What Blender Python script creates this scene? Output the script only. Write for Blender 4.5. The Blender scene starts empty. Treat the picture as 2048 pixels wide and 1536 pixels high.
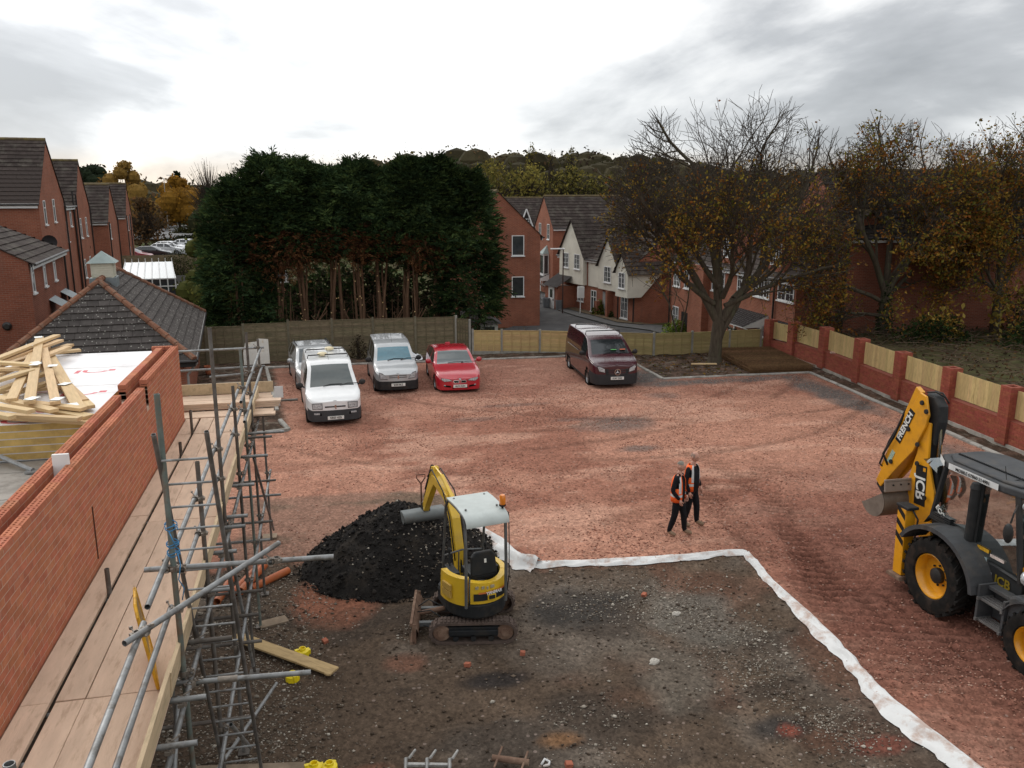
import bpy, math, random
import numpy as np
from mathutils import Vector, Matrix
rnd = random.Random(11); nrs = np.random.RandomState(5)
rad = math.radians; PI = math.pi
S = bpy.context.scene; COL = S.collection

# ---------------------------------------------------------------- camera, sky, sun, exposure
cd = bpy.data.cameras.new('camera'); cam = bpy.data.objects.new('camera', cd); COL.objects.link(cam)
cd.sensor_width = 36; cd.lens = 1670 / 2048 * 36; cd.clip_start = .05; cd.clip_end = 6000
EYE = Vector((0, 0, 7.5)); cam.location = EYE
cam.rotation_euler = (rad(90 - 12.9), 0, rad(-12.8)); S.camera = cam

SUN_EL, SUN_AZ = 34, -28            # degrees; azimuth from +Y, negative to the left
sd = bpy.data.lights.new('sun', 'SUN'); sun = bpy.data.objects.new('sun', sd); COL.objects.link(sun)
sd.energy = 0.9; sd.angle = rad(28); sd.color = (1, .96, .9)
sun.rotation_euler = (rad(90 - SUN_EL), 0, rad(180 - SUN_AZ))
S.view_settings.view_transform = 'Standard'; S.view_settings.look = 'None'
S.view_settings.exposure = 0.10; S.view_settings.gamma = 1; S.view_settings.use_curve_mapping = False

def N(nt, t, **kw):
    n = nt.nodes.new('ShaderNode' + t)
    for k, v in kw.items():
        if k.startswith('_'): setattr(n, k[1:], v); continue
        key = int(k[1:]) if k[0] == 'i' and k[1:].isdigit() else k.replace('__', ' ')
        s = n.inputs[key]
        if isinstance(v, bpy.types.NodeSocket): nt.links.new(v, s)
        else: s.default_value = v
    return n
def mth(nt, op, a, b=0., c=None, clamp=False):
    kw = dict(i0=a, i1=b)
    if c is not None: kw['i2'] = c
    n = N(nt, 'Math', _operation=op, **kw); n.use_clamp = clamp
    return n.outputs[0]
def mixc(nt, f, a, b, mode='MIX'):
    n = N(nt, 'MixRGB', _blend_type=mode, i0=f, i1=a if not isinstance(a, tuple) else (*a[:3], 1), i2=b if not isinstance(b, tuple) else (*b[:3], 1))
    return n.outputs[0]
def ramp(nt, f, stops, interp='LINEAR'):
    n = N(nt, 'ValToRGB', i0=f); r = n.color_ramp; r.interpolation = interp
    while len(r.elements) < len(stops): r.elements.new(.5)
    for e, (p, c) in zip(r.elements, stops):
        e.position = p; e.color = (*c, 1) if isinstance(c, tuple) else (c, c, c, 1)
    return n.outputs[0]

CLX, CLY = 5.3, 1.1
W = bpy.data.worlds.new('World'); S.world = W; W.use_nodes = True
nt = W.node_tree; nt.nodes.clear()
sky = N(nt, 'TexSky'); sky.sky_type = 'NISHITA'; sky.sun_disc = False
sky.sun_elevation = rad(SUN_EL); sky.sun_rotation = rad(SUN_AZ)
tc = N(nt, 'TexCoord'); dirv = tc.outputs['Generated']
sp = N(nt, 'SeparateXYZ', i0=dirv)
zc = mth(nt, 'MAXIMUM', sp.outputs[2], 0.0)
pv = N(nt, 'CombineXYZ', i0=mth(nt, 'ADD', sp.outputs[0], CLX), i1=mth(nt, 'ADD', sp.outputs[1], CLY), i2=mth(nt, 'MULTIPLY', zc, 2.6)).outputs[0]
n1 = N(nt, 'TexNoise', Vector=pv, Scale=2.1, Detail=8., Roughness=.52, Distortion=.5).outputs[0]
n2 = N(nt, 'TexNoise', Vector=pv, Scale=6.5, Detail=6., Roughness=.55, Distortion=.4).outputs[0]
nn = mth(nt, 'ADD', mth(nt, 'MULTIPLY', n1, .82), mth(nt, 'MULTIPLY', n2, .18))
cl = ramp(nt, nn, [(.37, (.44, .455, .475)), (.45, (.58, .595, .615)), (.515, (.86, .868, .875)), (.57, (1.08, 1.075, 1.06))])
el = ramp(nt, zc, [(0, .80), (.12, .88), (.35, 1.08), (1, 1.45)])     # overcast sky: brighter towards the zenith
# the sun behind the cloud brightens the part of the sky around it
sv = Vector((math.sin(rad(SUN_AZ)) * math.cos(rad(24)), math.cos(rad(SUN_AZ)) * math.cos(rad(24)), math.sin(rad(24))))
dt = N(nt, 'VectorMath', _operation='DOT_PRODUCT', i0=dirv, i1=sv).outputs['Value']
gl = N(nt, 'MapRange', Value=dt, i1=.55, i2=1., i3=0., i4=1.); gl.interpolation_type = 'SMOOTHSTEP'
glow = mth(nt, 'ADD', 1., mth(nt, 'MULTIPLY', gl.outputs[0], .45))
warm = ramp(nt, zc, [(0, (1.16, 1.02, .86)), (.025, (1.10, 1.0, .89)), (.05, (.96, .98, 1.0)), (.2, (1, 1, 1))])
c = mixc(nt, 1., cl, el, 'MULTIPLY'); c = mixc(nt, 1., c, warm, 'MULTIPLY'); c = mixc(nt, 1., c, glow, 'MULTIPLY')
c = mixc(nt, 1., c, (10.6, 10.6, 10.6), 'MULTIPLY')
c = mixc(nt, .93, sky.outputs[0], c)
bg = N(nt, 'Background', Color=c, Strength=.1)
nt.links.new(bg.outputs[0], N(nt, 'OutputWorld').inputs[0])

# ---------------------------------------------------------------- mesh and object helpers
class MB:
    def __init__(s): s.v = []; s.f = []; s.m = []; s.cur = 0
    def add(s, vs, fs, M=None):
        o = len(s.v)
        if M is not None: vs = [M @ Vector(v) for v in vs]
        s.v += [tuple(v) for v in vs]; s.f += [tuple(i + o for i in f) for f in fs]; s.m += [s.cur] * len(fs); return s
    def bx(s, x0, x1, y0, y1, z0, z1, M=None):
        return s.add([(x0, y0, z0), (x1, y0, z0), (x1, y1, z0), (x0, y1, z0), (x0, y0, z1), (x1, y0, z1), (x1, y1, z1), (x0, y1, z1)],
            [(0, 3, 2, 1), (4, 5, 6, 7), (0, 1, 5, 4), (1, 2, 6, 5), (2, 3, 7, 6), (3, 0, 4, 7)], M)
    def box(s, c, d, M=None):
        return s.bx(c[0]-d[0]/2, c[0]+d[0]/2, c[1]-d[1]/2, c[1]+d[1]/2, c[2]-d[2]/2, c[2]+d[2]/2, M)
    def tube(s, p0, p1, r0, r1=None, n=8, cap=True, M=None):
        return s.path([p0, p1], [r0, r0 if r1 is None else r1], n, cap, M)
    def path(s, pts, r, n=6, cap=True, M=None):
        pts = [Vector(p) for p in pts]; k = len(pts); r = r if isinstance(r, (list, tuple)) else [r] * k
        vs = []; up = None
        for i, p in enumerate(pts):
            d = (pts[min(i+1, k-1)] - pts[max(i-1, 0)]).normalized()
            if up is None: up = Vector((0, 0, 1)) if abs(d.z) < .95 else Vector((1, 0, 0))
            a = d.cross(up); a = a.normalized() if a.length > 1e-5 else Vector((1, 0, 0)); b = a.cross(d); up = b
            vs += [p + (a * math.cos(2*PI*j/n) + b * math.sin(2*PI*j/n)) * r[i] for j in range(n)]
        fs = [(i*n+j, i*n+(j+1) % n, (i+1)*n+(j+1) % n, (i+1)*n+j) for i in range(k-1) for j in range(n)]
        if cap: fs += [tuple(range(n-1, -1, -1)), tuple(range((k-1)*n, k*n))]
        return s.add(vs, fs, M)
    def ext(s, poly, vec, M=None):
        n = len(poly); v = Vector(vec); a = [Vector(p) for p in poly]
        return s.add(a + [p + v for p in a], [tuple(range(n-1, -1, -1)), tuple(range(n, 2*n))] + [(i, (i+1) % n, n+(i+1) % n, n+i) for i in range(n)], M)
    def lathe(s, prof, n=16, M=None, a0=0., a1=2*PI, capends=False):
        full = abs(a1-a0) > 6.28; m = n if full else n+1
        vs = [(r*math.cos(a0+(a1-a0)*j/n), r*math.sin(a0+(a1-a0)*j/n), z) for r, z in prof for j in range(m)]
        fs = [(i*m+j, i*m+(j+1) % m, (i+1)*m+(j+1) % m, (i+1)*m+j) for i in range(len(prof)-1) for j in range(n)]
        return s.add(vs, fs, M)
    def grid(s, P, M=None):
        h, w = len(P), len(P[0])
        return s.add([p for r in P for p in r], [(i*w+j, i*w+j+1, (i+1)*w+j+1, (i+1)*w+j) for i in range(h-1) for j in range(w-1)], M)
    def ball(s, c, r, nu=12, nv=8, M=None):
        r = (r, r, r) if not hasattr(r, '__len__') else r
        P = [[(c[0]+r[0]*math.sin(PI*i/nv)*math.cos(2*PI*j/nu), c[1]+r[1]*math.sin(PI*i/nv)*math.sin(2*PI*j/nu), c[2]-r[2]*math.cos(PI*i/nv)) for j in range(nu+1)] for i in range(nv+1)]
        return s.grid(P, M)
    def build(s, name, mats, parent=None, smooth=False, bev=0, loc=None, recalc=True, weld=False):
        me = bpy.data.meshes.new(name); me.from_pydata(s.v, [], s.f)
        mats = mats if isinstance(mats, (list, tuple)) else [mats]
        for m in mats: me.materials.append(m)
        if len(mats) > 1: me.polygons.foreach_set('material_index', s.m)
        if recalc or weld:
            b = bmesh.new(); b.from_mesh(me)
            if weld: bmesh.ops.remove_doubles(b, verts=b.verts, dist=1e-4)
            bmesh.ops.recalc_face_normals(b, faces=b.faces); b.to_mesh(me); b.free()
        if smooth:
            me.polygons.foreach_set('use_smooth', [True] * len(me.polygons))
            if smooth is not True: me.set_sharp_from_angle(angle=rad(smooth))
        o = mk(name, me, parent, loc)
        if bev:
            md = o.modifiers.new('edge', 'BEVEL'); md.width = bev; md.segments = 2; md.limit_method = 'ANGLE'; md.angle_limit = rad(40)
        return o
import bmesh
def mk(name, me, parent=None, loc=None, mat=None):
    o = bpy.data.objects.new(name, me); COL.objects.link(o)
    if parent is not None: o.parent = parent
    if loc is not None: o.location = loc
    if mat is not None: o.matrix_local = mat
    return o
def tag(o, label=None, cat=None, group=None, kind=None):
    for k, v in (('label', label), ('category', cat), ('group', group), ('kind', kind)):
        if v: o[k] = v
    return o
def thing(name, label, cat, loc=(0, 0, 0), rz=0., group=None):
    o = bpy.data.objects.new(name, None); COL.objects.link(o); o.location = loc; o.rotation_euler = (0, 0, rad(rz)); o.empty_display_size = .2
    return tag(o, label, cat, group)
def numesh(name, V, F, mats, parent=None, smooth=False, loc=None, col=None, kind=None):
    """fast mesh from numpy arrays: V (n,3), F (m,k)"""
    me = bpy.data.meshes.new(name); k = F.shape[1]
    me.vertices.add(len(V)); me.vertices.foreach_set('co', V.astype(np.float32).ravel())
    me.loops.add(F.size); me.loops.foreach_set('vertex_index', F.astype(np.int32).ravel())
    me.polygons.add(len(F)); me.polygons.foreach_set('loop_start', np.arange(0, F.size, k, dtype=np.int32))
    if smooth: me.polygons.foreach_set('use_smooth', np.ones(len(F), bool))
    for m in (mats if isinstance(mats, (list, tuple)) else [mats]): me.materials.append(m)
    me.update(calc_edges=True)
    if col is not None:
        for nm, arr in col.items():
            if arr.ndim == 1: me.attributes.new(nm, 'FLOAT', 'POINT').data.foreach_set('value', arr.astype(np.float32))
            else: me.attributes.new(nm, 'FLOAT_COLOR', 'POINT').data.foreach_set('color', np.c_[arr, np.ones(len(arr))].astype(np.float32).ravel())
    o = mk(name, me, parent, loc)
    if kind: o['kind'] = kind
    return o
def copy_tree(o, parent=None):
    c = o.copy(); COL.objects.link(c)
    if parent is not None: c.parent = parent; c.matrix_parent_inverse = o.matrix_parent_inverse
    for ch in list(o.children): copy_tree(ch, c)
    return c
def T(x=0, y=0, z=0): return Matrix.Translation((x, y, z))
def RX(a): return Matrix.Rotation(rad(a), 4, 'X')
def RY(a): return Matrix.Rotation(rad(a), 4, 'Y')
def RZ(a): return Matrix.Rotation(rad(a), 4, 'Z')
def basis(o, x, y, z):
    return Matrix(((x[0], y[0], z[0], o[0]), (x[1], y[1], z[1], o[1]), (x[2], y[2], z[2], o[2]), (0, 0, 0, 1)))
def text(body, size, mat, M, parent, name='lettering', bold=.0, sx=1., ext=.002):
    c = bpy.data.curves.new(name, 'FONT'); c.body = body; c.size = size; c.align_x = 'CENTER'; c.align_y = 'CENTER'; c.extrude = ext; c.offset = bold
    t_ = bpy.data.objects.new(name, c); me = bpy.data.meshes.new_from_object(t_); bpy.data.objects.remove(t_); me.materials.clear(); me.materials.append(mat)
    return mk(name, me, parent, mat=M @ Matrix.Diagonal((sx, 1, 1, 1)))

# ---------------------------------------------------------------- materials
MATS = {}
def mat(name, col, rough=.6, metal=0., var=.12, scale=6., bump=0., bscale=40., orand=0., irand=0., dirt=None, dscale=3., coat=0., stretch=None, spec=.5, hue=0., emit=0., dthr=.5, trans=0.):
    if name in MATS: return MATS[name]
    m = bpy.data.materials.new(name); m.use_nodes = True; t = m.node_tree; b = t.nodes['Principled BSDF']; MATS[name] = m
    co = N(t, 'TexCoord').outputs['Object']
    if orand:
        oi = N(t, 'ObjectInfo').outputs['Random']
        co = N(t, 'VectorMath', _operation='ADD', i0=co, i1=N(t, 'CombineXYZ', i0=mth(t, 'MULTIPLY', oi, 37.), i1=mth(t, 'MULTIPLY', oi, 91.)).outputs[0]).outputs[0]
    if stretch: co = N(t, 'VectorMath', _operation='MULTIPLY', i0=co, i1=stretch).outputs[0]
    ns = N(t, 'TexNoise', Vector=co, Scale=scale, Detail=5., Roughness=.6).outputs[0]
    f = N(t, 'MapRange', Value=ns, i1=.3, i2=.7, i3=1-var, i4=1+var).outputs[0]
    if orand: f = mth(t, 'MULTIPLY', f, N(t, 'MapRange', Value=oi, i3=1-orand, i4=1+orand).outputs[0])
    if irand:
        ri = N(t, 'NewGeometry').outputs['Random Per Island']
        f = mth(t, 'MULTIPLY', f, N(t, 'MapRange', Value=ri, i3=1-irand, i4=1+irand).outputs[0])
    c = mixc(t, 1., col, f, 'MULTIPLY')
    if hue:
        src = oi if orand else (N(t, 'NewGeometry').outputs['Random Per Island'] if irand else ns)
        wn = N(t, 'TexWhiteNoise', _noise_dimensions='1D', W=src).outputs[0]
        c = N(t, 'HueSaturation', Hue=N(t, 'MapRange', Value=wn, i3=.5-hue, i4=.5+hue).outputs[0], Color=c).outputs[0]
    if dirt:
        dn = N(t, 'TexNoise', Vector=co, Scale=dscale, Detail=6., Roughness=.65).outputs[0]
        c = mixc(t, N(t, 'MapRange', Value=dn, i1=dthr, i2=dthr+.14, i3=0., i4=dirt[3] if len(dirt) > 3 else .8).outputs[0], c, dirt[:3])
    t.links.new(c, b.inputs['Base Color'])
    b.inputs['Roughness'].default_value = rough; b.inputs['Metallic'].default_value = metal
    b.inputs['Coat Weight'].default_value = coat; b.inputs['Specular IOR Level'].default_value = spec if spec != .5 else (.10 if rough >= .8 else .28 if rough >= .5 else .5)
    if trans: b.inputs['Transmission Weight'].default_value = trans
    if bump:
        bn = N(t, 'TexNoise', Vector=co, Scale=bscale, Detail=4.).outputs[0]
        t.links.new(N(t, 'Bump', Strength=bump, Distance=.02, Height=bn).outputs[0], b.inputs['Normal'])
    if emit: t.links.new(c, b.inputs['Emission Color']); b.inputs['Emission Strength'].default_value = emit
    return m
def brickmat(name, c1, c2, mortar=(.42, .36, .31), bw=.225, bh=.075, spot=.3):
    """bricks too far off to tell apart: brick pattern on object coordinates"""
    m = bpy.data.materials.new(name); m.use_nodes = True; t = m.node_tree; b = t.nodes['Principled BSDF']
    s = N(t, 'SeparateXYZ', i0=N(t, 'TexCoord').outputs['Object'])
    v = N(t, 'CombineXYZ', i0=mth(t, 'ADD', s.outputs[0], s.outputs[1]), i1=s.outputs[2]).outputs[0]
    br = N(t, 'TexBrick', Vector=v, Color1=(*c1, 1), Color2=(*c2, 1), Mortar=(*mortar, 1), Scale=1., Mortar__Size=.006, Bias=-.1, Brick__Width=bw, Row__Height=bh)
    big = N(t, 'TexNoise', Vector=v, Scale=.8, Detail=5.).outputs[0]
    c = mixc(t, 1., br.outputs[0], N(t, 'MapRange', Value=big, i1=.3, i2=.7, i3=1-spot*.5, i4=1+spot*.4).outputs[0], 'MULTIPLY')
    st = N(t, 'TexNoise', Vector=N(t, 'VectorMath', _operation='MULTIPLY', i0=v, i1=(2.5, .35, 1)).outputs[0], Scale=1., Detail=4.).outputs[0]
    c = mixc(t, N(t, 'MapRange', Value=st, i1=.58, i2=.75, i3=0., i4=.35).outputs[0], c, (.16, .10, .08))
    t.links.new(c, b.inputs['Base Color']); b.inputs['Roughness'].default_value = .9; b.inputs['Specular IOR Level'].default_value = .1
    t.links.new(N(t, 'Bump', Strength=.5, Distance=.01, Height=br.outputs[1]).outputs[0], b.inputs['Normal'])
    MATS[name] = m; return m
# ---------------------------------------------------------------- ground
def vnoise(x, y, sc, seed=0, oct=4, rough=.5):
    x = np.asarray(x, float) / sc; y = np.asarray(y, float) / sc; out = 0; amp = 1; tot = 0
    rs = np.random.RandomState(seed); L = rs.rand(256, 256)
    for o in range(oct):
        xi = np.floor(x).astype(int); yi = np.floor(y).astype(int); fx = x-xi; fy = y-yi
        fx = fx*fx*(3-2*fx); fy = fy*fy*(3-2*fy)
        g = lambda a, b: L[(xi+a) % 256, (yi+b) % 256]
        out = out + amp*((g(0,0)*(1-fx)+g(1,0)*fx)*(1-fy)+(g(0,1)*(1-fx)+g(1,1)*fx)*fy); tot += amp
        amp *= rough; x = x*2+17.3; y = y*2+9.1
    return out/tot
def sst(a, b, t): t = np.clip((t-a)/(b-a), 0, 1); return t*t*(3-2*t)
def inpoly(x, y, P):
    r = np.zeros(np.shape(x), bool)
    for (x0, y0), (x1, y1) in zip(P, P[1:]+P[:1]):
        c = (y0 > y) != (y1 > y)
        r ^= c & (x < (x1-x0)*(y-y0)/((y1-y0) if y1 != y0 else 1e-9)+x0)
    return r
def terr(x, y):
    x = np.asarray(x, float); y = np.asarray(y, float)
    h = -.25 + 0*x
    est = sst(40.5, 46, y)*sst(-6, 4, x)
    h = h*(1-est) + -1.5*est
    wood = sst(21.2, 22.2, x)*(1-sst(33, 44, y))
    h = h*(1-wood) + (.75+.4*vnoise(x, y, 3, 3))*wood
    az = x/np.maximum(y, 1)
    hill = 13*sst(95, 330, y)*sst(-.12, .12, az)*(1-.5*sst(.36, .55, az)) + 5*sst(300, 900, y) + 22*sst(900, 2200, y)*(1-sst(-.2, .1, az))*sst(-.5, -.3, az)
    return h + hill*(.85+.3*vnoise(x, y, 90, 8)) + (vnoise(x, y, 6, 5)-.5)*.12*sst(41, 50, y)
def sp_axis(lo, hi, n, c, k):
    t = np.linspace(-1, 1, n); s = np.sinh(k*t)/np.sinh(k); return np.where(s < 0, c+(c-lo)*s, c+(hi-c)*s)
gx_, gy_ = sp_axis(-1700, 1700, 190, 8, 5.2), sp_axis(-60, 3200, 200, 30, 5.2)
X, Y = np.meshgrid(gx_, gy_); Z = terr(X, Y)
Z = np.where((X > -9.5) & (X < 21.0) & (Y > 2.5) & (Y < 40.0), -.6, Z)
nx = len(gx_); idx = np.arange(nx*len(gy_)).reshape(len(gy_), nx)
F4 = lambda I: np.stack([I[:-1, :-1], I[:-1, 1:], I[1:, 1:], I[1:, :-1]], -1).reshape(-1, 4)
m = bpy.data.materials.new('rough_ground'); m.use_nodes = True; t = m.node_tree; b = t.nodes['Principled BSDF']
co = N(t, 'TexCoord').outputs['Object']
a = N(t, 'TexNoise', Vector=co, Scale=.12, Detail=8., Roughness=.65).outputs[0]; a2 = N(t, 'TexNoise', Vector=co, Scale=2.2, Detail=6.).outputs[0]
c = ramp(t, a, [(.36, (.055, .042, .026)), (.48, (.075, .068, .032)), (.6, (.06, .075, .028))])
c = mixc(t, 1., c, N(t, 'MapRange', Value=a2, i1=.3, i2=.7, i3=.6, i4=1.35).outputs[0], 'MULTIPLY')
t.links.new(c, b.inputs['Base Color']); b.inputs['Roughness'].default_value = 1.; b.inputs['Specular IOR Level'].default_value = .05
tag(numesh('ground', np.stack([X, Y, Z], -1).reshape(-1, 3), F4(idx), m, smooth=True), kind='structure')

# the levelled building yard: red hardcore, dug dark soil in front, leafy bed strips along the fences
MEMB = [(3.35, 17.23), (3.45, 15.86), (3.77, 15.37), (4.79, 15.23), (5.82, 15.07), (6.91, 15.02), (7.8, 15.0), (8.52, 14.92), (8.28, 13.59), (8.25, 12.47), (8.14, 11.34), (8.08, 10.71), (7.95, 9.76), (7.93, 8.96), (8.0, 8.1), (8.0, 6.5)]
SOIL = [(-10, 3), (-10, 16.2), (-.6, 16.6), (1.2, 17.4), (3.3, 17.3)] + MEMB[1:] + [(8, 3)]
st = .07; gx_, gy_ = np.arange(-9.6, 21.15, st), np.arange(2.4, 40.3, st)
X, Y = np.meshgrid(gx_, gy_)
wx = X+(vnoise(X, Y, 1.1, 21)-.5)*.5; wy = Y+(vnoise(X, Y, 1.1, 22)-.5)*.5
soil = inpoly(np.where(X > 3, X, wx), np.where(X > 3, Y, wy), SOIL).astype(float)
def blur(A, n):
    for _ in range(n): A = (A+np.roll(A, 1, 0)+np.roll(A, -1, 0)+np.roll(A, 1, 1)+np.roll(A, -1, 1))/5
    return A
soil = blur(soil, 4)
bed = np.clip(inpoly(wx, wy, [(-10, 37.1), (-10, 41), (22, 41), (22, 31.1), (13.35, 31.1), (13.4, 36.6)]).astype(float)
      + inpoly(X, Y, [(-10, 16.5), (-10, 41), (-2.6, 41), (-1.3, 26.6), (-3.0, 26.5), (-3, 21)])
      + inpoly(X, Y, [(20.0, 32), (19.2, 22), (17.9, 8), (22, 8), (22, 32)]), 0, 1); bed = blur(bed, 4)
comp = blur(inpoly(wx, wy, [(-2.2, 16.2), (-2.2, 20.6), (1.0, 20.4), (3.0, 19.6), (3.6, 18.0), (2, 15.5)]).astype(float), 3)*(1-soil)
nA, nB, nC = vnoise(X, Y, 3.2, 1, 5, .6), vnoise(X*.35, Y, .9, 2, 5, .6), vnoise(X, Y, .35, 3, 4, .6)
lerp = lambda A, B, t: A*(1-t[..., None])+np.array(B)*t[..., None]
col = np.zeros(X.shape+(3,))+np.array((.355, .178, .122))
col = lerp(col, (.255, .115, .078), sst(.42, .62, nA)); col = lerp(col, (.43, .245, .175), sst(.5, .7, nB)*.7)
wet = sst(6.5, 10.5, X+(nA-.5)*5)*sst(21, 15, Y+(nA-.5)*6); col = lerp(col, (.15, .062, .045), wet*(.55+.5*nB))
col = lerp(col, (.30, .155, .115), sst(25, 33, Y)*.45)
col = lerp(col, (.19, .115, .085), comp*(.6+.4*nA)); col = lerp(col, (.115, .085, .06), comp*sst(.45, .65, nB)*.8)
def blob(x, y, rx, ry, k=1., sd=0): d = ((X-x)/rx)**2+((Y-y)/ry)**2; return np.clip(1.25-d+(vnoise(X, Y, .6, 40+sd)-.5)*1.3, 0, 1)*k
for i, (x, y, rx, ry, k) in enumerate([(9.2, 25.2, 1.5, 1.0, .75), (9.0, 22.4, .8, .35, .7), (12.6, 31.6, 1.5, 1.6, .95), (15.9, 30.3, 3.6, .55, .9), (18.6, 27.5, .9, 3.6, .9), (17.6, 18.5, 1., 4.5, .7), (12.3, 28.5, .7, .5, .5), (6.5, 28.3, 1.5, .25, .45), (4.8, 26.7, 1, .3, .4), (7.9, 26., .8, .25, .45)]):
    col = lerp(col, (.105, .095, .088), blob(x, y, rx, ry, k, i))
sc_ = np.zeros(X.shape+(3,))+np.array((.082, .058, .041))
sc_ = lerp(sc_, (.125, .102, .082), sst(.45, .65, nA)*.85); sc_ = lerp(sc_, (.045, .035, .028), sst(.5, .68, nB)*.7); sc_ = lerp(sc_, (.10, .052, .034), sst(.56, .72, vnoise(X, Y, 2.3, 9, 4))*.8)
for i, (x, y, rx, ry, cc) in enumerate([(-.1, 14.9, .85, 1.1, (.20, .082, .05)), (2.35, 11.6, .6, .28, (.022, .02, .02)), (6.1, 9.5, .5, .3, (.025, .023, .022)), (2.95, 9.9, .35, .22, (.16, .085, .042)), (.2, 9.7, .5, .3, (.17, .07, .045)), (1.0, 12.4, .4, .3, (.15, .075, .05)), (7.3, 8.8, .5, .2, (.14, .05, .035)), (6.2, 9.4, .2, .15, (.2, .06, .04)), (4.4, 13.5, 1.2, .8, (.032, .03, .028)), (6.3, 12.8, .9, 1.2, (.11, .098, .082)), (5.2, 11.2, .7, 1.2, (.105, .09, .072))]):
    sc_ = lerp(sc_, cc, blob(x, y, rx, ry, .85, 20+i))
edge = sst(.18, 1, soil+(nC-.5)*.9*(soil > .02)*(soil < .98)); col = lerp(col, 0, edge)+sc_*edge[..., None]
bc = np.zeros(X.shape+(3,))+np.array((.055, .037, .026)); bc = lerp(bc, (.10, .062, .045), sst(.45, .65, nC)); bc = lerp(bc, (.14, .115, .09), sst(.62, .75, vnoise(X, Y, .25, 13, 3)))
col = lerp(col, 0, bed)+bc*bed[..., None]
col *= (.82+.36*nC)[..., None]
# relief: ruts, wheel and track marks, a step of hardcore above the soil
Z = .05*(nA-.5)+.045*(nB-.5)+.03*(nC-.5)
Z += (1-soil)*(1-bed)*.07*sst(3, 2.5, np.abs(X-3)*0)
lug = np.sin((X*.35+Y*.94)*2*PI/.26)*.5+.5
for (x0, y0, x1, y1) in [(8.9, 8., 9.6, 14.5), (10.2, 7.5, 10.4, 12.5), (8.8, 14.8, 9.4, 19), (6.4, 17.2, 10.5, 18.6), (10.9, 15, 10.6, 21), (8.4, 10, 9.0, 13.5), (9.7, 8, 10.0, 16.), (7.0, 18.6, 12, 19.6), (9.2, 13, 10.6, 17.5)]:
    dx, dy = x1-x0, y1-y0; L2 = dx*dx+dy*dy; tt = np.clip(((X-x0)*dx+(Y-y0)*dy)/L2, 0, 1); d = np.hypot(X-x0-tt*dx, Y-y0-tt*dy)
    k = sst(.42, .25, d)*(1-soil); Z -= k*.05*(.4+lug); col *= (1-k*.30*lug)[..., None]
for (cx, cy, r) in [(9.5, 34, 12.5), (9.5, 34, 14.1), (3, 44, 19.5), (3, 44, 21.2), (14, 40, 15.)]:
    d = np.abs(np.hypot(X-cx, Y-cy)-r); k = sst(.22, .08, d)*(1-soil)*(1-bed)*sst(19, 22, Y)*sst(.38, .55, vnoise(X, Y, 2.6, 31)); Z -= k*.02; col *= (1-k*.26)[..., None]
for (cx, cy, r) in [(12, 9, 6.2), (12, 9, 7.5), (-2, 5, 6.), (-2, 5, 7.3)]:
    d = np.abs(np.hypot(X-cx, Y-cy)-r); k = sst(.3, .1, d)*soil*sst(.4, .55, vnoise(X, Y, 2., 33)); Z -= k*.03; col *= (1+k*.25)[..., None]
Z += bed*(.02+.10*vnoise(X, Y, .5, 17, 3)) - .2*sst(37.5, 39.5, Y)
Z += blur(((soil > .02)*(soil < .98)).astype(float), 4)*.03
edgeX = np.minimum(np.minimum(X+9.6, 21.1-X), np.minimum(Y-2.4, 40.25-Y)); Z = np.where(edgeX < .12, -.55, Z)
idx = np.arange(X.size).reshape(X.shape)
m = bpy.data.materials.new('yard_surface'); m.use_nodes = True; t = m.node_tree; b = t.nodes['Principled BSDF']
co = N(t, 'TexCoord').outputs['Object']; vc = N(t, 'VertexColor', _layer_name='col').outputs[0]
v1 = N(t, 'TexVoronoi', Vector=co, Scale=26.); v2 = N(t, 'TexVoronoi', Vector=co, Scale=11.)
f1 = N(t, 'TexNoise', Vector=co, Scale=9., Detail=8., Roughness=.7).outputs[0]
bw1 = N(t, 'RGBToBW', i0=v1.outputs['Color']).outputs[0]
f = mth(t, 'MULTIPLY', N(t, 'MapRange', Value=bw1, i3=.66, i4=1.36).outputs[0], N(t, 'MapRange', Value=f1, i1=.28, i2=.72, i3=.62, i4=1.38).outputs[0])
c = mixc(t, 1., vc, f, 'MULTIPLY')
pale = N(t, 'MapRange', Value=N(t, 'RGBToBW', i0=v2.outputs['Color']).outputs[0], i1=.80, i2=.84, i3=0., i4=.3).outputs[0]
c = mixc(t, mth(t, 'MULTIPLY', pale, N(t, 'MapRange', Value=v2.outputs['Distance'], i1=.25, i2=.35, i3=1., i4=0.).outputs[0]), c, (.46, .36, .31))
t.links.new(c, b.inputs['Base Color']); b.inputs['Roughness'].default_value = .95; b.inputs['Specular IOR Level'].default_value = .08
h = mth(t, 'ADD', mth(t, 'MULTIPLY', v1.outputs['Distance'], -.3), f1)
t.links.new(N(t, 'Bump', Strength=.6, Distance=.03, Height=h).outputs[0], b.inputs['Normal'])
tag(numesh('yard_ground', np.stack([X, Y, Z], -1).reshape(-1, 3), F4(idx), m, smooth=True, col={'col': col.reshape(-1, 3)}), kind='structure')
def yz(x, y):
    i = np.clip(((np.asarray(y)-2.4)/st).round().astype(int), 0, X.shape[0]-1); j = np.clip(((np.asarray(x)+9.6)/st).round().astype(int), 0, X.shape[1]-1); return Z[i, j]
def ymask(A, x, y):
    i = np.clip(((y-2.4)/st).round().astype(int), 0, X.shape[0]-1); j = np.clip(((x+9.6)/st).round().astype(int), 0, X.shape[1]-1); return A[i, j]

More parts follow.
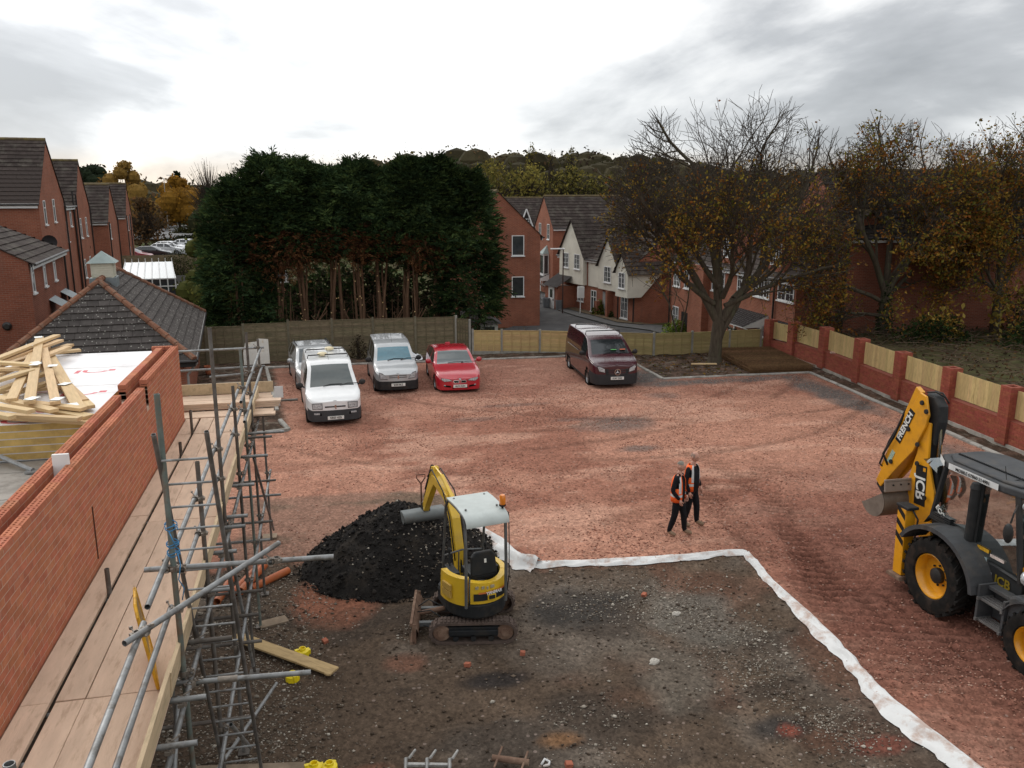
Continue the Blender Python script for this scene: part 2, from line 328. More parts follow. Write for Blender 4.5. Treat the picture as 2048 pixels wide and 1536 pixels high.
OCT = np.array([(1, 0, 0), (0, 1, 0), (-1, 0, 0), (0, -1, 0), (0, 0, 1), (0, 0, -1)], float); OF = np.array([(0, 1, 4), (1, 2, 4), (2, 3, 4), (3, 0, 4), (1, 0, 5), (2, 1, 5), (3, 2, 5), (0, 3, 5)])
def stones(name, P, R, mats, parent=None, flat=.6, sink=.3, label=None):
    n = len(P); V = OCT[None]*(1+nrs.uniform(-.35, .35, (n, 6, 1)))+nrs.uniform(-.25, .25, (n, 6, 3))
    V = V*R[:, None, None]; a = nrs.rand(n)*2*PI; c, s = np.cos(a)[:, None], np.sin(a)[:, None]
    x = V[..., 0]*c-V[..., 1]*s; y = (V[..., 0]*s+V[..., 1]*c)*.75; V = np.stack([x, y, V[..., 2]*flat], -1)+P[:, None, :]+np.array([0, 0, 1])*(R*(flat-sink))[:, None, None]
    F = (OF[None]+(np.arange(n)*6)[:, None, None]).reshape(-1, 3)
    return numesh(name, V.reshape(-1, 3), F, mats, parent, kind='stuff')
def stonemat(name, cols):
    m = bpy.data.materials.new(name); m.use_nodes = True; t = m.node_tree; b = t.nodes['Principled BSDF']
    ri = N(t, 'NewGeometry').outputs['Random Per Island']
    c = ramp(t, ri, [(i/(len(cols)-1) if len(cols) > 1 else 0, q) for i, q in enumerate(cols)], 'CONSTANT')
    t.links.new(mixc(t, 1., c, N(t, 'MapRange', Value=N(t, 'TexNoise', Scale=9.).outputs[0], i1=.3, i2=.7, i3=.75, i4=1.2).outputs[0], 'MULTIPLY'), b.inputs['Base Color']); b.inputs['Roughness'].default_value = .9; b.inputs['Specular IOR Level'].default_value = .1
    return m
RED = stonemat('red_stone', [(.34, .16, .11), (.26, .11, .08), (.40, .225, .165), (.46, .30, .23), (.31, .135, .095), (.20, .09, .065), (.38, .19, .135), (.50, .37, .30)])
GREY = stonemat('grey_stone', [(.24, .21, .17), (.15, .125, .10), (.34, .30, .25), (.10, .08, .065), (.20, .165, .13), (.43, .39, .33), (.13, .10, .075), (.27, .15, .10)])
DARK = stonemat('dark_lump', [(.016, .015, .014), (.024, .022, .02), (.012, .011, .011), (.035, .031, .028), (.02, .017, .015)])
def scatter(n, x0, x1, y0, y1, f, p=1.):
    x = nrs.uniform(x0, x1, n); y = y0+(y1-y0)*nrs.rand(n)**p; k = nrs.rand(n) < f(x, y); return x[k], y[k]
gm = lambda x, y: .25+1.3*sst(.42, .62, vnoise(x, y, 2.1, 51, 4))
x, y = scatter(110000, -2, 20, 6, 34, lambda x, y: (1-ymask(soil, x, y))*(1-ymask(bed, x, y))*(1-.85*ymask(comp, x, y))*gm(x, y)*.75, 1.6)
tag(stones('red_gravel', np.stack([x, y, yz(x, y)], -1), nrs.uniform(.010, .026, len(x))*(1+.3*nrs.rand(len(x))**4), RED), kind='stuff')
pm = lambda x, y: np.clip(.05+.9*sst(.56, .72, vnoise(x, y, 1.5, 61, 4))+1.0*np.exp(-((x-6.6)/.75)**2-((y-11.6)/1.6)**2)+.9*np.exp(-((x-6.9)/.6)**2-((y-9.2)/.6)**2)+.9*np.exp(-((x-5.3)/1.)**2-((y-13.8)/.7)**2)+1.1*sst(.2, -1.2, x), 0, 1)
x, y = scatter(42000, -2.6, 8.3, 6, 17.5, lambda x, y: ymask(soil, x, y)*pm(x, y), 1.15)
tag(stones('rubble_gravel', np.stack([x, y, yz(x, y)], -1), nrs.uniform(.008, .021, len(x))*(1+1.6*nrs.rand(len(x))**9), GREY), kind='stuff')
pq = lambda x, y: sst(.35, .6, vnoise(x, y, .5, 63, 4))*np.clip(1.3*np.exp(-((x-6.5)/.7)**2-((y-11.8)/1.5)**2)+1.2*np.exp(-((x-6.9)/.55)**2-((y-9.3)/.55)**2)+.8*np.exp(-((x-5.4)/.9)**2-((y-13.6)/.8)**2)+.9*np.exp(-((x-4.)/.8)**2-((y-9.3)/.4)**2)+.9*np.exp(-((x+1.1)/.7)**2-((y-10)/4)**2), 0, 1)
x, y = scatter(46000, -2.4, 8., 7.5, 15.5, lambda x, y: ymask(soil, x, y)*pq(x, y))
tag(stones('gravel_patches', np.stack([x, y, yz(x, y)], -1), nrs.uniform(.007, .019, len(x)), GREY), kind='stuff')
x, y = scatter(2200, -2.6, 8.3, 6, 17.5, lambda x, y: ymask(soil, x, y)*.8, 1.1)
tag(stones('soil_clods', np.stack([x, y, yz(x, y)], -1), nrs.uniform(.012, .04, len(x)), stonemat('clod', [(.075, .054, .038), (.06, .044, .032), (.10, .075, .056), (.12, .066, .045)])), kind='stuff')
x, y = scatter(6000, -6, 21, 8, 39, lambda x, y: ymask(bed, x, y))
tag(stones('bed_litter', np.stack([x, y, yz(x, y)], -1), nrs.uniform(.015, .05, len(x)), stonemat('litter', [(.10, .06, .04), (.16, .10, .06), (.06, .04, .028), (.30, .26, .2), (.20, .12, .05), (.08, .05, .03)]), flat=.35), kind='stuff')

# bigger loose pieces lying on the soil, each one its own thing
HB = mat('broken_brick', (.34, .12, .075), .9, var=.25, scale=14)
def chunk(name, label, cat, x, y, r, m, sq=(1, .7, .5), group=None):
    mb = MB(); mb.ball((0, 0, 0), r, 7, 5); mb.v = [(v[0]*sq[0]*rnd.uniform(.8, 1.2), v[1]*sq[1]*rnd.uniform(.8, 1.2), max(v[2]*sq[2]*rnd.uniform(.8, 1.2), -r*.25)) for v in mb.v]
    o = mb.build(name, m, weld=False); o.location = (x, y, float(yz(x, y))+r*.15); o.rotation_euler = (0, 0, rnd.uniform(0, 6)); return tag(o, label, cat, group)
CON = mat('pale_rubble', (.46, .43, .38), .9, var=.2, scale=12)
chunk('stone', 'large pale stone lying on dark soil in the middle of the dug ground', 'stone', 5.0, 11.5, .10, CON)
chunk('stone', 'pale stone by the top of the white gravel patch on the dark soil', 'stone', 6.0, 12.9, .09, CON)
for i, (x, y, l) in enumerate([(2.9, 9.35, 'red half brick beside scrap at the near edge of the soil'), (2.95, 12.2, 'orange brick bit on soil to the right of the yellow digger'), (2.0, 12.05, 'small red brick bit on soil below the digger track'), (5.7, 13.7, 'orange brick bit near the white membrane corner'), (-.25, 13.35, 'red brick bit beside the upper yellow cap')]):
    mb = MB(); mb.box((0, 0, .03), (.10, .085, .065)); o = mb.build('brick_piece', HB, bev=.006); o.location = (x, y, float(yz(x, y))); o.rotation_euler = (.1, .15, i*1.3); tag(o, l, 'brick')

# roads, paths and other made surfaces beyond the fences
ASP = mat('asphalt', (.07, .068, .068), .9, var=.2, scale=1.2, dirt=(.10, .095, .09, .5), dscale=.6)
PAV = mat('pavement', (.10, .098, .096), .9, var=.15, scale=2)
def sheet(name, pts, m, dz=.02, kind='structure', n=24):
    P = []
    for (ax, ay), (bx, by) in pts:
        P.append([(ax+(bx-ax)*i/8, ay+(by-ay)*i/8, float(terr(ax+(bx-ax)*i/8, ay+(by-ay)*i/8))+dz) for i in range(9)])
    Q = []
    for a, b in zip(P, P[1:]):
        for k in range(6): Q.append([tuple(np.array(p)*(1-k/6)+np.array(q)*k/6) for p, q in zip(a, b)])
    Q.append(P[-1]); Q = [[(x, y, float(terr(x, y))+dz) for x, y, z in r] for r in Q]
    return tag(MB().grid(Q).build(name, m, smooth=True), kind=kind)
sheet('road', [((6, 47), (21.5, 47)), ((9, 50.5), (21, 51.2)), ((12.5, 55), (19.3, 54)), ((13.9, 58), (18.2, 58.5)), ((14.2, 64), (17.6, 64)), ((14.6, 74), (18.8, 74)), ((15.5, 100), (20.5, 100))], ASP, .09)
sheet('pavement', [((21.5, 47), (27, 47)), ((21, 51.2), (25.5, 51.2)), ((19.3, 54), (21.0, 54.2)), ((18.2, 58.5), (20, 58.8)), ((17.6, 64), (18.8, 64.6)), ((18.8, 74), (19.6, 74))], PAV, .15)
sheet('front_garden', [((21.2, 53.6), (22, 53.6)), ((20.0, 55), (21.1, 55)), ((18.8, 61.4), (19.9, 61.4)), ((18.2, 65), (18.9, 65))], mat('garden_soil', (.12, .09, .06), 1, var=.3, scale=3), .2)
sheet('car_park', [((-22, 92), (-9, 92)), ((-24, 135), (-8, 135))], ASP, .12)
sheet('roundabout_road', [((-60, 150), (-12, 150)), ((-70, 215), (-14, 215))], mat('pale_road', (.20, .20, .20), .9, var=.1), .25)

# concrete kerbs round the yard
KC = mat('kerb_concrete', (.33, .315, .285), .9, var=.18, scale=5, orand=.1, dirt=(.16, .14, .12, .7), dscale=2.2, bump=.3)
HC = mat('kerb_bed_concrete', (.40, .385, .35), .95, var=.2, scale=4, dirt=(.22, .2, .17, .7), dscale=2)
KL = [[(-2.62, 37.05), (10.7, 36.62), (13.4, 36.4), (13.38, 31.1), (19.95, 30.95), (18.25, 12.0)], [(-2.55, 37.05), (-1.75, 29.4)], [(-1.6, 28.0), (-1.28, 26.75), (-2.35, 26.55)]]
for k, L in enumerate(KL):
    bedm = MB(); kb = None; stones_ = []
    for (x0, y0), (x1, y1) in zip(L, L[1:]):
        d = Vector((x1-x0, y1-y0, 0)); n = max(1, round(d.length/.915)); u = d.normalized(); ang = math.atan2(u.y, u.x)
        bedm.bx(-.06, d.length+.06, -.16, .10, -.3, .015, T(x0, y0, 0) @ Matrix.Rotation(ang, 4, 'Z'))
        for i in range(n): stones_.append((Vector((x0, y0, 0))+d*((i+.5)/n), d.length/n, ang))
    kb = tag(bedm.build('kerb', HC), kind='structure'); cache = {}
    for p, l, ang in stones_:
        key = round(l, 2)
        if key not in cache:
            mb = MB(); mb.ext([(-l/2+.004, -.065, -.2), (-l/2+.004, .065, -.2), (-l/2+.004, .065, .13), (-l/2+.004, -.04, .13), (-l/2+.004, -.065, .10)], (l-.008, 0, 0)); o = mb.build('kerb_stone', KC, kb); cache[key] = o.data
        else: o = mk('kerb_stone', cache[key], kb)
        o.location = p+Vector((0, 0, rnd.uniform(-.008, .008))); o.rotation_euler = (rnd.uniform(-.015, .015), 0, ang+rnd.uniform(-.006, .006))

# the white geotextile edge between hardcore and soil
def ribbon(pts, wl, wr, seed, zlift, sub=10):
    pts = [Vector((*p, 0)) for p in pts]; C = []
    for i in range(len(pts)-1):
        for k in range(sub): C.append(pts[i].lerp(pts[i+1], k/sub))
    C.append(pts[-1])
    for _ in range(6): C = [C[0]]+[(C[i-1]+C[i]*2+C[i+1])/4 for i in range(1, len(C)-1)]+[C[-1]]
    P = []; rs = np.random.RandomState(seed); ph = rs.rand(8)*9
    for i, c in enumerate(C):
        d = (C[min(i+1, len(C)-1)]-C[max(i-1, 0)]).normalized(); n = Vector((d.y, -d.x, 0)); s = i/len(C); q = i*.35
        a = wl(s)*(1+.14*math.sin(q*.5+ph[0])+.06*math.sin(q*2.1+ph[1])); bb = wr(s)*(1+.25*math.sin(q*.6+ph[2])+.12*math.sin(q*2.7+ph[3])+rs.uniform(-.08, .08))
        row = []
        for j in range(9):
            w = -a+(a+bb)*j/8; p = c+n*w
            z = float(yz(p.x, p.y))+.02+zlift*(math.sin(j*1.1+q*.8+ph[4])*.5+.5)*math.sin(PI*j/8)+.02*math.sin(q*2.3+j*.9)*math.sin(PI*j/8)+.012*(1 if 1 < j < 8 else 0)
            row.append((p.x, p.y, z))
        P.append(row)
    return P
GEO = mat('geotextile', (.64, .64, .63), .85, var=.05, scale=4, dirt=(.40, .27, .21, .75), dscale=3.2, bump=.25, bscale=9)
gt = MB().grid(ribbon(MEMB[2:8], lambda s: .12, lambda s: .10, 3, .02)).build('membrane', GEO, smooth=True)
tag(gt, 'straight far strip of white membrane between red hardcore and dug soil', 'membrane')
gt = MB().grid(ribbon(MEMB[7:], lambda s: .05+.12*s, lambda s: .11+.12*s, 4, .045)).build('membrane', GEO, smooth=True)
tag(gt, 'long crumpled strip of white membrane running towards the viewer past the backhoe', 'membrane')
gt = MB().grid(ribbon([(3.05, 17.5), (3.35, 16.6), (3.6, 15.75), (4.0, 15.3)], lambda s: .18+.1*math.sin(3*s), lambda s: .20+.16*math.sin(PI*s), 5, .16, 8)).build('membrane', GEO, smooth=True)
tag(gt, 'bunched end of white membrane beside the black spoil heap behind the digger', 'membrane')

# black spoil heap
n = 150; u = np.linspace(-1.35, 1.35, n); U, V_ = np.meshgrid(u, u); r = np.hypot(U, V_)
hx, hy = 1.35+U*2.05, 16.35+V_*1.75
hz = 1.30*np.clip(1-r**1.25, 0, 1)**.92*(1+.0*U); hz = hz+(.26*(vnoise(hx, hy, .6, 71, 4)-.5)+.13*(vnoise(hx, hy, .15, 72, 3)-.5))*sst(1.12, .9, r)
hz = np.where(r > 1.06, -.12, hz-.02*(r > 1))
HM = mat('spoil', (.017, .0155, .0145), .95, var=.35, scale=9, bump=.9, bscale=30, dirt=(.045, .037, .03, .6), dscale=1.5)
heap = tag(numesh('spoil_heap', np.stack([hx, hy, hz], -1).reshape(-1, 3), F4(np.arange(n*n).reshape(n, n)), HM, smooth=True), 'heap of black tarmac spoil beside the yellow digger', 'spoil heap')
def heapz(x, y):
    i = np.clip(((np.asarray(y)-16.35)/1.75/2.7*(n-1)+(n-1)/2).round().astype(int), 0, n-1); j = np.clip(((np.asarray(x)-1.35)/2.05/2.7*(n-1)+(n-1)/2).round().astype(int), 0, n-1); return np.maximum(hz[i, j], 0)
x, y = scatter(7500, -.9, 3.6, 14.4, 18.3, lambda x, y: (np.hypot((x-1.35)/2.05, (y-16.35)/1.75) < 1.08)*1.)
stones('spoil_lumps', np.stack([x, y, heapz(x, y)], -1), nrs.uniform(.008, .030, len(x))*(.6+1.6*nrs.rand(len(x))**5), DARK, heap, flat=.8)
x, y = scatter(1700, -.5, 3.4, 14.6, 18, lambda x, y: (np.hypot((x-1.35)/2.05, (y-16.35)/1.75) < 1.0)*np.clip(.12+1.2*np.exp(-((x-2.0)/.7)**2-((y-15.5)/.8)**2)+1.2*np.exp(-((x-3.2)/.5)**2-((y-15.6)/.9)**2), 0, 1))
stones('pale_stones', np.stack([x, y, heapz(x, y)], -1), nrs.uniform(.008, .034, len(x)), GREY, heap, flat=.8)
# ---------------------------------------------------------------- bricks laid one by one
BRK = mat('new_brick', (.44, .16, .092), .85, var=.14, scale=9, orand=.10, hue=.006, bump=.25, bscale=60, dirt=(.47, .31, .23, .22), dscale=3.6, dthr=.56)
BRKS = mat('new_brick_mass', (.44, .16, .092), .85, var=.14, scale=9, irand=.10, hue=.006, bump=.25, bscale=60, dirt=(.47, .31, .23, .22), dscale=3.6, dthr=.56)
MOR = mat('pale_mortar', (.50, .37, .29), .95, var=.12, scale=14, bump=.4, bscale=70)
def brickmesh(l=.215, w=.1025, h=.065, holes=False, top=.0):
    mb = MB()
    if not holes: mb.bx(-l/2, l/2, -w/2, w/2, -h/2, h/2); return mb
    xs = [-l/2]; k = 4; gap = .021; cw = (l-gap*(k+1))/k
    for i in range(k): xs += [-l/2+gap+(cw+gap)*i, -l/2+gap+(cw+gap)*i+cw]
    xs.append(l/2); ys = [-w/2, -w/2+.017, -.012, .012, w/2-.017, w/2]; z = h/2
    for i in range(len(xs)-1):
        for j in range(5):
            a, b, c, d = xs[i], xs[i+1], ys[j], ys[j+1]
            if i % 2 == 1 and j in (1, 3):
                q = z-.05; mb.add([(a, c, z), (b, c, z), (b, d, z), (a, d, z), (a, c, q), (b, c, q), (b, d, q), (a, d, q)], [(0, 1, 5, 4), (1, 2, 6, 5), (2, 3, 7, 6), (3, 0, 4, 7), (4, 5, 6, 7)])
            else: mb.add([(a, c, z), (b, c, z), (b, d, z), (a, d, z)], [(0, 1, 2, 3)])
    mb.add([(-l/2, -w/2, -h/2), (l/2, -w/2, -h/2), (l/2, w/2, -h/2), (-l/2, w/2, -h/2), (-l/2, -w/2, z), (l/2, -w/2, z), (l/2, w/2, z), (-l/2, w/2, z)], [(0, 3, 2, 1), (0, 1, 5, 4), (1, 2, 6, 5), (2, 3, 7, 6), (3, 0, 4, 7)])
    return mb
def lay(parent, specs, m, mm, nparts=300, name='brick', loose='brickwork'):
    """specs: (centre, yaw matrix3/4, length, width, height, holes). Largest in view become parts, the rest one mesh."""
    specs.sort(key=lambda s: (s[0]-EYE).length/(1.8 if s[5] else 1)); cache = {}; rest = MB()
    for i, (p, Mx, l, w, h, ho) in enumerate(specs):
        if i < nparts:
            k = (round(l, 2), round(w, 2), round(h, 3), ho); Ml = Matrix.Translation(p) @ Mx
            if k not in cache: o = brickmesh(l, w, h, ho).build(name, m, parent, recalc=False); cache[k] = o.data
            else: o = mk(name, cache[k], parent)
            o.matrix_local = Ml
        else:
            b = brickmesh(l, w, h, ho); rest.add(b.v, b.f, Matrix.Translation(p) @ Mx)
    if rest.f: tag(rest.build(loose, mm, parent, recalc=False), kind='stuff')
def course(specs, p0, u, n0, length, z, thick, off, holes=False, jit=.0015):
    """stretcher course along unit u from p0; n0 outward normal; outer face on the line"""
    Mx = basis((0, 0, 0), u, Vector((0, 0, 1)).cross(u), (0, 0, 1)); x = -off
    while x < length-.02:
        a, b = max(x, 0), min(x+.215, length)
        if b-a > .03: specs.append((p0+u*((a+b)/2)-n0*(thick/2+rnd.uniform(0, jit))+Vector((0, 0, z+.0325)), Mx, b-a, thick, .065, holes))
        x += .225

# ---------------------------------------------------------------- the unfinished cavity wall
ZP = 3.45
wall = MB(); wall.cur = 0
XO, XI = -2.57, -2.80                                   # outer face of the outer leaf, cavity face of the inner leaf
for (y0, y1) in ((3.2, 12.62), (12.80, 15.70)): wall.bx(XO-.095, XO-.0026, y0, y1, 2.2, 4.735)
wall.bx(XO-.095, XO-.0026, 12.62, 12.80, 2.2, 4.45)
for (y0, y1) in ((3.2, 12.2), (12.5, 15.60)): wall.bx(XI-.095, XI-.0026, y0, y1, 2.2, 4.735)
wall.bx(XI-.095, XI-.0026, 12.2, 12.5, 2.2, 4.60); wall.bx(-2.98, XI-.005, 15.595, 15.69, 2.2, 4.735)
cw = tag(wall.build('cavity_wall', MOR), 'new red brick cavity wall of the unfinished building, beside the scaffold boards', 'brick wall')
specs = []; Y_ = Vector((0, 1, 0)); X_ = Vector((1, 0, 0))
for c in range(18):
    z = ZP-.03+c*.0745+.01; off = .1125 if c % 2 else 0.
    for (y0, y1) in ((3.2, 12.62), (12.80, 15.70)): course(specs, Vector((XO, y0, z)), Y_, X_, y1-y0, z*0, .1025, off, c == 17)
    if c < 13: specs.append((Vector((XO-.051, 12.71, z+.0325)), basis((0, 0, 0), Y_, -X_, (0, 0, 1)), .172, .1025, .065, False))
    if c >= 10: course(specs, Vector((-3.0, 15.70, z)), X_, Y_, .42, 0, .1025, off, c == 17)
course(specs, Vector((XO, 12.80, ZP-.03+18*.0745+.01)), Y_, X_, 2.9, 0, .1025, 0., True)
course(specs, Vector((-3.0, 15.70, ZP-.03+18*.0745+.01)), X_, Y_, .42, 0, .1025, 0., True)
for c in range(12, 18):
    z = ZP-.03+c*.0745+.01
    for (y0, y1) in ((3.2, 12.2), (12.5, 15.58)): course(specs, Vector((XI, y0, z)), Y_, X_, y1-y0, 0, .1025, .1125 if c % 2 else 0., c == 17)
course(specs, Vector((XI, 12.5, ZP-.03+18*.0745+.01)), Y_, X_, 3.0, 0, .1025, 0., False)
lay(cw, specs, BRK, BRKS)
WH = mat('white_board', (.78, .77, .75), .7, var=.05)
mb = MB(); mb.bx(-2.80, -2.64, 9.04, 9.075, 4.62, 4.875); o = mb.build('cavity_tray', WH, cw, bev=.004)
mb = MB(); mb.bx(-2.573, -2.560, 9.38, 9.392, 3.55, 4.16); mb.build('movement_joint', mat('joint_gap', (.10, .05, .035), .9), cw)

# concrete floor inside the wall
SLAB = mat('floor_concrete', (.36, .335, .30), .92, var=.2, scale=1.6, bump=.2, bscale=30, dirt=(.17, .15, .13, .75), dscale=1.4)
mb = MB()
for i in range(13): mb.bx(-9, -2.91, 3+i*1.0, 3+i*1.0+.99, 3.95, 4.10+.004*(i % 3))
tag(mb.build('floor_slab', SLAB), kind='structure')
# stack of insulation boards with white foil faces
FOAM = mat('yellow_foam', (.60, .42, .15), .85, var=.14, scale=5, dirt=(.40, .27, .11, .6), dscale=4, orand=.08)
FOIL = mat('foil_face', (.76, .75, .76), .45, var=.05, scale=3, dirt=(.55, .53, .52, .6), dscale=2.2)
INK = mat('red_print', (.62, .13, .15), .6, var=.25, scale=30)
for k in range(5):
    z0 = 4.13+k*.096; lab = ['lowest yellow insulation board of the stack, resting just above the concrete floor', 'second yellow insulation board up from the concrete floor', 'middle yellow insulation board of the five in the stack', 'fourth yellow insulation board, directly under the top white one', 'top insulation board with white face and red print, under the roof trusses'][k]
    b = thing('insulation_board', lab, 'insulation board', (-6.3, 13.9, z0), 0, 'stacked insulation boards'); dx = rnd.uniform(-.02, .02)
    mb = MB()
    for j, (y0, y1) in enumerate([(-2.45, -.25), (-.23, 1.2), (1.22, 2.62)]): mb.bx(-3.4+dx, 3.22+dx, y0, y1, .004, .088)
    mb.build('foam_core', FOAM, b); mb = MB()
    for j, (y0, y1) in enumerate([(-2.45, -.25), (-.23, 1.2), (1.22, 2.62)]):
        mb.bx(-3.4+dx, 3.22+dx, y0, y1, .088, .0925); mb.bx(-3.4+dx, 3.22+dx, y0, y1, 0, .004)
    mb.build('facing', FOIL, b)
    if k == 4:
        mb = MB()                                       # the maker's red mark: a bar, a rounded letter and a square, repeated along the face
        for (cx, cy) in [(2.78, -.75), (2.62, -1.75), (2.15, -.45), (1.95, -1.4), (2.35, -2.25), (2.55, .9)]:
            for a0 in range(8):
                a, a1 = PI*(1+a0/8), PI*(1+(a0+1)/8); mb.add([(cx+.2*math.cos(a), cy+.14*math.sin(a), .0935), (cx+.2*math.cos(a1), cy+.14*math.sin(a1), .0935), (cx+.13*math.cos(a1), cy+.10*math.sin(a1), .0935), (cx+.13*math.cos(a), cy+.10*math.sin(a), .0935)], [(0, 1, 2, 3)])
            for (x0, x1, y0, y1) in [(-.2, -.13, 0, .1), (.2, .3, -.02, .1), (-.3, -.23, -.15, .1)]: mb.add([(cx+x0, cy+y0, .0935), (cx+x1, cy+y0, .0935), (cx+x1, cy+y1, .0935), (cx+x0, cy+y1, .0935)], [(0, 1, 2, 3)])
        tag(mb.build('print', INK, b), kind='stuff')
GALV0 = mat('galvanised', (.33, .34, .345), .45, metal=.55, var=.25, scale=9, dirt=(.17, .165, .155, .7), dscale=5, orand=.12)
mb = MB(); mb.tube((-9, 11.25, 4.125), (-3.15, 11.5, 4.125), .024); tag(mb.build('prop_tube', GALV0, smooth=40), 'thin grey prop tube lying along the foot of the insulation stack', 'prop')
mb = MB(); mb.tube((-4.9, 11.9, 4.42), (-3.62, 10.95, 4.14), .03); mb.box((-3.62, 10.95, 4.13), (.15, .15, .02)); tag(mb.build('adjustable_prop', GALV0, smooth=40), 'grey adjustable prop leaning down from the insulation stack to the floor', 'prop')

# roof trusses dumped flat on the insulation
PINE = mat('pine', (.60, .43, .235), .75, var=.16, scale=3, stretch=(1, 12, 12), orand=.12, hue=.008, dirt=(.42, .27, .12, .45), dscale=6)
PLATE = mat('nail_plate', (.55, .57, .56), .4, metal=.5, var=.1)
def timber(p, q, w, th, parent=None, name='timber'):
    p, q = Vector(p), Vector(q); d = q-p; u = d.normalized(); v = Vector((0, 0, 1)).cross(u).normalized(); mb = MB(); mb.box((0, 0, 0), (d.length, w, th)); o = mb.build(name, PINE, parent, bev=.003); o.matrix_local = basis(tuple((p+q)/2-(Vector(parent.location) if parent else Vector())), u, v, u.cross(v)); return o
def nailplate(p, par): mb = MB(); mb.box((0, 0, .0), (.13, .17, .004)); o = mb.build('nail_plate', PLATE, par); o.location = Vector(p)-Vector(par.location); o.rotation_euler = (0, 0, rnd.uniform(-.5, .5))
def truss(label, mem, plates, w=.13):
    t_ = thing('roof_truss', label, 'roof truss', mem[0][0], 0, 'roof trusses on the insulation stack')
    for p, q in mem: timber(p, q, w*rnd.uniform(.92, 1.06), .045, t_)
    for p in plates: nailplate(p, t_)
truss('topmost roof truss, its pale web timbers fanning out towards the brick wall', [((-5.17, 16.89, 4.85), (-4.08, 11.91, 4.83)), ((-5.11, 16.7, 4.90), (-3.73, 11.49, 4.88)), ((-5.13, 16.88, 4.84), (-3.46, 11.6, 4.83)), ((-4.5, 12.4, 4.79), (-3.41, 11.34, 4.79)), ((-3.83, 11.93, 4.77), (-3.09, 11.44, 4.77))], [(-3.73, 11.6, 4.91), (-3.47, 11.72, 4.86), (-4.42, 14.1, 4.92), (-4.15, 14.0, 4.88), (-5.1, 16.6, 4.93)])
truss('roof truss underneath, stretching along the wall side of the insulation', [((-5.08, 16.79, 4.74), (-3.19, 11.62, 4.73)), ((-4.6, 15.0, 4.72), (-3.3, 12.2, 4.70)), ((-3.95, 12.05, 4.71), (-2.98, 11.24, 4.71)), ((-4.0, 13.8, 4.68), (-3.15, 11.9, 4.68))], [(-3.75, 13.1, 4.77), (-3.3, 11.75, 4.765)], .17)
truss('roof truss lying across the far side of the insulation, its ends over the tiled roof', [((-5.11, 13.86, 4.95), (-4.84, 16.78, 4.92)), ((-5.25, 13.5, 4.88), (-4.73, 16.56, 4.86)), ((-4.91, 13.62, 4.80), (-4.5, 16.16, 4.80)), ((-5.3, 14.6, 4.74), (-4.62, 16.76, 4.74)), ((-5.6, 15.8, 4.68), (-4.4, 16.5, 4.68))], [(-4.95, 15.6, 4.95)])
truss('roof truss at the left edge with webs meeting at a nail plate', [((-5.2, 14.29, 4.93), (-4.33, 13.86, 4.92)), ((-5.09, 13.96, 4.86), (-4.36, 13.93, 4.86)), ((-4.75, 12.4, 4.90), (-4.31, 13.55, 4.90)), ((-4.61, 12.53, 4.78), (-4.22, 13.96, 4.78)), ((-4.5, 12.27, 4.73), (-4.08, 13.43, 4.73)), ((-4.9, 13.1, 4.68), (-3.7, 13.3, 4.68))], [(-4.33, 13.8, 4.95)], .12)
for p, q, w, lab in [((-4.5, 11.72, 4.88), (-3.56, 10.99, 4.88), .11, 'short thick pine timber jutting out over the front of the insulation'), ((-4.4, 11.5, 4.83), (-3.76, 10.93, 4.83), .10, 'lower short timber jutting out at the left edge'), ((-4.6, 11.9, 4.66), (-2.93, 11.15, 4.66), .12, 'long pine timber along the front edge of the insulation, its end on the brick wall'), ((-4.7, 11.75, 4.73), (-3.05, 11.08, 4.73), .10, 'pine timber on top of the long front one')]:
    tag(timber(p, q, w, .05, None, 'timber_plank'), lab, 'timber')

# ---------------------------------------------------------------- scaffold
GALV = mat('scaffold_steel', (.245, .25, .25), .5, metal=.45, var=.28, scale=7, dirt=(.115, .10, .085, .75), dscale=6, orand=.18)
RUST = mat('old_scaffold_steel', (.12, .105, .092), .6, metal=.35, var=.3, scale=8, dirt=(.20, .20, .19, .6), dscale=5, orand=.2)
GREEN = mat('painted_scaffold_steel', (.15, .18, .165), .55, metal=.4, var=.25, scale=6, dirt=(.20, .13, .09, .6), dscale=5, orand=.15)
CLIP = mat('coupler_steel', (.24, .21, .18), .55, metal=.5, var=.3, scale=30)
BOARD = mat('scaffold_board', (.60, .445, .33), .8, var=.10, scale=2.2, stretch=(5, 1, 5), orand=.10, bump=.15, bscale=25, dirt=(.36, .25, .17, .55), dscale=3.0, dthr=.54)
BAND = mat('hoop_iron', (.30, .27, .25), .5, metal=.6)
sca = thing('scaffold', 'tube scaffold with plank walkway along the new brick wall', 'scaffold')
def tb(name, p0, p1, m=GALV, r=.0242, parent=sca, n=10):
    """hollow tube with an open end"""
    p0, p1 = Vector(p0), Vector(p1); d = (p1-p0).normalized(); mb = MB(); mb.path([p0, p1], r, n, False)
    mb.path([p0+d*.002, p1-d*.002], r*.82, n, False)
    for p in (p0, p1):
        up = Vector((0, 0, 1)) if abs(d.z) < .95 else Vector((1, 0, 0)); a = d.cross(up).normalized(); b = a.cross(d)
        ring = [[p+(a*math.cos(2*PI*j/n)+b*math.sin(2*PI*j/n))*rr for j in range(n+1)] for rr in (r, r*.82)]; mb.grid(ring)
    return mb.build(name, m, parent, smooth=40, recalc=False)
COUP = None
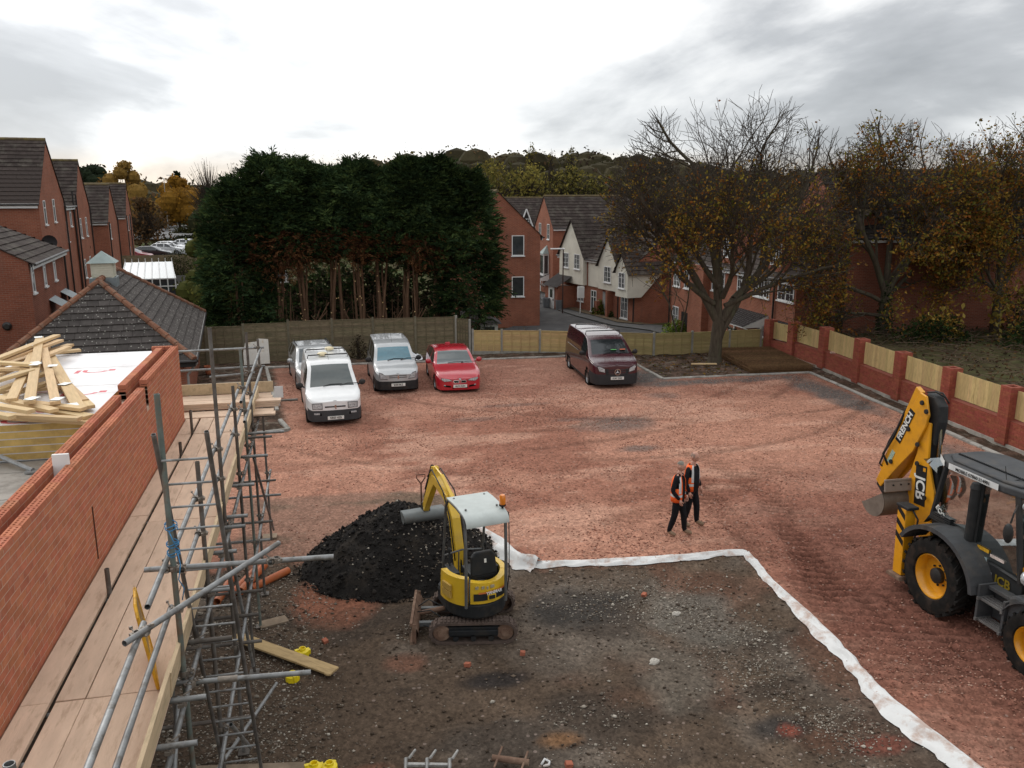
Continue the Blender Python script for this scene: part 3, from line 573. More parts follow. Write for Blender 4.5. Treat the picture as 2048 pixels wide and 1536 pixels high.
def coupler(p, rz=0, parent=sca):
    global COUP
    if COUP is None:
        mb = MB(); mb.lathe([(.026, -.025), (.034, -.025), (.034, .025), (.026, .025)], 10); mb.lathe([(.026, -.025), (.034, -.025), (.034, .025), (.026, .025)], 10, T(.055, 0, 0) @ RX(90))
        mb.box((.027, 0, 0), (.03, .05, .05)); mb.tube((.0, .035, .0), (.0, .085, .02), .007, n=6); mb.tube((.06, -.0, .04), (.085, -.05, .055), .007, n=6); mb.box((0, .088, .022), (.022, .016, .022)); mb.box((.088, -.055, .057), (.02, .018, .02)); mb.box((-.036, .01, 0), (.02, .05, .03))
        o = mb.build('coupler', CLIP, parent); COUP = o.data
    else: o = mk('coupler', COUP, parent)
    o.location = p; o.rotation_euler = (0, 0, rad(rz)); return o
XS, XR = -1.36, -1.42
stds = [(3.4, 5.2, GALV), (7.1, 5.90, GREEN), (8.82, 4.77, RUST), (10.6, 5.90, RUST), (12.62, 4.72, RUST), (14.1, 5.0, GREEN), (15.35, 5.08, RUST), (17.85, 4.54, RUST)]
for y, zt_, m_ in stds:
    tb('standard', (XS, y, .02), (XS, y, zt_), m_)
    mb = MB(); mb.box((XS, y, .03), (.15, .15, .008)); mb.build('base_plate', RUST, sca)
    for z in (4.365, 3.975): coupler((XS, y, z), 180)
    for z in (3.36, 1.62): coupler((XS, y, z), 0)
for y, zt_, z0 in [(8.70, 3.72, 0), (13.5, 3.66, 0), (14.75, 3.86, 0), (4.9, 3.7, 0), (11.2, 3.4, 0)]: tb('inner_standard', (-2.312, y, z0), (-2.312, y, zt_), RUST)
tb('guard_rail', (XR, 2.2, 4.30), (XR, 6.13, 4.375)); tb('guard_rail', (XR, 2.2, 3.93), (XR, 7.15, 3.985)); tb('guard_rail', (XR, 6.3, 4.42), (XR, 7.35, 4.42))
tb('guard_rail', (XR, 7.68, 4.365), (XR, 13.9, 4.365)); tb('guard_rail', (XR, 7.95, 3.965), (XR, 14.2, 3.965))
tb('guard_rail', (XR+.10, 13.2, 4.33), (XR+.10, 17.95, 4.33)); tb('guard_rail', (XR+.10, 13.5, 3.93), (XR+.10, 17.95, 3.93))
tb('guard_rail', (-4.6, 17.9, 4.31), (-1.25, 17.9, 4.35)); tb('guard_rail', (-4.6, 17.9, 3.90), (-1.25, 17.9, 3.95)); tb('guard_rail', (-2.35, 17.75, 3.80), (-1.45, 17.75, 3.85))
for z in (3.30, 1.56): tb('ledger', (XS+.055, 2.2, z), (XS+.055, 18.2, z)); tb('ledger', (-2.40, 2.2, z), (-2.40, 18.2, z), RUST)
for y, x1 in [(4.4, -1.12), (5.3, -1.1), (6.05, -1.11), (6.67, -1.12), (7.62, -1.0), (8.68, -1.10), (9.68, -1.14), (10.45, -1.10), (10.81, -1.10), (12.05, -1.10), (13.43, -.99), (14.53, -.98), (14.80, -.79), (16.0, -1.0), (17.16, -.60)]:
    tb('transom', (-2.62, y, 3.372), (x1, y, 3.372), rnd.choice([GALV, GALV, RUST])); coupler((XS+.05, y, 3.335), 90)
for y, x1 in [(9.0, -1.0), (10.72, -1.03), (11.49, -1.12), (12.25, -1.11), (14.2, -1.1), (15.06, -1.10), (16.47, -1.01), (17.39, -1.15)]: tb('transom', (-2.7, y, 1.60), (x1, y, 1.60), rnd.choice([GALV, RUST, RUST]))
tb('transom', (-1.62, 7.22, 4.32), (-.02, 7.20, 4.29)); coupler((-1.36, 7.17, 4.32), 0); coupler((-.52, 7.2, 4.31), 200)
tb('transom', (-1.43, 7.05, 3.30), (-.27, 6.97, 3.30)); coupler((-1.3, 7.0, 3.3), 30)
mb = MB(); mb.tube((-1.07, 7.03, 3.30), (-.90, 7.015, 3.30), .0285, n=12); mb.build('sleeve', CLIP, sca, smooth=40)
tb('brace', (-1.47, 5.75, 4.43), (-.50, 7.36, 4.40)); coupler((-1.42, 5.92, 4.40), 40)
for (a, b) in [((XS, 3.6, .3), (XS-.05, 7.0, 3.2)), ((XS+.1, 10.5, .15), (XS+.1, 8.9, 1.6)), ((XS, 12.5, .2), (XS, 10.7, 3.2)), ((XS+.08, 17.6, .4), (XS+.08, 14.2, 3.1)), ((-1.9, 9.5, .1), (-.95, 11.6, .4))]: tb('brace', a, b)
def board(name, x0, x1, y0, y1, z, label=None, parent=sca, m=BOARD, th=.038):
    l, along = (y1-y0, True) if y1-y0 > x1-x0 else (x1-x0, False); w = (x1-x0) if along else (y1-y0)
    mb = MB(); mb.box((0, 0, 0), (w-.004, l-.006, th)); o = mb.build(name, m, parent, bev=.004)
    if along is False: o.rotation_euler = (0, 0, PI/2)
    o.location = ((x0+x1)/2, (y0+y1)/2, z-th/2); return o
rows = [(-2.555, -2.33), (-2.293, -2.068), (-2.066, -1.841), (-1.839, -1.614), (-1.606, -1.392)]
for i, (x0, x1) in enumerate(rows):
    for (y0, y1) in [(2.8, 6.735), (6.735, 10.66 if i else 10.9), (10.66 if i else 10.9, 14.7), (14.7, 15.75)]:
        o = board('board', x0+rnd.uniform(-.002, .002), x1, y0+rnd.uniform(.0, .012), y1, ZP+rnd.uniform(-.004, .004)); o.rotation_euler = (0, rad(rnd.uniform(-.4, .4)), rad(rnd.uniform(-.06, .06)))
for k, y0 in enumerate([15.80, 16.03, 16.90, 17.14, 17.37]): board('board', -4.9, -.98-.04*k, y0, y0+.225, ZP+.004)
for k in range(3):
    for j in range(3): board('board', -4.9+.1*k, -.93+.02*j, 16.30+.012*k+j*.005, 16.525+.012*k+j*.005, ZP+.05+.042*j) if k == 0 else None
board('board', -4.9, -1.05, 16.58, 16.80, ZP+.05)
TB = mat('toe_board', (.50, .385, .25), .8, var=.12, scale=2, stretch=(5, 1, 5), orand=.1, dirt=(.30, .24, .15, .5), dscale=3)
for (y0, y1, dx) in [(2.8, 6.8, 0), (6.6, 10.5, .012), (10.4, 14.3, 0), (14.2, 17.3, .012)]:
    mb = MB(); mb.box((0, 0, .115), (.036, y1-y0, .225)); o = mb.build('toe_board', TB, sca, bev=.004); o.location = (-1.405+dx, (y0+y1)/2, ZP-.005); o.rotation_euler = (0, rad(4), 0)
mb = MB(); mb.box((0, 0, .115), (3.8, .036, .225)); o = mb.build('toe_board', TB, sca, bev=.004); o.location = (-3.0, 17.66, ZP)
SOLE = mat('sole_board', (.26, .20, .145), .9, var=.25, scale=5, orand=.15)
for i, (x, y, rz, l, w) in enumerate([(-1.15, 14.2, 20, .5, .24), (-1.3, 10.2, -8, 1.5, .24), (-1.25, 8.5, -6, 1.2, .24), (-1.35, 7.2, 4, .8, .24), (-1.4, 18, 0, .3, .24)]):
    mb = MB(); mb.box((0, 0, .02), (l, w, .04)); o = mb.build('sole_board', SOLE, sca, bev=.004); o.location = (x, y, float(yz(x, y))+.0); o.rotation_euler = (.02, .02, rad(rz))
# scaffold ladder tied to the standard with blue rope
lad = thing('ladder', 'steel pole ladder tied with blue rope to the tall scaffold pole', 'ladder')
def lp(s, t): a = Vector((-1.45+.03*t, 6.93, 5.62)).lerp(Vector((-1.50, 8.4, .0)), 0); top = Vector((-1.385, 6.95, 5.60)); bot = Vector((-1.36, 9.25, .02)); return top.lerp(bot, t)+Vector((.405*s, 0, 0))
mb = MB(); LST = mat('ladder_steel', (.15, .14, .13), .5, metal=.4, var=.25, scale=8, dirt=(.25, .245, .24, .6), dscale=4)
for s in (0, 1): tb('stile', lp(s, 0), lp(s, 1), LST, .0205, lad)
L_ = (lp(0, 1)-lp(0, 0)).length
for k in range(22):
    t = (.28+k*.262)/L_
    if t < .99: mb = MB(); mb.tube(lp(0, t), lp(1, t), .011, n=8); mb.build('rung', GALV, lad, smooth=40)
BLUE = mat('blue_rope', (.07, .23, .42), .8, var=.2, scale=60)
rp = thing('rope', 'blue rope wound round the ladder and the scaffold pole', 'rope')
for k, (zc, h) in enumerate([(4.74, .07), (4.58, .04), (4.50, .05)]):
    pts = []
    for i in range(34):
        a = i*.5; pts.append((-1.352+.05*math.cos(a), 7.12+.06*math.sin(a), zc+h*(i/33-.5)+.008*math.sin(a*2.3)))
    mb = MB(); mb.path(pts, .0045, 5); mb.build('coil', BLUE, rp, smooth=True)
mb = MB(); mb.path([(-1.31, 7.06, 4.52), (-1.29, 7.03, 4.42), (-1.31, 7.0, 4.30), (-1.28, 7.04, 4.2), (-1.30, 7.02, 4.10)], .005, 5); mb.path([(-1.36, 7.05, 4.72), (-1.33, 7.02, 4.65), (-1.31, 7.05, 4.56)], .005, 5); mb.build('tail', BLUE, rp, smooth=True)
# yellow mesh guard standing on the boards
YEL = mat('yellow_paint', (.62, .33, .025), .5, var=.15, scale=8, dirt=(.25, .13, .03, .7), dscale=6)
bg_ = thing('brick_guard', 'yellow framed wire mesh brick guard on the scaffold boards', 'brick guard', (-1.50, 6.72, ZP+.02), 0)
fr = [(.0, 0, 0), (0, .70, .0), (0, .70, .62), (0, .10, .74), (0, 0, .68)]
bg_.rotation_euler = (0, rad(-8), rad(14))
mb = MB(); mb.path(fr+[fr[0]], .014, 6); mb.build('guard_frame', YEL, bg_, smooth=40)
mb = MB(); mb.ext([(0, .02, .0), (0, .68, 0), (0, .68, .14), (0, .02, .20)], (.004, 0, 0)); mb.build('kick_plate', YEL, bg_)
mb = MB()
for i in range(14):
    mb.tube((.002, .02+.05*i, .18), (.002, .02+.05*i, .66), .0022, n=4, cap=False); 
    if i < 11: mb.tube((.002, .01, .2+.045*i), (.002, .69, .2+.045*i), .0022, n=4, cap=False)
tag(mb.build('wire_mesh', mat('mesh_wire', (.36, .23, .10), .6, metal=.3), bg_), kind='stuff')

# low old brick wall beyond the scaffold end
OB = mat('old_brick', (.25, .105, .065), .9, var=.3, scale=9, orand=.3, hue=.015, bump=.3, bscale=50); OBS = mat('old_brick_mass', (.25, .105, .065), .9, var=.3, scale=9, irand=.3, hue=.015)
mb = MB(); mb.bx(-6.8, -2.9, 30.02, 30.2, -.3, .99); lw = tag(mb.build('garden_wall', mat('old_mortar', (.30, .24, .19), .95, var=.15)), 'low brown brick wall between scaffold end and tiled garage', 'brick wall')
sp_ = []
for c in range(14): course(sp_, Vector((-6.8, 30.0, -.05+c*.075)), X_, Vector((0, -1, 0)), 3.9, 0, .1025, .11*(c % 2), False, .006)
lay(lw, sp_, OB, OBS, 260)
STY = mat('polystyrene_sheet', (.72, .69, .63), .85, var=.08, scale=5, dirt=(.50, .33, .12, .75), dscale=2.2, dthr=.55)
mb = MB(); mb.ext([(-.55, 0, 0), (.55, .0, .02), (.53, .02, 1.1), (.12, .02, 1.14), (.10, .02, 1.02), (-.45, .02, .98), (-.56, 0, .55)], (0, .09, 0)); o = mb.build('insulation_sheet', STY, bev=.01); o.location = (-2.97, 37.75, .1); o.rotation_euler = (rad(-9), 0, rad(3))
tag(o, 'stained white polystyrene sheet leaning against the old fence', 'insulation sheet')
TARP = mat('white_plastic', (.75, .76, .78), .5, var=.05)
mb = MB(); P = []
for i in range(13):
    P.append([(3.05+i*.10+.05*math.sin(j*2), 37.0+.10*j+.06*math.sin(i*1.7+j), .14+max(0, (.62-.042*i)*math.sin(PI*min(j, 5)/6.5))*(1+.2*math.sin(i*2.1+j*1.3))) for j in range(8)])
mb.grid(P); tag(mb.build('plastic_sheet', TARP, smooth=True), 'crumpled white plastic sheet on the kerb between silver van and red car', 'plastic sheet')
# ---------------------------------------------------------------- timber fences
OLDW = mat('weathered_fence', (.185, .150, .095), .9, var=.22, scale=3, stretch=(2, 2, 9), orand=.2, hue=.012, dirt=(.10, .095, .055, .7), dscale=1.3)
NEWW = mat('new_fence_wood', (.52, .37, .175), .85, var=.12, scale=3, stretch=(2, 2, 9), orand=.12, hue=.01, dirt=(.36, .25, .12, .5), dscale=1.5)
MIDW = mat('greenish_fence_wood', (.36, .285, .135), .85, var=.14, scale=3, stretch=(2, 2, 9), orand=.12, hue=.01, dirt=(.24, .2, .09, .5), dscale=1.5)
CPOST = mat('concrete_post', (.30, .285, .25), .9, var=.2, scale=5, orand=.1)
OPOST = mat('mossy_post', (.17, .15, .105), .9, var=.25, scale=5, orand=.1)
def slat_mesh(l, h=.10):
    P = []
    for i in range(7): x = -l/2+l*i/6; P.append([(x, -.006, -h/2), (x, -.012, -h/2+.004), (x, -.002, h/2)])
    return MB().grid(P)
def fence(label, posts, mw, mp, tops, height, gravel=.0, nslat=None, cat='fence'):
    """posts: plan points; tops: height of panel top at each post"""
    f = thing('fence', label, cat, (*posts[0], 0)); cache = {}; o0 = Vector((*posts[0], 0))
    for i, p in enumerate(posts):
        mb = MB(); mb.bx(-.05, .05, -.05, .05, tops[i]-height-.5, tops[i]+.06); o = mb.build('post', mp, f, bev=.006); o.location = Vector((*p, 0))-o0
    for i, (a, b) in enumerate(zip(posts, posts[1:])):
        a, b = Vector((*a, 0)), Vector((*b, 0)); d = b-a; l = d.length-.10; ang = math.atan2(d.y, d.x); zt_ = (tops[i]+tops[i+1])/2-.02
        loc = (a+b)/2-o0
        if gravel:
            mb = MB(); mb.bx(-l/2, l/2, -.02, .02, zt_-height-.45, zt_-height+gravel); g = mb.build('gravel_board', CPOST, f); g.location = loc; g.rotation_euler = (0, 0, ang)
        mb = MB(); nb = 5; z0 = zt_-height+gravel
        for k in range(nb): x = -l/2+.02+(l-.04)*k/(nb-1); mb.bx(x-.018, x+.018, -.034, -.014, z0, zt_-.01)
        mb.bx(-l/2, l/2, -.036, .014, zt_-.012, zt_+.012)
        pn = mb.build('panel', mw, f); pn.location = loc; pn.rotation_euler = (rad(rnd.uniform(-.6, .6)), 0, ang)
        ns_ = nslat or int((zt_-z0)/.085); step = (zt_-z0)/ns_
        for k in range(ns_):
            key = round(l, 1)
            if key not in cache: s = slat_mesh(l).build('slat', mw, pn, recalc=False); cache[key] = s.data
            else: s = mk('slat', cache[key], pn)
            s.location = (0, 0, z0+step*(k+.5)+rnd.uniform(-.006, .006)); s.rotation_euler = (0, rad(rnd.uniform(-.35, .35)), 0)
    return f
fence('tall weathered brown panel fence below the dark conifers', [(-5.21-1.95, 39.5), (-5.25, 39.5), (-3.62, 39.5), (-1.63, 39.5), (.35, 39.5), (2.24, 39.5), (4.24, 39.5), (6.15, 39.5)], OLDW, OPOST, [1.50, 1.56, 1.62, 1.74, 1.74, 1.73, 1.71, 1.70], 1.85)
fence('short mossy fence return between old tall fence and new low fence', [(6.2, 39.46), (6.78, 38.98)], OLDW, CPOST, [1.70, 1.56], 1.7)
fence('new pale timber panel fence to the left of the maroon van', [(6.91, 38.92), (8.26, 38.6), (10.02, 38.1), (11.75, 37.45)], NEWW, CPOST, [1.10, 1.10, 1.1, 1.1], 1.15, .16)
fence('greenish timber panel fence behind the bare tree and planting bed', [(11.80, 37.40), (13.4, 36.8), (15.03, 36.15), (16.92, 36.07), (18.85, 36.09), (20.50, 36.1)], MIDW, CPOST, [1.1, 1.10, 1.1, 1.1, 1.1, 1.12], 1.15, .0)

# ---------------------------------------------------------------- red boundary wall with piers and board panels
RB = mat('red_brick', (.30, .088, .058), .88, var=.14, scale=9, orand=.12, hue=.008, bump=.25, bscale=50); RBS = mat('red_brick_mass', (.30, .088, .058), .88, var=.14, scale=9, irand=.12, hue=.008, bump=.25, bscale=50)
RM = mat('red_mortar', (.25, .085, .06), .95, var=.12, scale=9)
PALE = mat('pale_new_timber', (.56, .42, .20), .8, var=.13, scale=3, stretch=(9, 9, 1.5), orand=.12, hue=.008, dirt=(.33, .25, .11, .5), dscale=2.5)
FOOT = mat('footing_concrete', (.38, .345, .30), .95, var=.22, scale=3, bump=.5, bscale=9, dirt=(.23, .2, .17, .7), dscale=2)
PW = [(20.62, 35.55, 1.62), (20.82, 33.85, 1.75), (20.74, 31.29, 1.90), (20.44, 28.43, 1.90), (20.15, 25.6, 1.90), (19.9, 22.85, 1.90), (19.66, 20.1, 1.90), (19.4, 17.3, 1.9), (19.15, 14.5, 1.9)]
bw_ = thing('boundary_wall', 'red brick boundary wall with piers and timber infill panels', 'brick wall', (20.7, 31.3, 0)); O0 = Vector((20.7, 31.3, 0))
core = MB(); sp_ = []; foot = MB()
for i, (x, y, zt_) in enumerate(PW):
    nxt = PW[min(i+1, len(PW)-1)]; prv = PW[max(i-1, 0)]; d = Vector((nxt[0]-prv[0], nxt[1]-prv[1], 0)).normalized(); n_ = Vector((d.y, -d.x, 0))     # d runs towards the viewer, n_ faces the yard
    n_ = -n_ if n_.x > 0 else n_; u = -d
    Mb = basis((x, y, 0), u, -n_, (0, 0, 1))            # local x: away from viewer; y: outwards; outer face at y=0
    pw = .44; core.bx(.01, pw-.01, .01, pw-.01, -.2, zt_-.02, Mb @ T(0, 0, 0)) if False else None
    for (a0, a1, b0, b1) in ((.01, pw-.01, .01, .10), (.01, pw-.01, pw-.10, pw-.01), (.01, .10, .1, pw-.1), (pw-.10, pw-.01, .1, pw-.1)): core.bx(a0, a1, b0, b1, .12, zt_-.008, Matrix.Translation(-O0) @ Mb)
    nc = int(round((zt_-.15)/.075))
    for c in range(nc):
        z = .15+c*.075+(zt_-.15-nc*.075); o_ = .1125*(c % 2)
        R3 = Mb.to_3x3(); P = lambda a, b_: Mb @ Vector((a, b_, z))-O0
        ux, uy = R3 @ Vector((1, 0, 0)), R3 @ Vector((0, 1, 0))
        course(sp_, P(0, 0), ux, -uy, pw, 0, .1025, o_); course(sp_, P(0, pw), -uy, -ux, pw-.1, 0, .1025, .1125-o_)
        if c >= nc-1: course(sp_, P(0, pw-.1025), ux, -uy, pw, 0, .1025, o_); course(sp_, P(pw-.1025, pw), -uy, -ux, pw-.1, 0, .1025, o_)
    if i < len(PW)-1:
        x1, y1, z1 = nxt; a = Vector((x, y, 0)); b = Vector((x1, y1, 0)); L = (b-a).length; u = (a-b).normalized(); nn_ = Vector((-u.y, u.x, 0)); nn_ = nn_ if nn_.x > 0 else -nn_
        zw = (zt_+z1)/2-1.02; B0 = b+u*.44
        Mw = basis(tuple(B0), u, nn_, (0, 0, 1)); Lw = L-.44
        core.bx(-.02, Lw+.02, .11, .31, .12, zw-.07, Matrix.Translation(-O0) @ Mw)
        nc = int(round((zw-.15)/.075))
        for c in range(nc): course(sp_, Mw @ Vector((0, .10, zw-.0125-(nc-c)*.075+.0125))-O0, u, -nn_, Lw, 0, .1025, .1125*(c % 2))
        q = MB(); q.bx(0, Lw, .09, .36, zw-.006, zw+.006); q.build('wall_top', RM, bw_).matrix_local = Matrix.Translation(-O0) @ Mw
        foot.bx(-.5, L-.4, .06, .4, -.3, .17, Matrix.Translation(-O0) @ Mw)
        pz0, pz1 = zw+.07, min(zt_, z1)-.10
        pn = MB(); pn.bx(.03, Lw-.03, .245, .28, pz0+.12, pz0+.19); pn.bx(.03, Lw-.03, .245, .28, pz1-.2, pz1-.13); pn = pn.build('panel', PALE, bw_); pn.matrix_local = Matrix.Translation(-O0) @ Mw
        nbd = int(round((Lw-.04)/.15)); wd = (Lw-.04)/nbd; me = None
        for k in range(nbd):
            if me is None: bd = MB(); bd.box((0, 0, 0), (wd-.003, .018, pz1-pz0)); bd = bd.build('board', PALE, pn, bev=.002); me = bd.data
            else: bd = mk('board', me, pn)
            bd.location = (.02+wd*(k+.5), .228+rnd.uniform(-.003, .003), (pz0+pz1)/2+rnd.uniform(-.004, .004)); bd.rotation_euler = (0, rad(rnd.uniform(-.4, .4)), 0)
core.build('mortar_core', RM, bw_); foot.build('footing', FOOT, bw_)
lay(bw_, sp_, RB, RBS, 300)
mb = MB(); mb.box((0, 0, .04), (.22, .11, .07)); o = mb.build('brick', mat('pale_brick', (.55, .38, .30), .9), bev=.005); o.location = (20.86, 30.75, .90); tag(o, 'pale loose brick left on the wall ledge beside the third pier', 'brick')

# stack of rusty reinforcement mesh behind the tree
RU = mat('rusty_mesh', (.15, .088, .045), .9, var=.3, scale=6, irand=.25, hue=.01)
ms = thing('mesh_stack', 'stack of rusty steel reinforcement mesh lying beside the red wall', 'steel mesh', (19.0, 33.4, 0), -6)
for k in range(7):
    mb = MB(); z = .08+k*.045; dx, dy = rnd.uniform(-.1, .1), rnd.uniform(-.1, .1)
    for i in range(18): x = -1.35+i*.158; mb.bx(x+dx-.008, x+dx+.008, -2.3+dy, 2.2+dy, z, z+.016)
    for j in range(30): y = -2.3+j*.155; mb.bx(-1.4+dx, 1.4+dx, y+dy-.008, y+dy+.008, z+.016, z+.032)
    tag(mb.build('mesh_sheet', RU, ms, recalc=False), kind='stuff')
for j, y in enumerate((-1.6, 0, 1.5)): mb = MB(); mb.bx(-1.3, 1.3, y, y+.1, .0, .078); mb.build('bearer', SOLE, ms)
mb = MB(); mb.box((0, 0, .03), (1.1, .12, .05)); o = mb.build('plank_offcut', PINE, bev=.004); o.location = (16.2, 33.2, .14); o.rotation_euler = (0, 0, -.2); tag(o, 'short timber offcut on leafy soil between tree and mesh stack', 'timber')

# ---------------------------------------------------------------- houses
HBR = brickmat('house_brick', (.30, .105, .062), (.245, .082, .05), (.30, .20, .15))
HBD = brickmat('house_brick_dark', (.255, .085, .052), (.20, .066, .042), (.25, .16, .12))
TILE = mat('brown_tile', (.050, .039, .035), .9, var=.25, scale=3, irand=.16, dirt=(.12, .11, .09, .5), dscale=1.6)
TILEG = mat('grey_tile', (.09, .092, .085), .9, var=.25, scale=5, irand=.12, dirt=(.19, .18, .165, .6), dscale=3)
TILED = mat('dark_tile', (.04, .035, .034), .9, var=.25, scale=3, irand=.15)
RIDGE = mat('ridge_tile', (.13, .10, .06), .9, var=.3, scale=4, dirt=(.20, .16, .06, .7), dscale=1.5)
UPVC = mat('white_upvc', (.72, .72, .71), .5, var=.03)
GLASS = mat('window_glass', (.035, .042, .048), .08, var=.4, scale=1.5, spec=.9, orand=.3)
PIPE = mat('downpipe', (.018, .014, .013), .4)
REND = mat('cream_render', (.66, .63, .54), .9, var=.07, scale=1.5, dirt=(.50, .46, .38, .5), dscale=1.)
LEAD = mat('lead', (.22, .25, .26), .6, metal=.3, var=.15)
def tiles(parent, A, B, C_, D, m, gauge=.30, width=.30, nparts=0, name='tile', lift=.042, mparts=None):
    """tile courses on the plane A-B (eave) to D-C (ridge); trapezium or triangle"""
    A, B, C_, D = map(Vector, (A, B, C_, D)); u = (B-A).normalized(); up = (D-A)-u*((D-A).dot(u)); H = up.length; v = up/H; n = u.cross(v); n = -n if n.z < 0 else n
    xd, xc, Lb = (D-A).dot(u), (C_-A).dot(u), (B-A).length; rows_ = max(1, round(H/gauge)); g = H/rows_; rest = MB(); me = {}; sp = []
    for r in range(rows_):
        t = (r+.5)/rows_; xl, xr = xd*t, Lb+(xc-Lb)*t; x = xl-(width/2 if r % 2 else 0)
        while x < xr-.03:
            a, b = max(x, xl), min(x+width, xr)
            if b-a > .04: sp.append((A+v*(r*g)+u*a, b-a))
            x += width
    Mx = basis((0, 0, 0), u, v, n)
    sp.sort(key=lambda s: (parent.matrix_basis @ s[0]-EYE).length)
    for i, (p, w) in enumerate(sp):
        j = rnd.uniform(0, .008)
        vs = [(0.004, -.02, 0), (w-.004, -.02, 0), (w-.004, -.02, lift+j), (.004, -.02, lift+j), (w-.004, g+.03, .004), (.004, g+.03, .004)]; fs = [(0, 1, 2, 3), (3, 2, 4, 5), (0, 3, 5), (1, 4, 2)]
        if i < nparts:
            k = round(w, 2)
            if k not in me: mb = MB().add(vs, fs); o = mb.build(name, mparts or m, parent, recalc=False); me[k] = o.data
            else: o = mk(name, me[k], parent)
            o.matrix_local = Matrix.Translation(p) @ Mx
        else: rest.add(vs, fs, Matrix.Translation(p) @ Mx)
    if rest.f: tag(rest.build('roof_tiles', m, parent, recalc=False), kind='stuff')
def window(parent, M, w, h, style='2', sill=True, glass=None):
    """M: local x along the wall, y outwards, z up; origin at the centre of the opening"""
    mb = MB(); f = .055
    mb.bx(-w/2, -w/2+f, .0, .035, -h/2, h/2, M); mb.bx(w/2-f, w/2, .0, .035, -h/2, h/2, M); mb.bx(-w/2+f, w/2-f, 0, .035, h/2-f, h/2, M); mb.bx(-w/2+f, w/2-f, 0, .035, -h/2, -h/2+f, M)
    k = int(style[0])
    for i in range(1, k): x = -w/2+w*i/k; mb.bx(x-.03, x+.03, 0, .033, -h/2+f, h/2-f, M)
    if 't' in style: mb.bx(-w/2+f, w/2-f, 0, .031, h*.17, h*.17+.05, M)
    if 'g' in style:
        for i in range(2*k):
            if i % 2: x = -w/2+w*i/(2*k); mb.bx(x-.01, x+.01, 0, .024, -h/2+f, h/2-f, M)
        for q in (-.17, .17): mb.bx(-w/2+f, w/2-f, 0, .026, h*q-.01, h*q+.01, M)
    o = mb.build('window', UPVC, parent)
    mb = MB(); mb.bx(-w/2+.02, w/2-.02, -.004, .012, -h/2+.02, h/2-.02, M); mb.build('pane', glass or GLASS, o)
    if sill: mb = MB(); mb.bx(-w/2-.06, w/2+.06, 0, .09, -h/2-.07, -h/2-.003, M); mb.build('sill', UPVC, o)
    return o
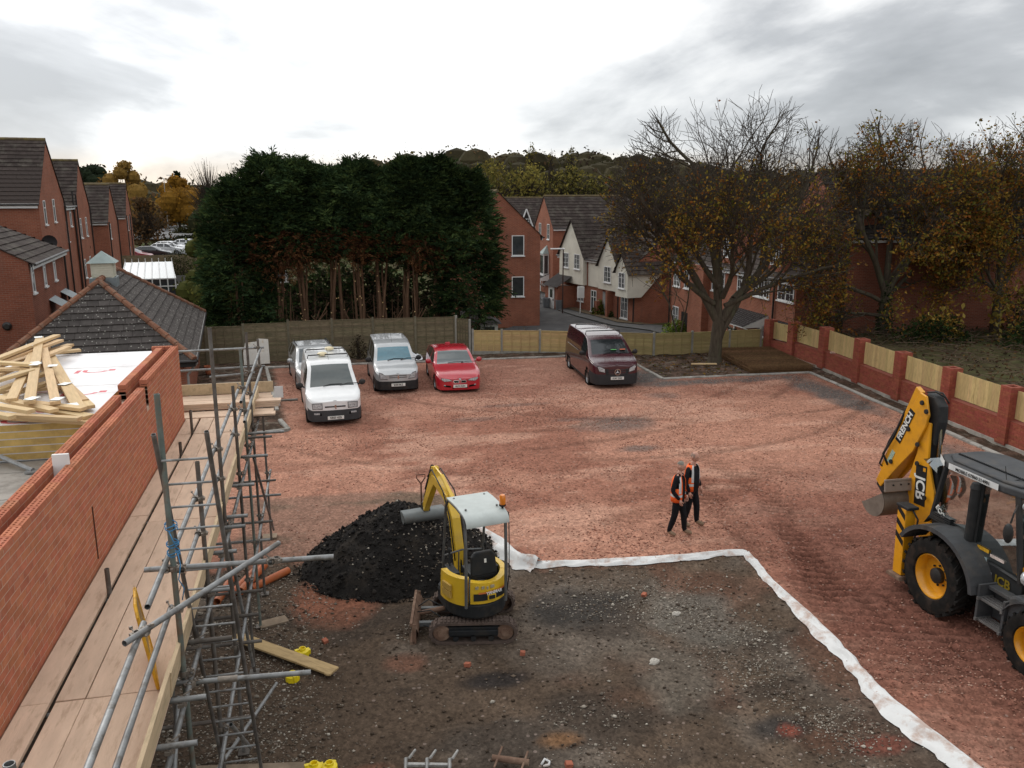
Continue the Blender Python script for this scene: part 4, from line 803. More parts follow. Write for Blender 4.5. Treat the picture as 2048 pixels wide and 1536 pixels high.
def house(label, x, y, rz, x0, x1, wy, z0, eave, ridge, brick=HBR, tile=TILE, axis='x', cat='house', oh=.18, wins=(), pipes=(), gauge=.32, group=None, fascia=True, hips=(), tilew=.32, nparts=0, ridgem=None):
    """box x0..x1 by 0..wy with a gable (or hip) roof; ridge along local x or y"""
    h = thing('house', label, cat, (x, y, 0), rz, group)
    if axis == 'x': b0, b1, w0, w1 = x0, x1, 0, wy; Q = lambda a, b, z: (a, b, z)
    else: b0, b1, w0, w1 = 0, wy, x0, x1; Q = lambda a, b, z: (b, a, z)
    mid = (w0+w1)/2; mb = MB()
    hip0, hip1 = (0 in hips), (1 in hips)
    mb.add([Q(b0, w0, z0), Q(b1, w0, z0), Q(b1, w1, z0), Q(b0, w1, z0), Q(b0, w0, eave), Q(b1, w0, eave), Q(b1, w1, eave), Q(b0, w1, eave), Q(b0, mid, eave if hip0 else ridge-.04), Q(b1, mid, eave if hip1 else ridge-.04)],
           [(0, 1, 5, 4), (2, 3, 7, 6), (3, 0, 4, 8, 7), (1, 2, 6, 9, 5), (4, 5, 9, 8), (8, 9, 6, 7)])
    mb.build('wall', brick, h)
    hw = (w1-w0)/2; sl = (ridge-eave)/hw; ez = eave-oh*sl
    rf = MB(); e0, e1 = (b0-.06 if not hip0 else b0-oh), (b1+.06 if not hip1 else b1+oh); r0, r1 = (b0+hw if hip0 else e0), (b1-hw if hip1 else e1)
    dk = .012
    V = [Q(e0, w0-oh, ez-dk), Q(e1, w0-oh, ez-dk), Q(e1, w1+oh, ez-dk), Q(e0, w1+oh, ez-dk), Q(r0, mid, ridge-dk), Q(r1, mid, ridge-dk)]
    rf.add(V, [(0, 1, 5, 4), (2, 3, 4, 5)]+([(3, 0, 4)] if hip0 else [])+([(1, 2, 5)] if hip1 else [])); ro = rf.build('roof', tile, h)
    E_ = lambda a, b, z: Q(a, b, z)
    tiles(h, E_(e0, w0-oh, ez), E_(e1, w0-oh, ez), E_(r1, mid, ridge), E_(r0, mid, ridge), tile, gauge, tilew, nparts)
    tiles(h, E_(e1, w1+oh, ez), E_(e0, w1+oh, ez), E_(r0, mid, ridge), E_(r1, mid, ridge), tile, gauge, tilew)
    if hip0: tiles(h, E_(e0, w1+oh, ez), E_(e0, w0-oh, ez), E_(r0, mid, ridge), E_(r0, mid, ridge), tile, gauge, tilew)
    if hip1: tiles(h, E_(e1, w0-oh, ez), E_(e1, w1+oh, ez), E_(r1, mid, ridge), E_(r1, mid, ridge), tile, gauge, tilew)
    mb = MB(); n_ = max(1, int((r1-r0)/.45))
    for i in range(n_): a, b = r0+(r1-r0)*i/n_, r0+(r1-r0)*(i+1)/n_-.008; mb.tube(Q(a, mid, ridge+.015), Q(b, mid, ridge+.02), .10, n=8)
    mb.build('ridge_tiles', ridgem or RIDGE, h, smooth=40)
    if fascia:
        for ww, sg in ((w0-oh, -1), (w1+oh, 1)):
            mb = MB(); lo, hi = min(ww, ww-sg*.03), max(ww, ww-sg*.03); p, q = Q(e0+.08, lo, ez-.2), Q(e1-.08, hi, ez-.02); mb.bx(min(p[0], q[0]), max(p[0], q[0]), min(p[1], q[1]), max(p[1], q[1]), p[2], q[2]); mb.build('fascia', UPVC, h)

        for ww, sg in ((w0-oh-.06, -1), (w1+oh+.06, 1)): mb = MB(); mb.tube(Q(e0, ww, ez-.01), Q(e1, ww, ez-.01), .055, n=8); mb.build('gutter', PIPE, h, smooth=40)
    for face, uu, z, w, hh, st_ in wins:
        M = {'+x': basis((x1, uu, z), (0, 1, 0), (1, 0, 0), (0, 0, 1)), '-x': basis((x0, uu, z), (0, -1, 0), (-1, 0, 0), (0, 0, 1)),
             '-y': basis((uu, 0, z), (1, 0, 0), (0, -1, 0), (0, 0, 1)), '+y': basis((uu, wy, z), (-1, 0, 0), (0, 1, 0), (0, 0, 1))}[face]
        if st_[0] == 'd': door(h, M, w, hh, st_)
        else: window(h, M, w, hh, st_)
    for p in pipes: mb = MB(); mb.tube((p[0], p[1], z0), (p[0], p[1], p[2]), .05, n=8); mb.build('downpipe', PIPE, h, smooth=40)
    return h
DOORW = mat('white_door', (.66, .66, .64), .5); DOORG = mat('grey_door', (.30, .31, .31), .6); DOORB = mat('dark_opening', (.02, .018, .016), .8)
def door(h, M, w, hh, st_):
    mb = MB(); mb.bx(-w/2, w/2, -.004, .04, -hh/2, hh/2, M); o = mb.build('door', {'w': DOORW, 'g': DOORG, 'b': DOORB}[st_[1]], h)
    mb = MB(); mb.bx(w/2-.14, w/2-.10, .04, .09, -.12, .02, M); mb.build('handle', PIPE, o)
    if st_[1] == 'w': mb = MB(); mb.bx(-w/4, w/4, .04, .046, hh*.05, hh*.38, M); mb.build('pane', GLASS, o)
def canopy(h, M, w, dpt, tile=TILED):
    """lean-to porch roof on brackets; M as for windows, at the wall"""
    mb = MB(); mb.add([(-w/2, dpt, 0), (w/2, dpt, 0), (w/2, 0, .55), (-w/2, 0, .55), (-w/2, 0, -.04), (w/2, 0, -.04), (-w/2, dpt, -.05), (w/2, dpt, -.05)], [(0, 1, 2, 3), (6, 7, 5, 4), (0, 3, 4, 6), (1, 7, 5, 2), (0, 6, 7, 1)], M); o = mb.build('canopy', UPVC, h)
    mb = MB()
    for r in range(4):
        for k in range(int(w/.3)): x = -w/2+k*w/int(w/.3); a, b = 1-r/4, 1-(r+1.1)/4; mb.add([(x+.005, dpt*a+.04, .55*(1-a)+.03), (x+w/int(w/.3)-.005, dpt*a+.04, .55*(1-a)+.03), (x+w/int(w/.3)-.005, max(dpt*b, 0), min(.55*(1-b), .55)+.012), (x+.005, max(dpt*b, 0), min(.55*(1-b), .55)+.012)], [(0, 1, 2, 3)], M)
    tag(mb.build('roof_tiles', tile, o, recalc=False), kind='stuff')
    mb = MB()
    for x in (-w/2+.08, w/2-.08): mb.path([(x, .05, -.7), (x, dpt*.5, -.35), (x, dpt-.08, -.06)], .04, 6, M=M); mb.bx(x-.035, x+.035, 0, .07, -.8, -.05, M)
    mb.build('bracket', UPVC, o)

# --- terrace on the left; gables face right
LP, LA = Vector((-14.37, 49.48, 0)), 7.0; la = rad(LA); LD = Vector((-math.sin(la), math.cos(la), 0)); LX = Vector((math.cos(la), math.sin(la), 0))
def lpos(s, off=0.): p = LP+LD*s+LX*off; return p.x, p.y
house('nearest tall red brick gabled terrace house at the left edge', *lpos(-.1), LA, -9, 0, 8.6, -.4, 7.05, 10.4, gauge=.36, tilew=.36, nparts=150, wins=[('+x', 1.6, 6.45, .62, 1.3, '1t'), ('+x', 4.7, 6.5, .62, 1.3, '1t'), ('+x', 1.7, 3.6, .62, 1.3, '1t'), ('+x', 4.6, 3.6, .62, 1.3, '1t')], pipes=[(.08, 8.45, 7.0)])
house('low link block with small windows between the two nearest left gables', *lpos(8.55, -.15), LA, -8, 0, 4.7, -.4, 6.7, 8.4, wins=[('+x', 1.3, 5.1, .6, 1.3, '1t'), ('+x', 3.2, 6.0, .6, 1.3, '1t')], axis='y', pipes=[(.1, 4.5, 7.6)])
house('second tall red brick gabled terrace house from the left edge', *lpos(13.3), LA, -9, 0, 7.2, -.4, 6.6, 9.7, gauge=.36, wins=[('+x', 1.7, 5.1, .65, 1.35, '1t'), ('+x', 4.6, 5.1, .65, 1.35, '1t'), ('+x', 1.7, 2.3, .65, 1.3, '1t'), ('+x', 4.6, 2.3, .65, 1.3, '1t')], pipes=[(.1, .1, 7.4), (.1, 7.0, 6.5)])
lo = house('low brick annexe with three narrow windows at the left edge', -11.25, 36.5, 7, -9, 0, 8.6, -.4, 4.85, 7.4, axis='y', gauge=.36, tilew=.36, nparts=90, brick=HBD, hips=(1,), wins=[('+x', .55, 4.15, .5, 1.15, '1t'), ('+x', 3.2, 4.15, .5, 1.15, '1t'), ('+x', 5.8, 4.15, .5, 1.15, '1t')], pipes=[(.1, 8.4, 4.8)])
mb = MB(); mb.lathe([(.0, .12), (.10, .12), (.17, .06), (.17, 0)], 12, basis((-1.0, -.01, 2.35), (1, 0, 0), (0, 0, 1), (0, -1, 0))); mb.build('flue', PIPE, lo, smooth=40)
mb = MB()
for k, s_ in enumerate((3.6, 6.8)): mb.bx(0, .9, s_, s_+1.5, -.4, 2.3); mb.add([(0, s_-.1, 2.95), (0, s_+1.6, 2.95), (1.0, s_+1.6, 2.3), (1.0, s_-.1, 2.3)], [(0, 1, 2, 3)])
mb.build('bay', LEAD, lo)
def dish(label, x, y, z, rz):
    d = thing('satellite_dish', label, 'satellite dish', (x, y, z), rz); DM = mat('dish_black', (.015, .012, .013), .6)
    mb = MB(); mb.lathe([(0, .0), (.15, .012), (.28, .045), (.36, .08)], 18, RX(80)); mb.build('reflector', DM, d, smooth=True)
    mb = MB(); mb.path([(0, 0, -.3), (0, -.35, -.12), (0, -.5, 0)], .015, 6); mb.tube((0, 0, 0), (-.1, .5, -.1), .025); mb.build('arm', DM, d)
dish('upper black satellite dish on the left terrace, near the downpipe', -13.35, 46.9, 5.05, 20); dish('lower black satellite dish on the left terrace, next to the annexe eave', -13.1, 44.7, 4.72, 20)
wx_, wy_ = -20.6, 72.0
house('low gabled wing with big dark roof further along the left terrace', -17.6, 66.8, LA, -6.5, 0, 6.6, -.4, 3.2, 6.15, gauge=.36, wins=[('+x', 2.4, 2.6, .6, 1.2, '1t'), ('+x', 4.2, 2.6, .6, 1.2, '1t')], pipes=[(.1, .1, 3.1)])
dish('black satellite dish on the low wing of the left terrace', -17.0, 68.2, 3.55, 10)
house('long dark roofed house with its ridge below the skyline at the left', -16.6, 74.0, LA, -9.5, 0, 7.6, -.4, 5.3, 8.15, gauge=.4, tilew=.4, wins=[('+x', 1.5, 4.4, .65, 1.2, '1t'), ('+x', 1.5, 1.6, .65, 1.2, '1t')], pipes=[(.1, .1, 5.2), (.1, 7.4, 5.4)])
house('farthest brick gable of the left terrace beside the car park', -18.0, 87.5, LA, -6, 0, 7., -.4, 5.4, 8.35, gauge=.4, tilew=.4, wins=[('+x', 1.5, 4.6, .7, 1.3, '1t'), ('+x', 4.5, 4.6, .7, 1.3, '1t'), ('+x', 1.5, 1.7, .7, 1.3, '1t')], pipes=[(.1, .1, 5.4), (.1, 4, 5.4)])
# --- tiled hip roofed garage with a vent turret
ga = thing('garage', 'garage with grey lichen-spotted hip roof and white vent turret', 'garage', (-4.06, 27.56, 0), 5.5)
LIC = mat('lichen_tile', (.070, .062, .058), .92, var=.2, scale=5, irand=.14)
LICO = mat('lichen_tile_single', (.070, .062, .058), .92, var=.2, scale=5, orand=.14)
for m_ in (LIC, LICO):
    t = m_.node_tree; b = t.nodes['Principled BSDF']; src = b.inputs['Base Color'].links[0].from_socket
    co = N(t, 'TexCoord').outputs['Object']
    if m_ is LICO: co = N(t, 'VectorMath', _operation='ADD', i0=co, i1=N(t, 'CombineXYZ', i0=mth(t, 'MULTIPLY', N(t, 'ObjectInfo').outputs['Random'], 57.)).outputs[0]).outputs[0]
    v = N(t, 'TexVoronoi', Vector=co, Scale=11.); bw2 = N(t, 'RGBToBW', i0=v.outputs['Color']).outputs[0]; dn = N(t, 'TexNoise', Vector=co, Scale=24., Detail=4.).outputs[0]
    f = mth(t, 'MULTIPLY', N(t, 'MapRange', Value=mth(t, 'ADD', v.outputs['Distance'], mth(t, 'MULTIPLY', dn, .5)), i1=.52, i2=.45, i3=0., i4=1.).outputs[0], N(t, 'MapRange', Value=bw2, i1=.5, i2=.6, i3=0., i4=.75).outputs[0])
    t.links.new(mixc(t, f, src, (.38, .37, .33)), b.inputs['Base Color'])
gw, gl, ge, gr = 5.8, 11.5, 2.32, 4.62
mb = MB(); mb.bx(-gw+.35, -.35, .35, gl-.35, -.4, ge+.15); mb.build('wall', HBR, ga)
hv = [(-gw, 0, ge), (0, 0, ge), (0, gl, ge), (-gw, gl, ge), (-gw/2, 2.8, gr), (-gw/2, 7.6, gr)]
mb = MB(); mb.add([(x, y, z-.012) for x, y, z in hv], [(0, 1, 4), (1, 2, 5, 4), (2, 3, 5), (3, 0, 4, 5)]); mb.build('roof', LIC, ga)
tiles(ga, hv[0], hv[1], hv[4], hv[4], LIC, .285, .33, 160, mparts=LICO); tiles(ga, hv[1], hv[2], hv[5], hv[4], LIC, .285, .33, 140, mparts=LICO); tiles(ga, hv[3], hv[0], hv[4], hv[5], LIC, .285, .33); tiles(ga, hv[2], hv[3], hv[5], hv[5], LIC, .285, .33)
HIPM = mat('hip_tile', (.20, .095, .06), .9, var=.25, scale=6, orand=.2, dirt=(.16, .15, .12, .6), dscale=6)
for a, b in ((hv[0], hv[4]), (hv[1], hv[4]), (hv[2], hv[5]), (hv[3], hv[5]), (hv[4], hv[5])):
    a, b = Vector(a), Vector(b); n_ = int((b-a).length/.4); d = b-a
    for i in range(n_):
        mb = MB(); mb.tube(a+d*(i/n_)+Vector((0, 0, .045)), a+d*((i+1)/n_)+Vector((0, 0, .03)), .105, .095, 8); mb.build('hip_tile', HIPM if a is not hv[4] else RIDGE, ga, smooth=40)
mb = MB(); mb.path([(.06, -.05, ge-.02), (.06, gl, ge-.02)], .055, 8); mb.path([(-gw, -.07, ge-.02), (.06, -.07, ge-.02)], .055, 8); mb.build('gutter', PIPE, ga, smooth=40)
mb = MB(); mb.bx(-gw, -.02, -.03, .0, ge-.2, ge-.03); mb.bx(-.02, 0.02, 0, gl, ge-.2, ge-.03); mb.build('fascia', mat('black_fascia', (.02, .02, .02), .5), ga)
mb = MB(); mb.tube((.06, .1, ge-.1), (-.25, .25, ge-.5), .04); mb.tube((-.25, .25, ge-.5), (-.25, .25, -.2), .04); mb.build('downpipe', mat('grey_pipe', (.25, .24, .23), .6), ga, smooth=40)
LOUV = mat('cream_louvre', (.60, .58, .48), .8, var=.1, scale=3, dirt=(.36, .36, .27, .5), dscale=3)
VL = mat('verdigris_lead', (.27, .32, .31), .7, metal=.2, var=.12, scale=3)
cy_ = 4.15; mb = MB(); mb.bx(-gw/2-.42, -gw/2+.42, cy_-.42, cy_+.42, 4.05, 4.66); mb.build('turret_base', LEAD, ga, bev=.01)
mb = MB(); mb.bx(-gw/2-.34, -gw/2+.34, cy_-.34, cy_+.34, 4.66, 5.16); tb_ = mb.build('turret', LOUV, ga)
for k in range(6):
    mb = MB(); mb.box((-gw/2, cy_-.35, 4.72+k*.075), (.58, .03, .066)); mb.box((-gw/2+.35, cy_, 4.72+k*.075), (.03, .58, .066)); mb.build('louvre', LOUV, tb_)
mb = MB(); mb.add([(-gw/2-.47, cy_-.47, 5.16), (-gw/2+.47, cy_-.47, 5.16), (-gw/2+.47, cy_+.47, 5.16), (-gw/2-.47, cy_+.47, 5.16), (-gw/2, cy_, 5.56)], [(0, 1, 4), (1, 2, 4), (2, 3, 4), (3, 0, 4), (3, 2, 1, 0)]); mb.build('turret_roof', VL, ga)

# --- white conservatory, garden walls and fences behind the garage
co_ = thing('conservatory', 'white conservatory with pale sloping roof behind the garage', 'conservatory', (-12.5, 57.5, 0), 7)
CR = mat('conservatory_roof', (.62, .65, .66), .3, var=.05)
mb = MB(); mb.add([(0, 0, 2.1), (3.3, 0, 2.1), (3.0, 3, 2.95), (.1, 3, 2.95)], [(0, 1, 2, 3)]); mb.build('roof', CR, co_)
mb = MB()
for i in range(8): x = .02+i*.46; mb.box((x, 0, .95), (.07, .07, 2.3)); mb.tube((x, 0, 2.12), (x*.9+.1, 3, 2.99), .025, n=6); mb.tube((x*.9+.1, 3, 2.95), (x*.9+.1, 3.0, 3.2), .02, n=5)
for z in (.0, .7, 1.6, 2.08): mb.box((1.65, 0, z), (3.3, .06, .07))
mb.build('frame', UPVC, co_); mb = MB(); mb.bx(0, 3.3, .02, .03, 0, 2.08); mb.build('pane', GLASS, co_)
gwl = tag(MB().bx(0, 9, 0, .25, -.4, .75).build('garden_wall', HBR, loc=(-11.5, 66.2, 0)), 'brick garden wall carrying white railings beyond the garage roof', 'brick wall')
mb = MB()
for i in range(5): mb.bx(i*2.2, i*2.2+.08, .05, .13, .75, 1.9)
mb.bx(0, 9, .06, .12, .78, .86); mb.build('railing', UPVC, gwl); mb = MB(); mb.bx(0, 9, .08, .1, .9, 1.5); mb.build('panel', mat('grey_panel', (.16, .16, .15), .7), gwl)
fm = tag(MB().bx(0, 14, 0, .05, -.3, 1.7).build('fence', OLDW, loc=(-19, 86, 0)), 'dark timber fence in front of the far parked cars', 'fence')

# --- estate beyond the low fence
g0 = -1.6
house('brick gable house with two white windows beside the conifers', 8.6, 55.2, 0, 0, 5.9, 8, g0, 4.75, 7.6, axis='y', brick=HBR, gauge=.4, tilew=.4, wins=[('-y', 4.35, 4.05, .85, 1.35, '1'), ('-y', 4.35, 1.3, .85, 1.35, '1'), ('-y', 2.2, 1.3, .85, 1.3, '1'), ('-y', 1.2, 4.05, .85, 1.3, '1')])
cab = thing('bay_roof', 'small tiled bay roof with white window behind the new fence', 'bay window', (8.2, 46.2, 0)); mb = MB()
mb.add([(-1.5, -1, .35), (1.5, -1, .35), (1.7, 1, .35), (-1.7, 1, .35), (0, .2, 1.25)], [(0, 1, 4), (1, 2, 4), (2, 3, 4), (3, 0, 4)]); mb.build('roof', TILED, cab)
mb = MB(); mb.bx(-1.3, 1.3, -.85, 1, -.6, .33); w_ = mb.build('wall', UPVC, cab)
for x in (-.8, 0, .8): window(w_, basis((x, -.85, -.1), (1, 0, 0), (0, -1, 0), (0, 0, 1)), .72, .7, '1', False)
house('far terrace with dormer and bay windows, behind the brick gable house', 18.3, 88, 0, 0, 6.5, 8, g0, 3.9, 6.95, gauge=.42, tilew=.42, wins=[('-y', 2.9, 1.6, .7, 1.3, '1g'), ('-y', 4.0, 1.6, .8, 1.5, '2g'), ('-y', 3.8, -.9, .9, 1.9, 'dw')])
hB = [o for o in COL.objects if o.name.startswith('house')][-1]
mb = MB(); mb.add([(2.6, .2, 3.9), (4.0, .2, 3.9), (3.3, .2, 5.7), (2.6, 2.5, 3.9), (4.0, 2.5, 3.9), (3.3, 2.6, 5.7)], [(0, 1, 2), (0, 2, 5, 3), (1, 4, 5, 2)]); dm = mb.build('dormer', TILED, hB); window(dm, basis((3.3, .15, 4.4), (1, 0, 0), (0, -1, 0), (0, 0, 1)), .9, .8, '2g', False)
mb = MB()
for s_ in (-1, 1): mb.path([(3.3+s_*.75, .12, 3.85), (3.3, .12, 5.8)], .07, 4)
mb.build('bargeboard', UPVC, dm)
hC = house('tall three storey brick house with a long brown roof', 20.0, 71.8, 0, 0, 10, 6.2, g0, 4.6, 7.2, gauge=.38, tilew=.38, wins=[('-x', 4.4, 4.1, .75, 1.35, '1g'), ('-x', 1.5, 4.1, .75, 1.35, '1g'), ('-x', 4.6, 1.35, .75, 1.35, '1g'), ('-x', 4.4, -.7, .9, 1.9, 'dw')])
def bay(h, M, w, hh):
    mb = MB(); mb.bx(-w/2, w/2, 0, .5, -hh/2, hh/2, M); b = mb.build('bay_window', UPVC, h)
    mb = MB(); mb.add([(-w/2-.1, .6, hh/2), (w/2+.1, .6, hh/2), (w/2+.05, 0, hh/2), (-w/2-.05, 0, hh/2), (0, .0, hh/2+.75)], [(0, 1, 4), (1, 2, 4), (3, 0, 4)], M); mb.build('bay_roof', VL, b)
    mb = MB(); mb.bx(-w/2+.1, w/2-.1, .5, .51, -hh/2+.35, hh/2-.15, M); mb.bx(w/2, w/2+.01, .08, .42, -hh/2+.35, hh/2-.15, M); mb.bx(-w/2-.01, -w/2, .08, .42, -hh/2+.35, hh/2-.15, M); mb.build('pane', GLASS, b)
bay(hC, basis((0, 1.9, 1.1), (0, -1, 0), (-1, 0, 0), (0, 0, 1)), 1.2, 2.1); canopy(hC, basis((0, 2.2, -1.1+.9), (0, -1, 0), (-1, 0, 0), (0, 0, 1)), 2.2, 1.3)
bay(hB, basis((1.9, 0, 1.2), (1, 0, 0), (0, -1, 0), (0, 0, 1)), 1.2, 2.0); canopy(hB, basis((1.9, 0, -.4), (1, 0, 0), (0, -1, 0), (0, 0, 1)), 2.2, 1.2)
# white rendered terrace, facade turned a little towards the viewer
DA = 12.
hD = house('cream rendered house with brick ground floor and dark gabled roof', 21.10, 54.43, DA, 0, 7.2, 11.2, g0-.1, 2.75, 5.5, axis='y', brick=HBR, gauge=.36, tilew=.36)
mb = MB()                                               # rendered upper storey and cross gables, standing proud of the brick
def xg(y0, y1, d, zl, ze, zp, roofd=3.6):
    mb = MB(); ym = (y0+y1)/2; mb.add([(-d, y0, zl), (-d, y1, zl), (-d, y1, ze), (-d, ym, zp), (-d, y0, ze), (.3, y0, zl), (.3, y1, zl), (2.2, y1, ze), (3.2, ym, zp), (2.2, y0, ze)], [(0, 1, 2, 3, 4), (0, 4, 9, 5), (1, 6, 7, 2), (0, 5, 6, 1)]); g = mb.build('render_gable', REND, hD)
    sl = (zp-ze)/((y1-y0)/2); o_ = .2
    tiles(hD, (roofd, y0-o_, ze-o_*sl+.03), (-d-.15, y0-o_, ze-o_*sl+.03), (-d-.15, ym, zp+.04), (roofd, ym, zp+.04), TILE, .36, .36); tiles(hD, (-d-.15, y1+o_, ze-o_*sl+.03), (roofd, y1+o_, ze-o_*sl+.03), (roofd, ym, zp+.04), (-d-.15, ym, zp+.04), TILE, .36, .36)
    mb = MB(); mb.add([(-d-.1, y0-o_, ze-o_*sl+.02), (-d-.1, ym, zp+.03), (-d-.1, y1+o_, ze-o_*sl+.02), (roofd, y0-o_, ze-o_*sl+.02), (roofd, ym, zp+.03), (roofd, y1+o_, ze-o_*sl+.02)], [(0, 1, 4, 3), (1, 2, 5, 4)]); mb.build('roof', TILE, hD); return g
mb.bx(-.06, .1, 0, 6.4, .62, 2.62); mb.build('render', REND, hD)
xg(6.7, 10.5, .35, .62, 2.95, 5.45); xg(1.9, 4.5, .30, .62, 2.5, 4.35); xg(-.35, 1.2, .85, .45, 2.3, 3.4)
XM = lambda y, z, d: basis((-d, y, z), (0, -1, 0), (-1, 0, 0), (0, 0, 1))
for y, z, d, w, h_, s_ in [(9.4, 2.35, .35, .85, 1.15, '2g'), (7.65, 2.35, .35, .85, 1.15, '2g'), (3.2, 1.75, .30, .95, 1.15, '2g'), (.4, 1.6, .85, .8, 1.1, '2g'), (7.6, -.1, 0, .9, 1.2, '2g'), (5.6, -.45, 0, .8, 1.6, '2t'), (1.3, -.35, 0, .9, 1.7, '2g'), (9.2, -.2, 0, .8, 1.1, '1g')]: window(hD, XM(y, z, d), w, h_, s_)
door(hD, XM(3.7, -.6, 0), 1.1, 2.0, 'dg'); door(hD, XM(9.9, -.65, 0), .95, 1.95, 'dw')
mb = MB(); mb.add([(-1.7, 8.4, .35), (-1.7, 10.9, .35), (0, 10.9, 1.35), (0, 8.4, 1.35)], [(0, 1, 2, 3)]); pr = mb.build('porch_roof', TILED, hD); mb = MB(); mb.bx(-1.5, 0, 8.6, 8.75, g0, .4); mb.bx(-1.5, -.02, 8.75, 10.7, g0, .3); mb.build('porch_wall', HBR, hD); door(hD, XM(9.6, -.65, 1.5), .95, 1.95, 'dw')
mb = MB(); mb.bx(-.5, 0, 4.3, 4.65, g0, -.3); mb.bx(-.5, 0, 2.85, 3.1, g0, .6); mb.build('buttress', HBR, hD)
mb = MB(); mb.tube((-.4, 1.55, g0), (-.4, 1.55, 2.6), .05); mb.tube((-.1, 0, g0), (-.1, 0, 2.6), .05); mb.build('downpipe', PIPE, hD, smooth=40)
# right brick terrace
EX, EY = 22.4, 51.2
hE = house('red brick terrace with paned white windows behind the bare tree', EX, 36.4, 0, 0, 7.5, 15.0, g0-.5, 3.45, 6.6, axis='y', gauge=.38, tilew=.38, brick=HBR,
    wins=[('-x', 14.0, 2.15, 1.0, 1.1, '2g'), ('-x', 12.2, 2.2, 1.3, 1.15, '2g'), ('-x', 8.2, 2.5, 1.6, 1.15, '3g'), ('-x', 5.4, 2.65, 1.0, 1.15, '2g'), ('-x', 3.3, 2.8, 1.7, 1.25, '3g'), ('-x', .9, 2.85, 1.5, 1.2, '2g'), ('-x', 14.0, -.6, .9, 1.8, '2g'), ('-x', 12.3, -1.0, 1.5, 2.2, 'db'), ('-x', 4.5, -.9, 1.0, 2.0, 'dw'), ('-x', 6.2, -.9, 1.0, 2.0, 'db')],
    pipes=[(-.08, 11.3, 3.3), (-.08, 1.9, 3.3), (-.08, 14.9, 3.3)])
canopy(hE, XM(4.2, .75, 0), 3.6, 1.4); canopy(hE, XM(.3, .65, 0), 2.4, 1.5)
mb = MB(); mb.bx(-.45, 0, 9.3, 11.2, g0-.5, 3.3); mb.build('projecting_bay', HBR, hE); mb = MB()
for (y, z) in [(2.2, 4.9), (7.4, 4.6)]:
    mb = MB(); mb.add([(0.1, y-.8, 3.5), (0.1, y+.8, 3.5), (0.1, y, 5.9), (2.6, y, 5.9), (.9, y-.8, 3.7), (.9, y+.8, 3.7)], [(0, 1, 2), (0, 2, 3, 4), (1, 5, 3, 2)]); dm = mb.build('dormer', HBR, hE); window(dm, XM(y, 4.45, -.09), 1.0, 1.1, '2g', False)
house('big brick side wall with wide dark roof seen through the right hand trees', 24.8, 36.0, -8, 0, 13, 8.0, g0, 5.5, 8.6, gauge=.38, tilew=.38, brick=HBD, tile=TILED, wins=[('-x', 2.5, 4.9, 1.0, 1.2, '2g')], pipes=[(-.05, -.05, 5.4)])
# garden odds and ends of the estate
lp_ = thing('street_lamp', 'slim brown street lamp by the road in front of the cream house', 'street lamp', (17.7, 60.6, float(terr(17.7, 60.6)))); mb = MB(); mb.tube((0, 0, 0), (0, 0, 4.9), .055, .045); mb.build('post', mat('lamp_brown', (.06, .035, .03), .6), lp_, smooth=40); mb = MB(); mb.bx(-1.0, .1, -.1, .1, 4.88, 4.98); mb.build('lamp_head', UPVC, lp_, bev=.03)
mb = MB(); mb.bx(-.25, .25, -.1, .1, 1.5, 2.35); mb.tube((0, .05, 0), (0, .05, 2.3), .04); o = mb.build('sign_board', UPVC); o.location = (18.9, 59.9, float(terr(18.9, 59.9))-.2); tag(o, 'small pale board on a post beside the street lamp', 'sign')
gt_ = thing('garden_gate', 'low black metal gate across the road end', 'gate', (16.4, 66, float(terr(16.4, 66)))); mb = MB()
for i in range(13): mb.tube((i*.2-.2, 0, .1), (i*.2-.2, 0, 1.05), .015, n=5)
for z in (.15, 1.0): mb.tube((-.2, 0, z), (2.2, 0, z), .02, n=5)
mb.build('bars', PIPE, gt_)
BIN = mat('grey_bin', (.17, .18, .19), .6)
for i, (x, y, l) in enumerate([(18.0, 62.6, 'grey planter bin nearest the cream house porch'), (17.3, 63.9, 'grey planter bin farther along towards the gate')]):
    mb = MB(); mb.lathe([(.0, 0), (.26, 0), (.32, .75), (.28, .76), (.25, .6), (0, .6)], 12); o = mb.build('planter', BIN, smooth=40); o.location = (x, y, float(terr(x, y))+.1); tag(o, l, 'planter')
# ---------------------------------------------------------------- cars and vans
TYRE = mat('tyre', (.016, .015, .014), .85, var=.3, scale=9, dirt=(.06, .04, .03, .5), dscale=5)
RIM = mat('alloy', (.32, .325, .33), .35, metal=.7, var=.1)
BLACKP = mat('black_plastic', (.022, .022, .023), .6, var=.2, dirt=(.07, .055, .045, .4), dscale=3)
ARCH = mat('wheel_arch', (.006, .006, .006), .9)
CGLASS = mat('car_glass', (.018, .022, .024), .06, spec=.8, var=.1)
CHROME = mat('chrome', (.6, .6, .6), .15, metal=1.)
LAMP = mat('headlamp', (.40, .42, .43), .10, var=.55, scale=22, coat=1.)
PLATEW = mat('plate_white', (.72, .72, .68), .5)
INKB = mat('plate_black', (.012, .012, .012), .6)
ORANGE = mat('amber', (.75, .22, .02), .25, coat=.6)
def paint(n, c, r=.32, m=0.): return mat(n, c, r, metal=m, var=.05, scale=3, coat=.7, dirt=(c[0]*.75+.03, c[1]*.75+.022, c[2]*.75+.015, .35), dscale=1.6)
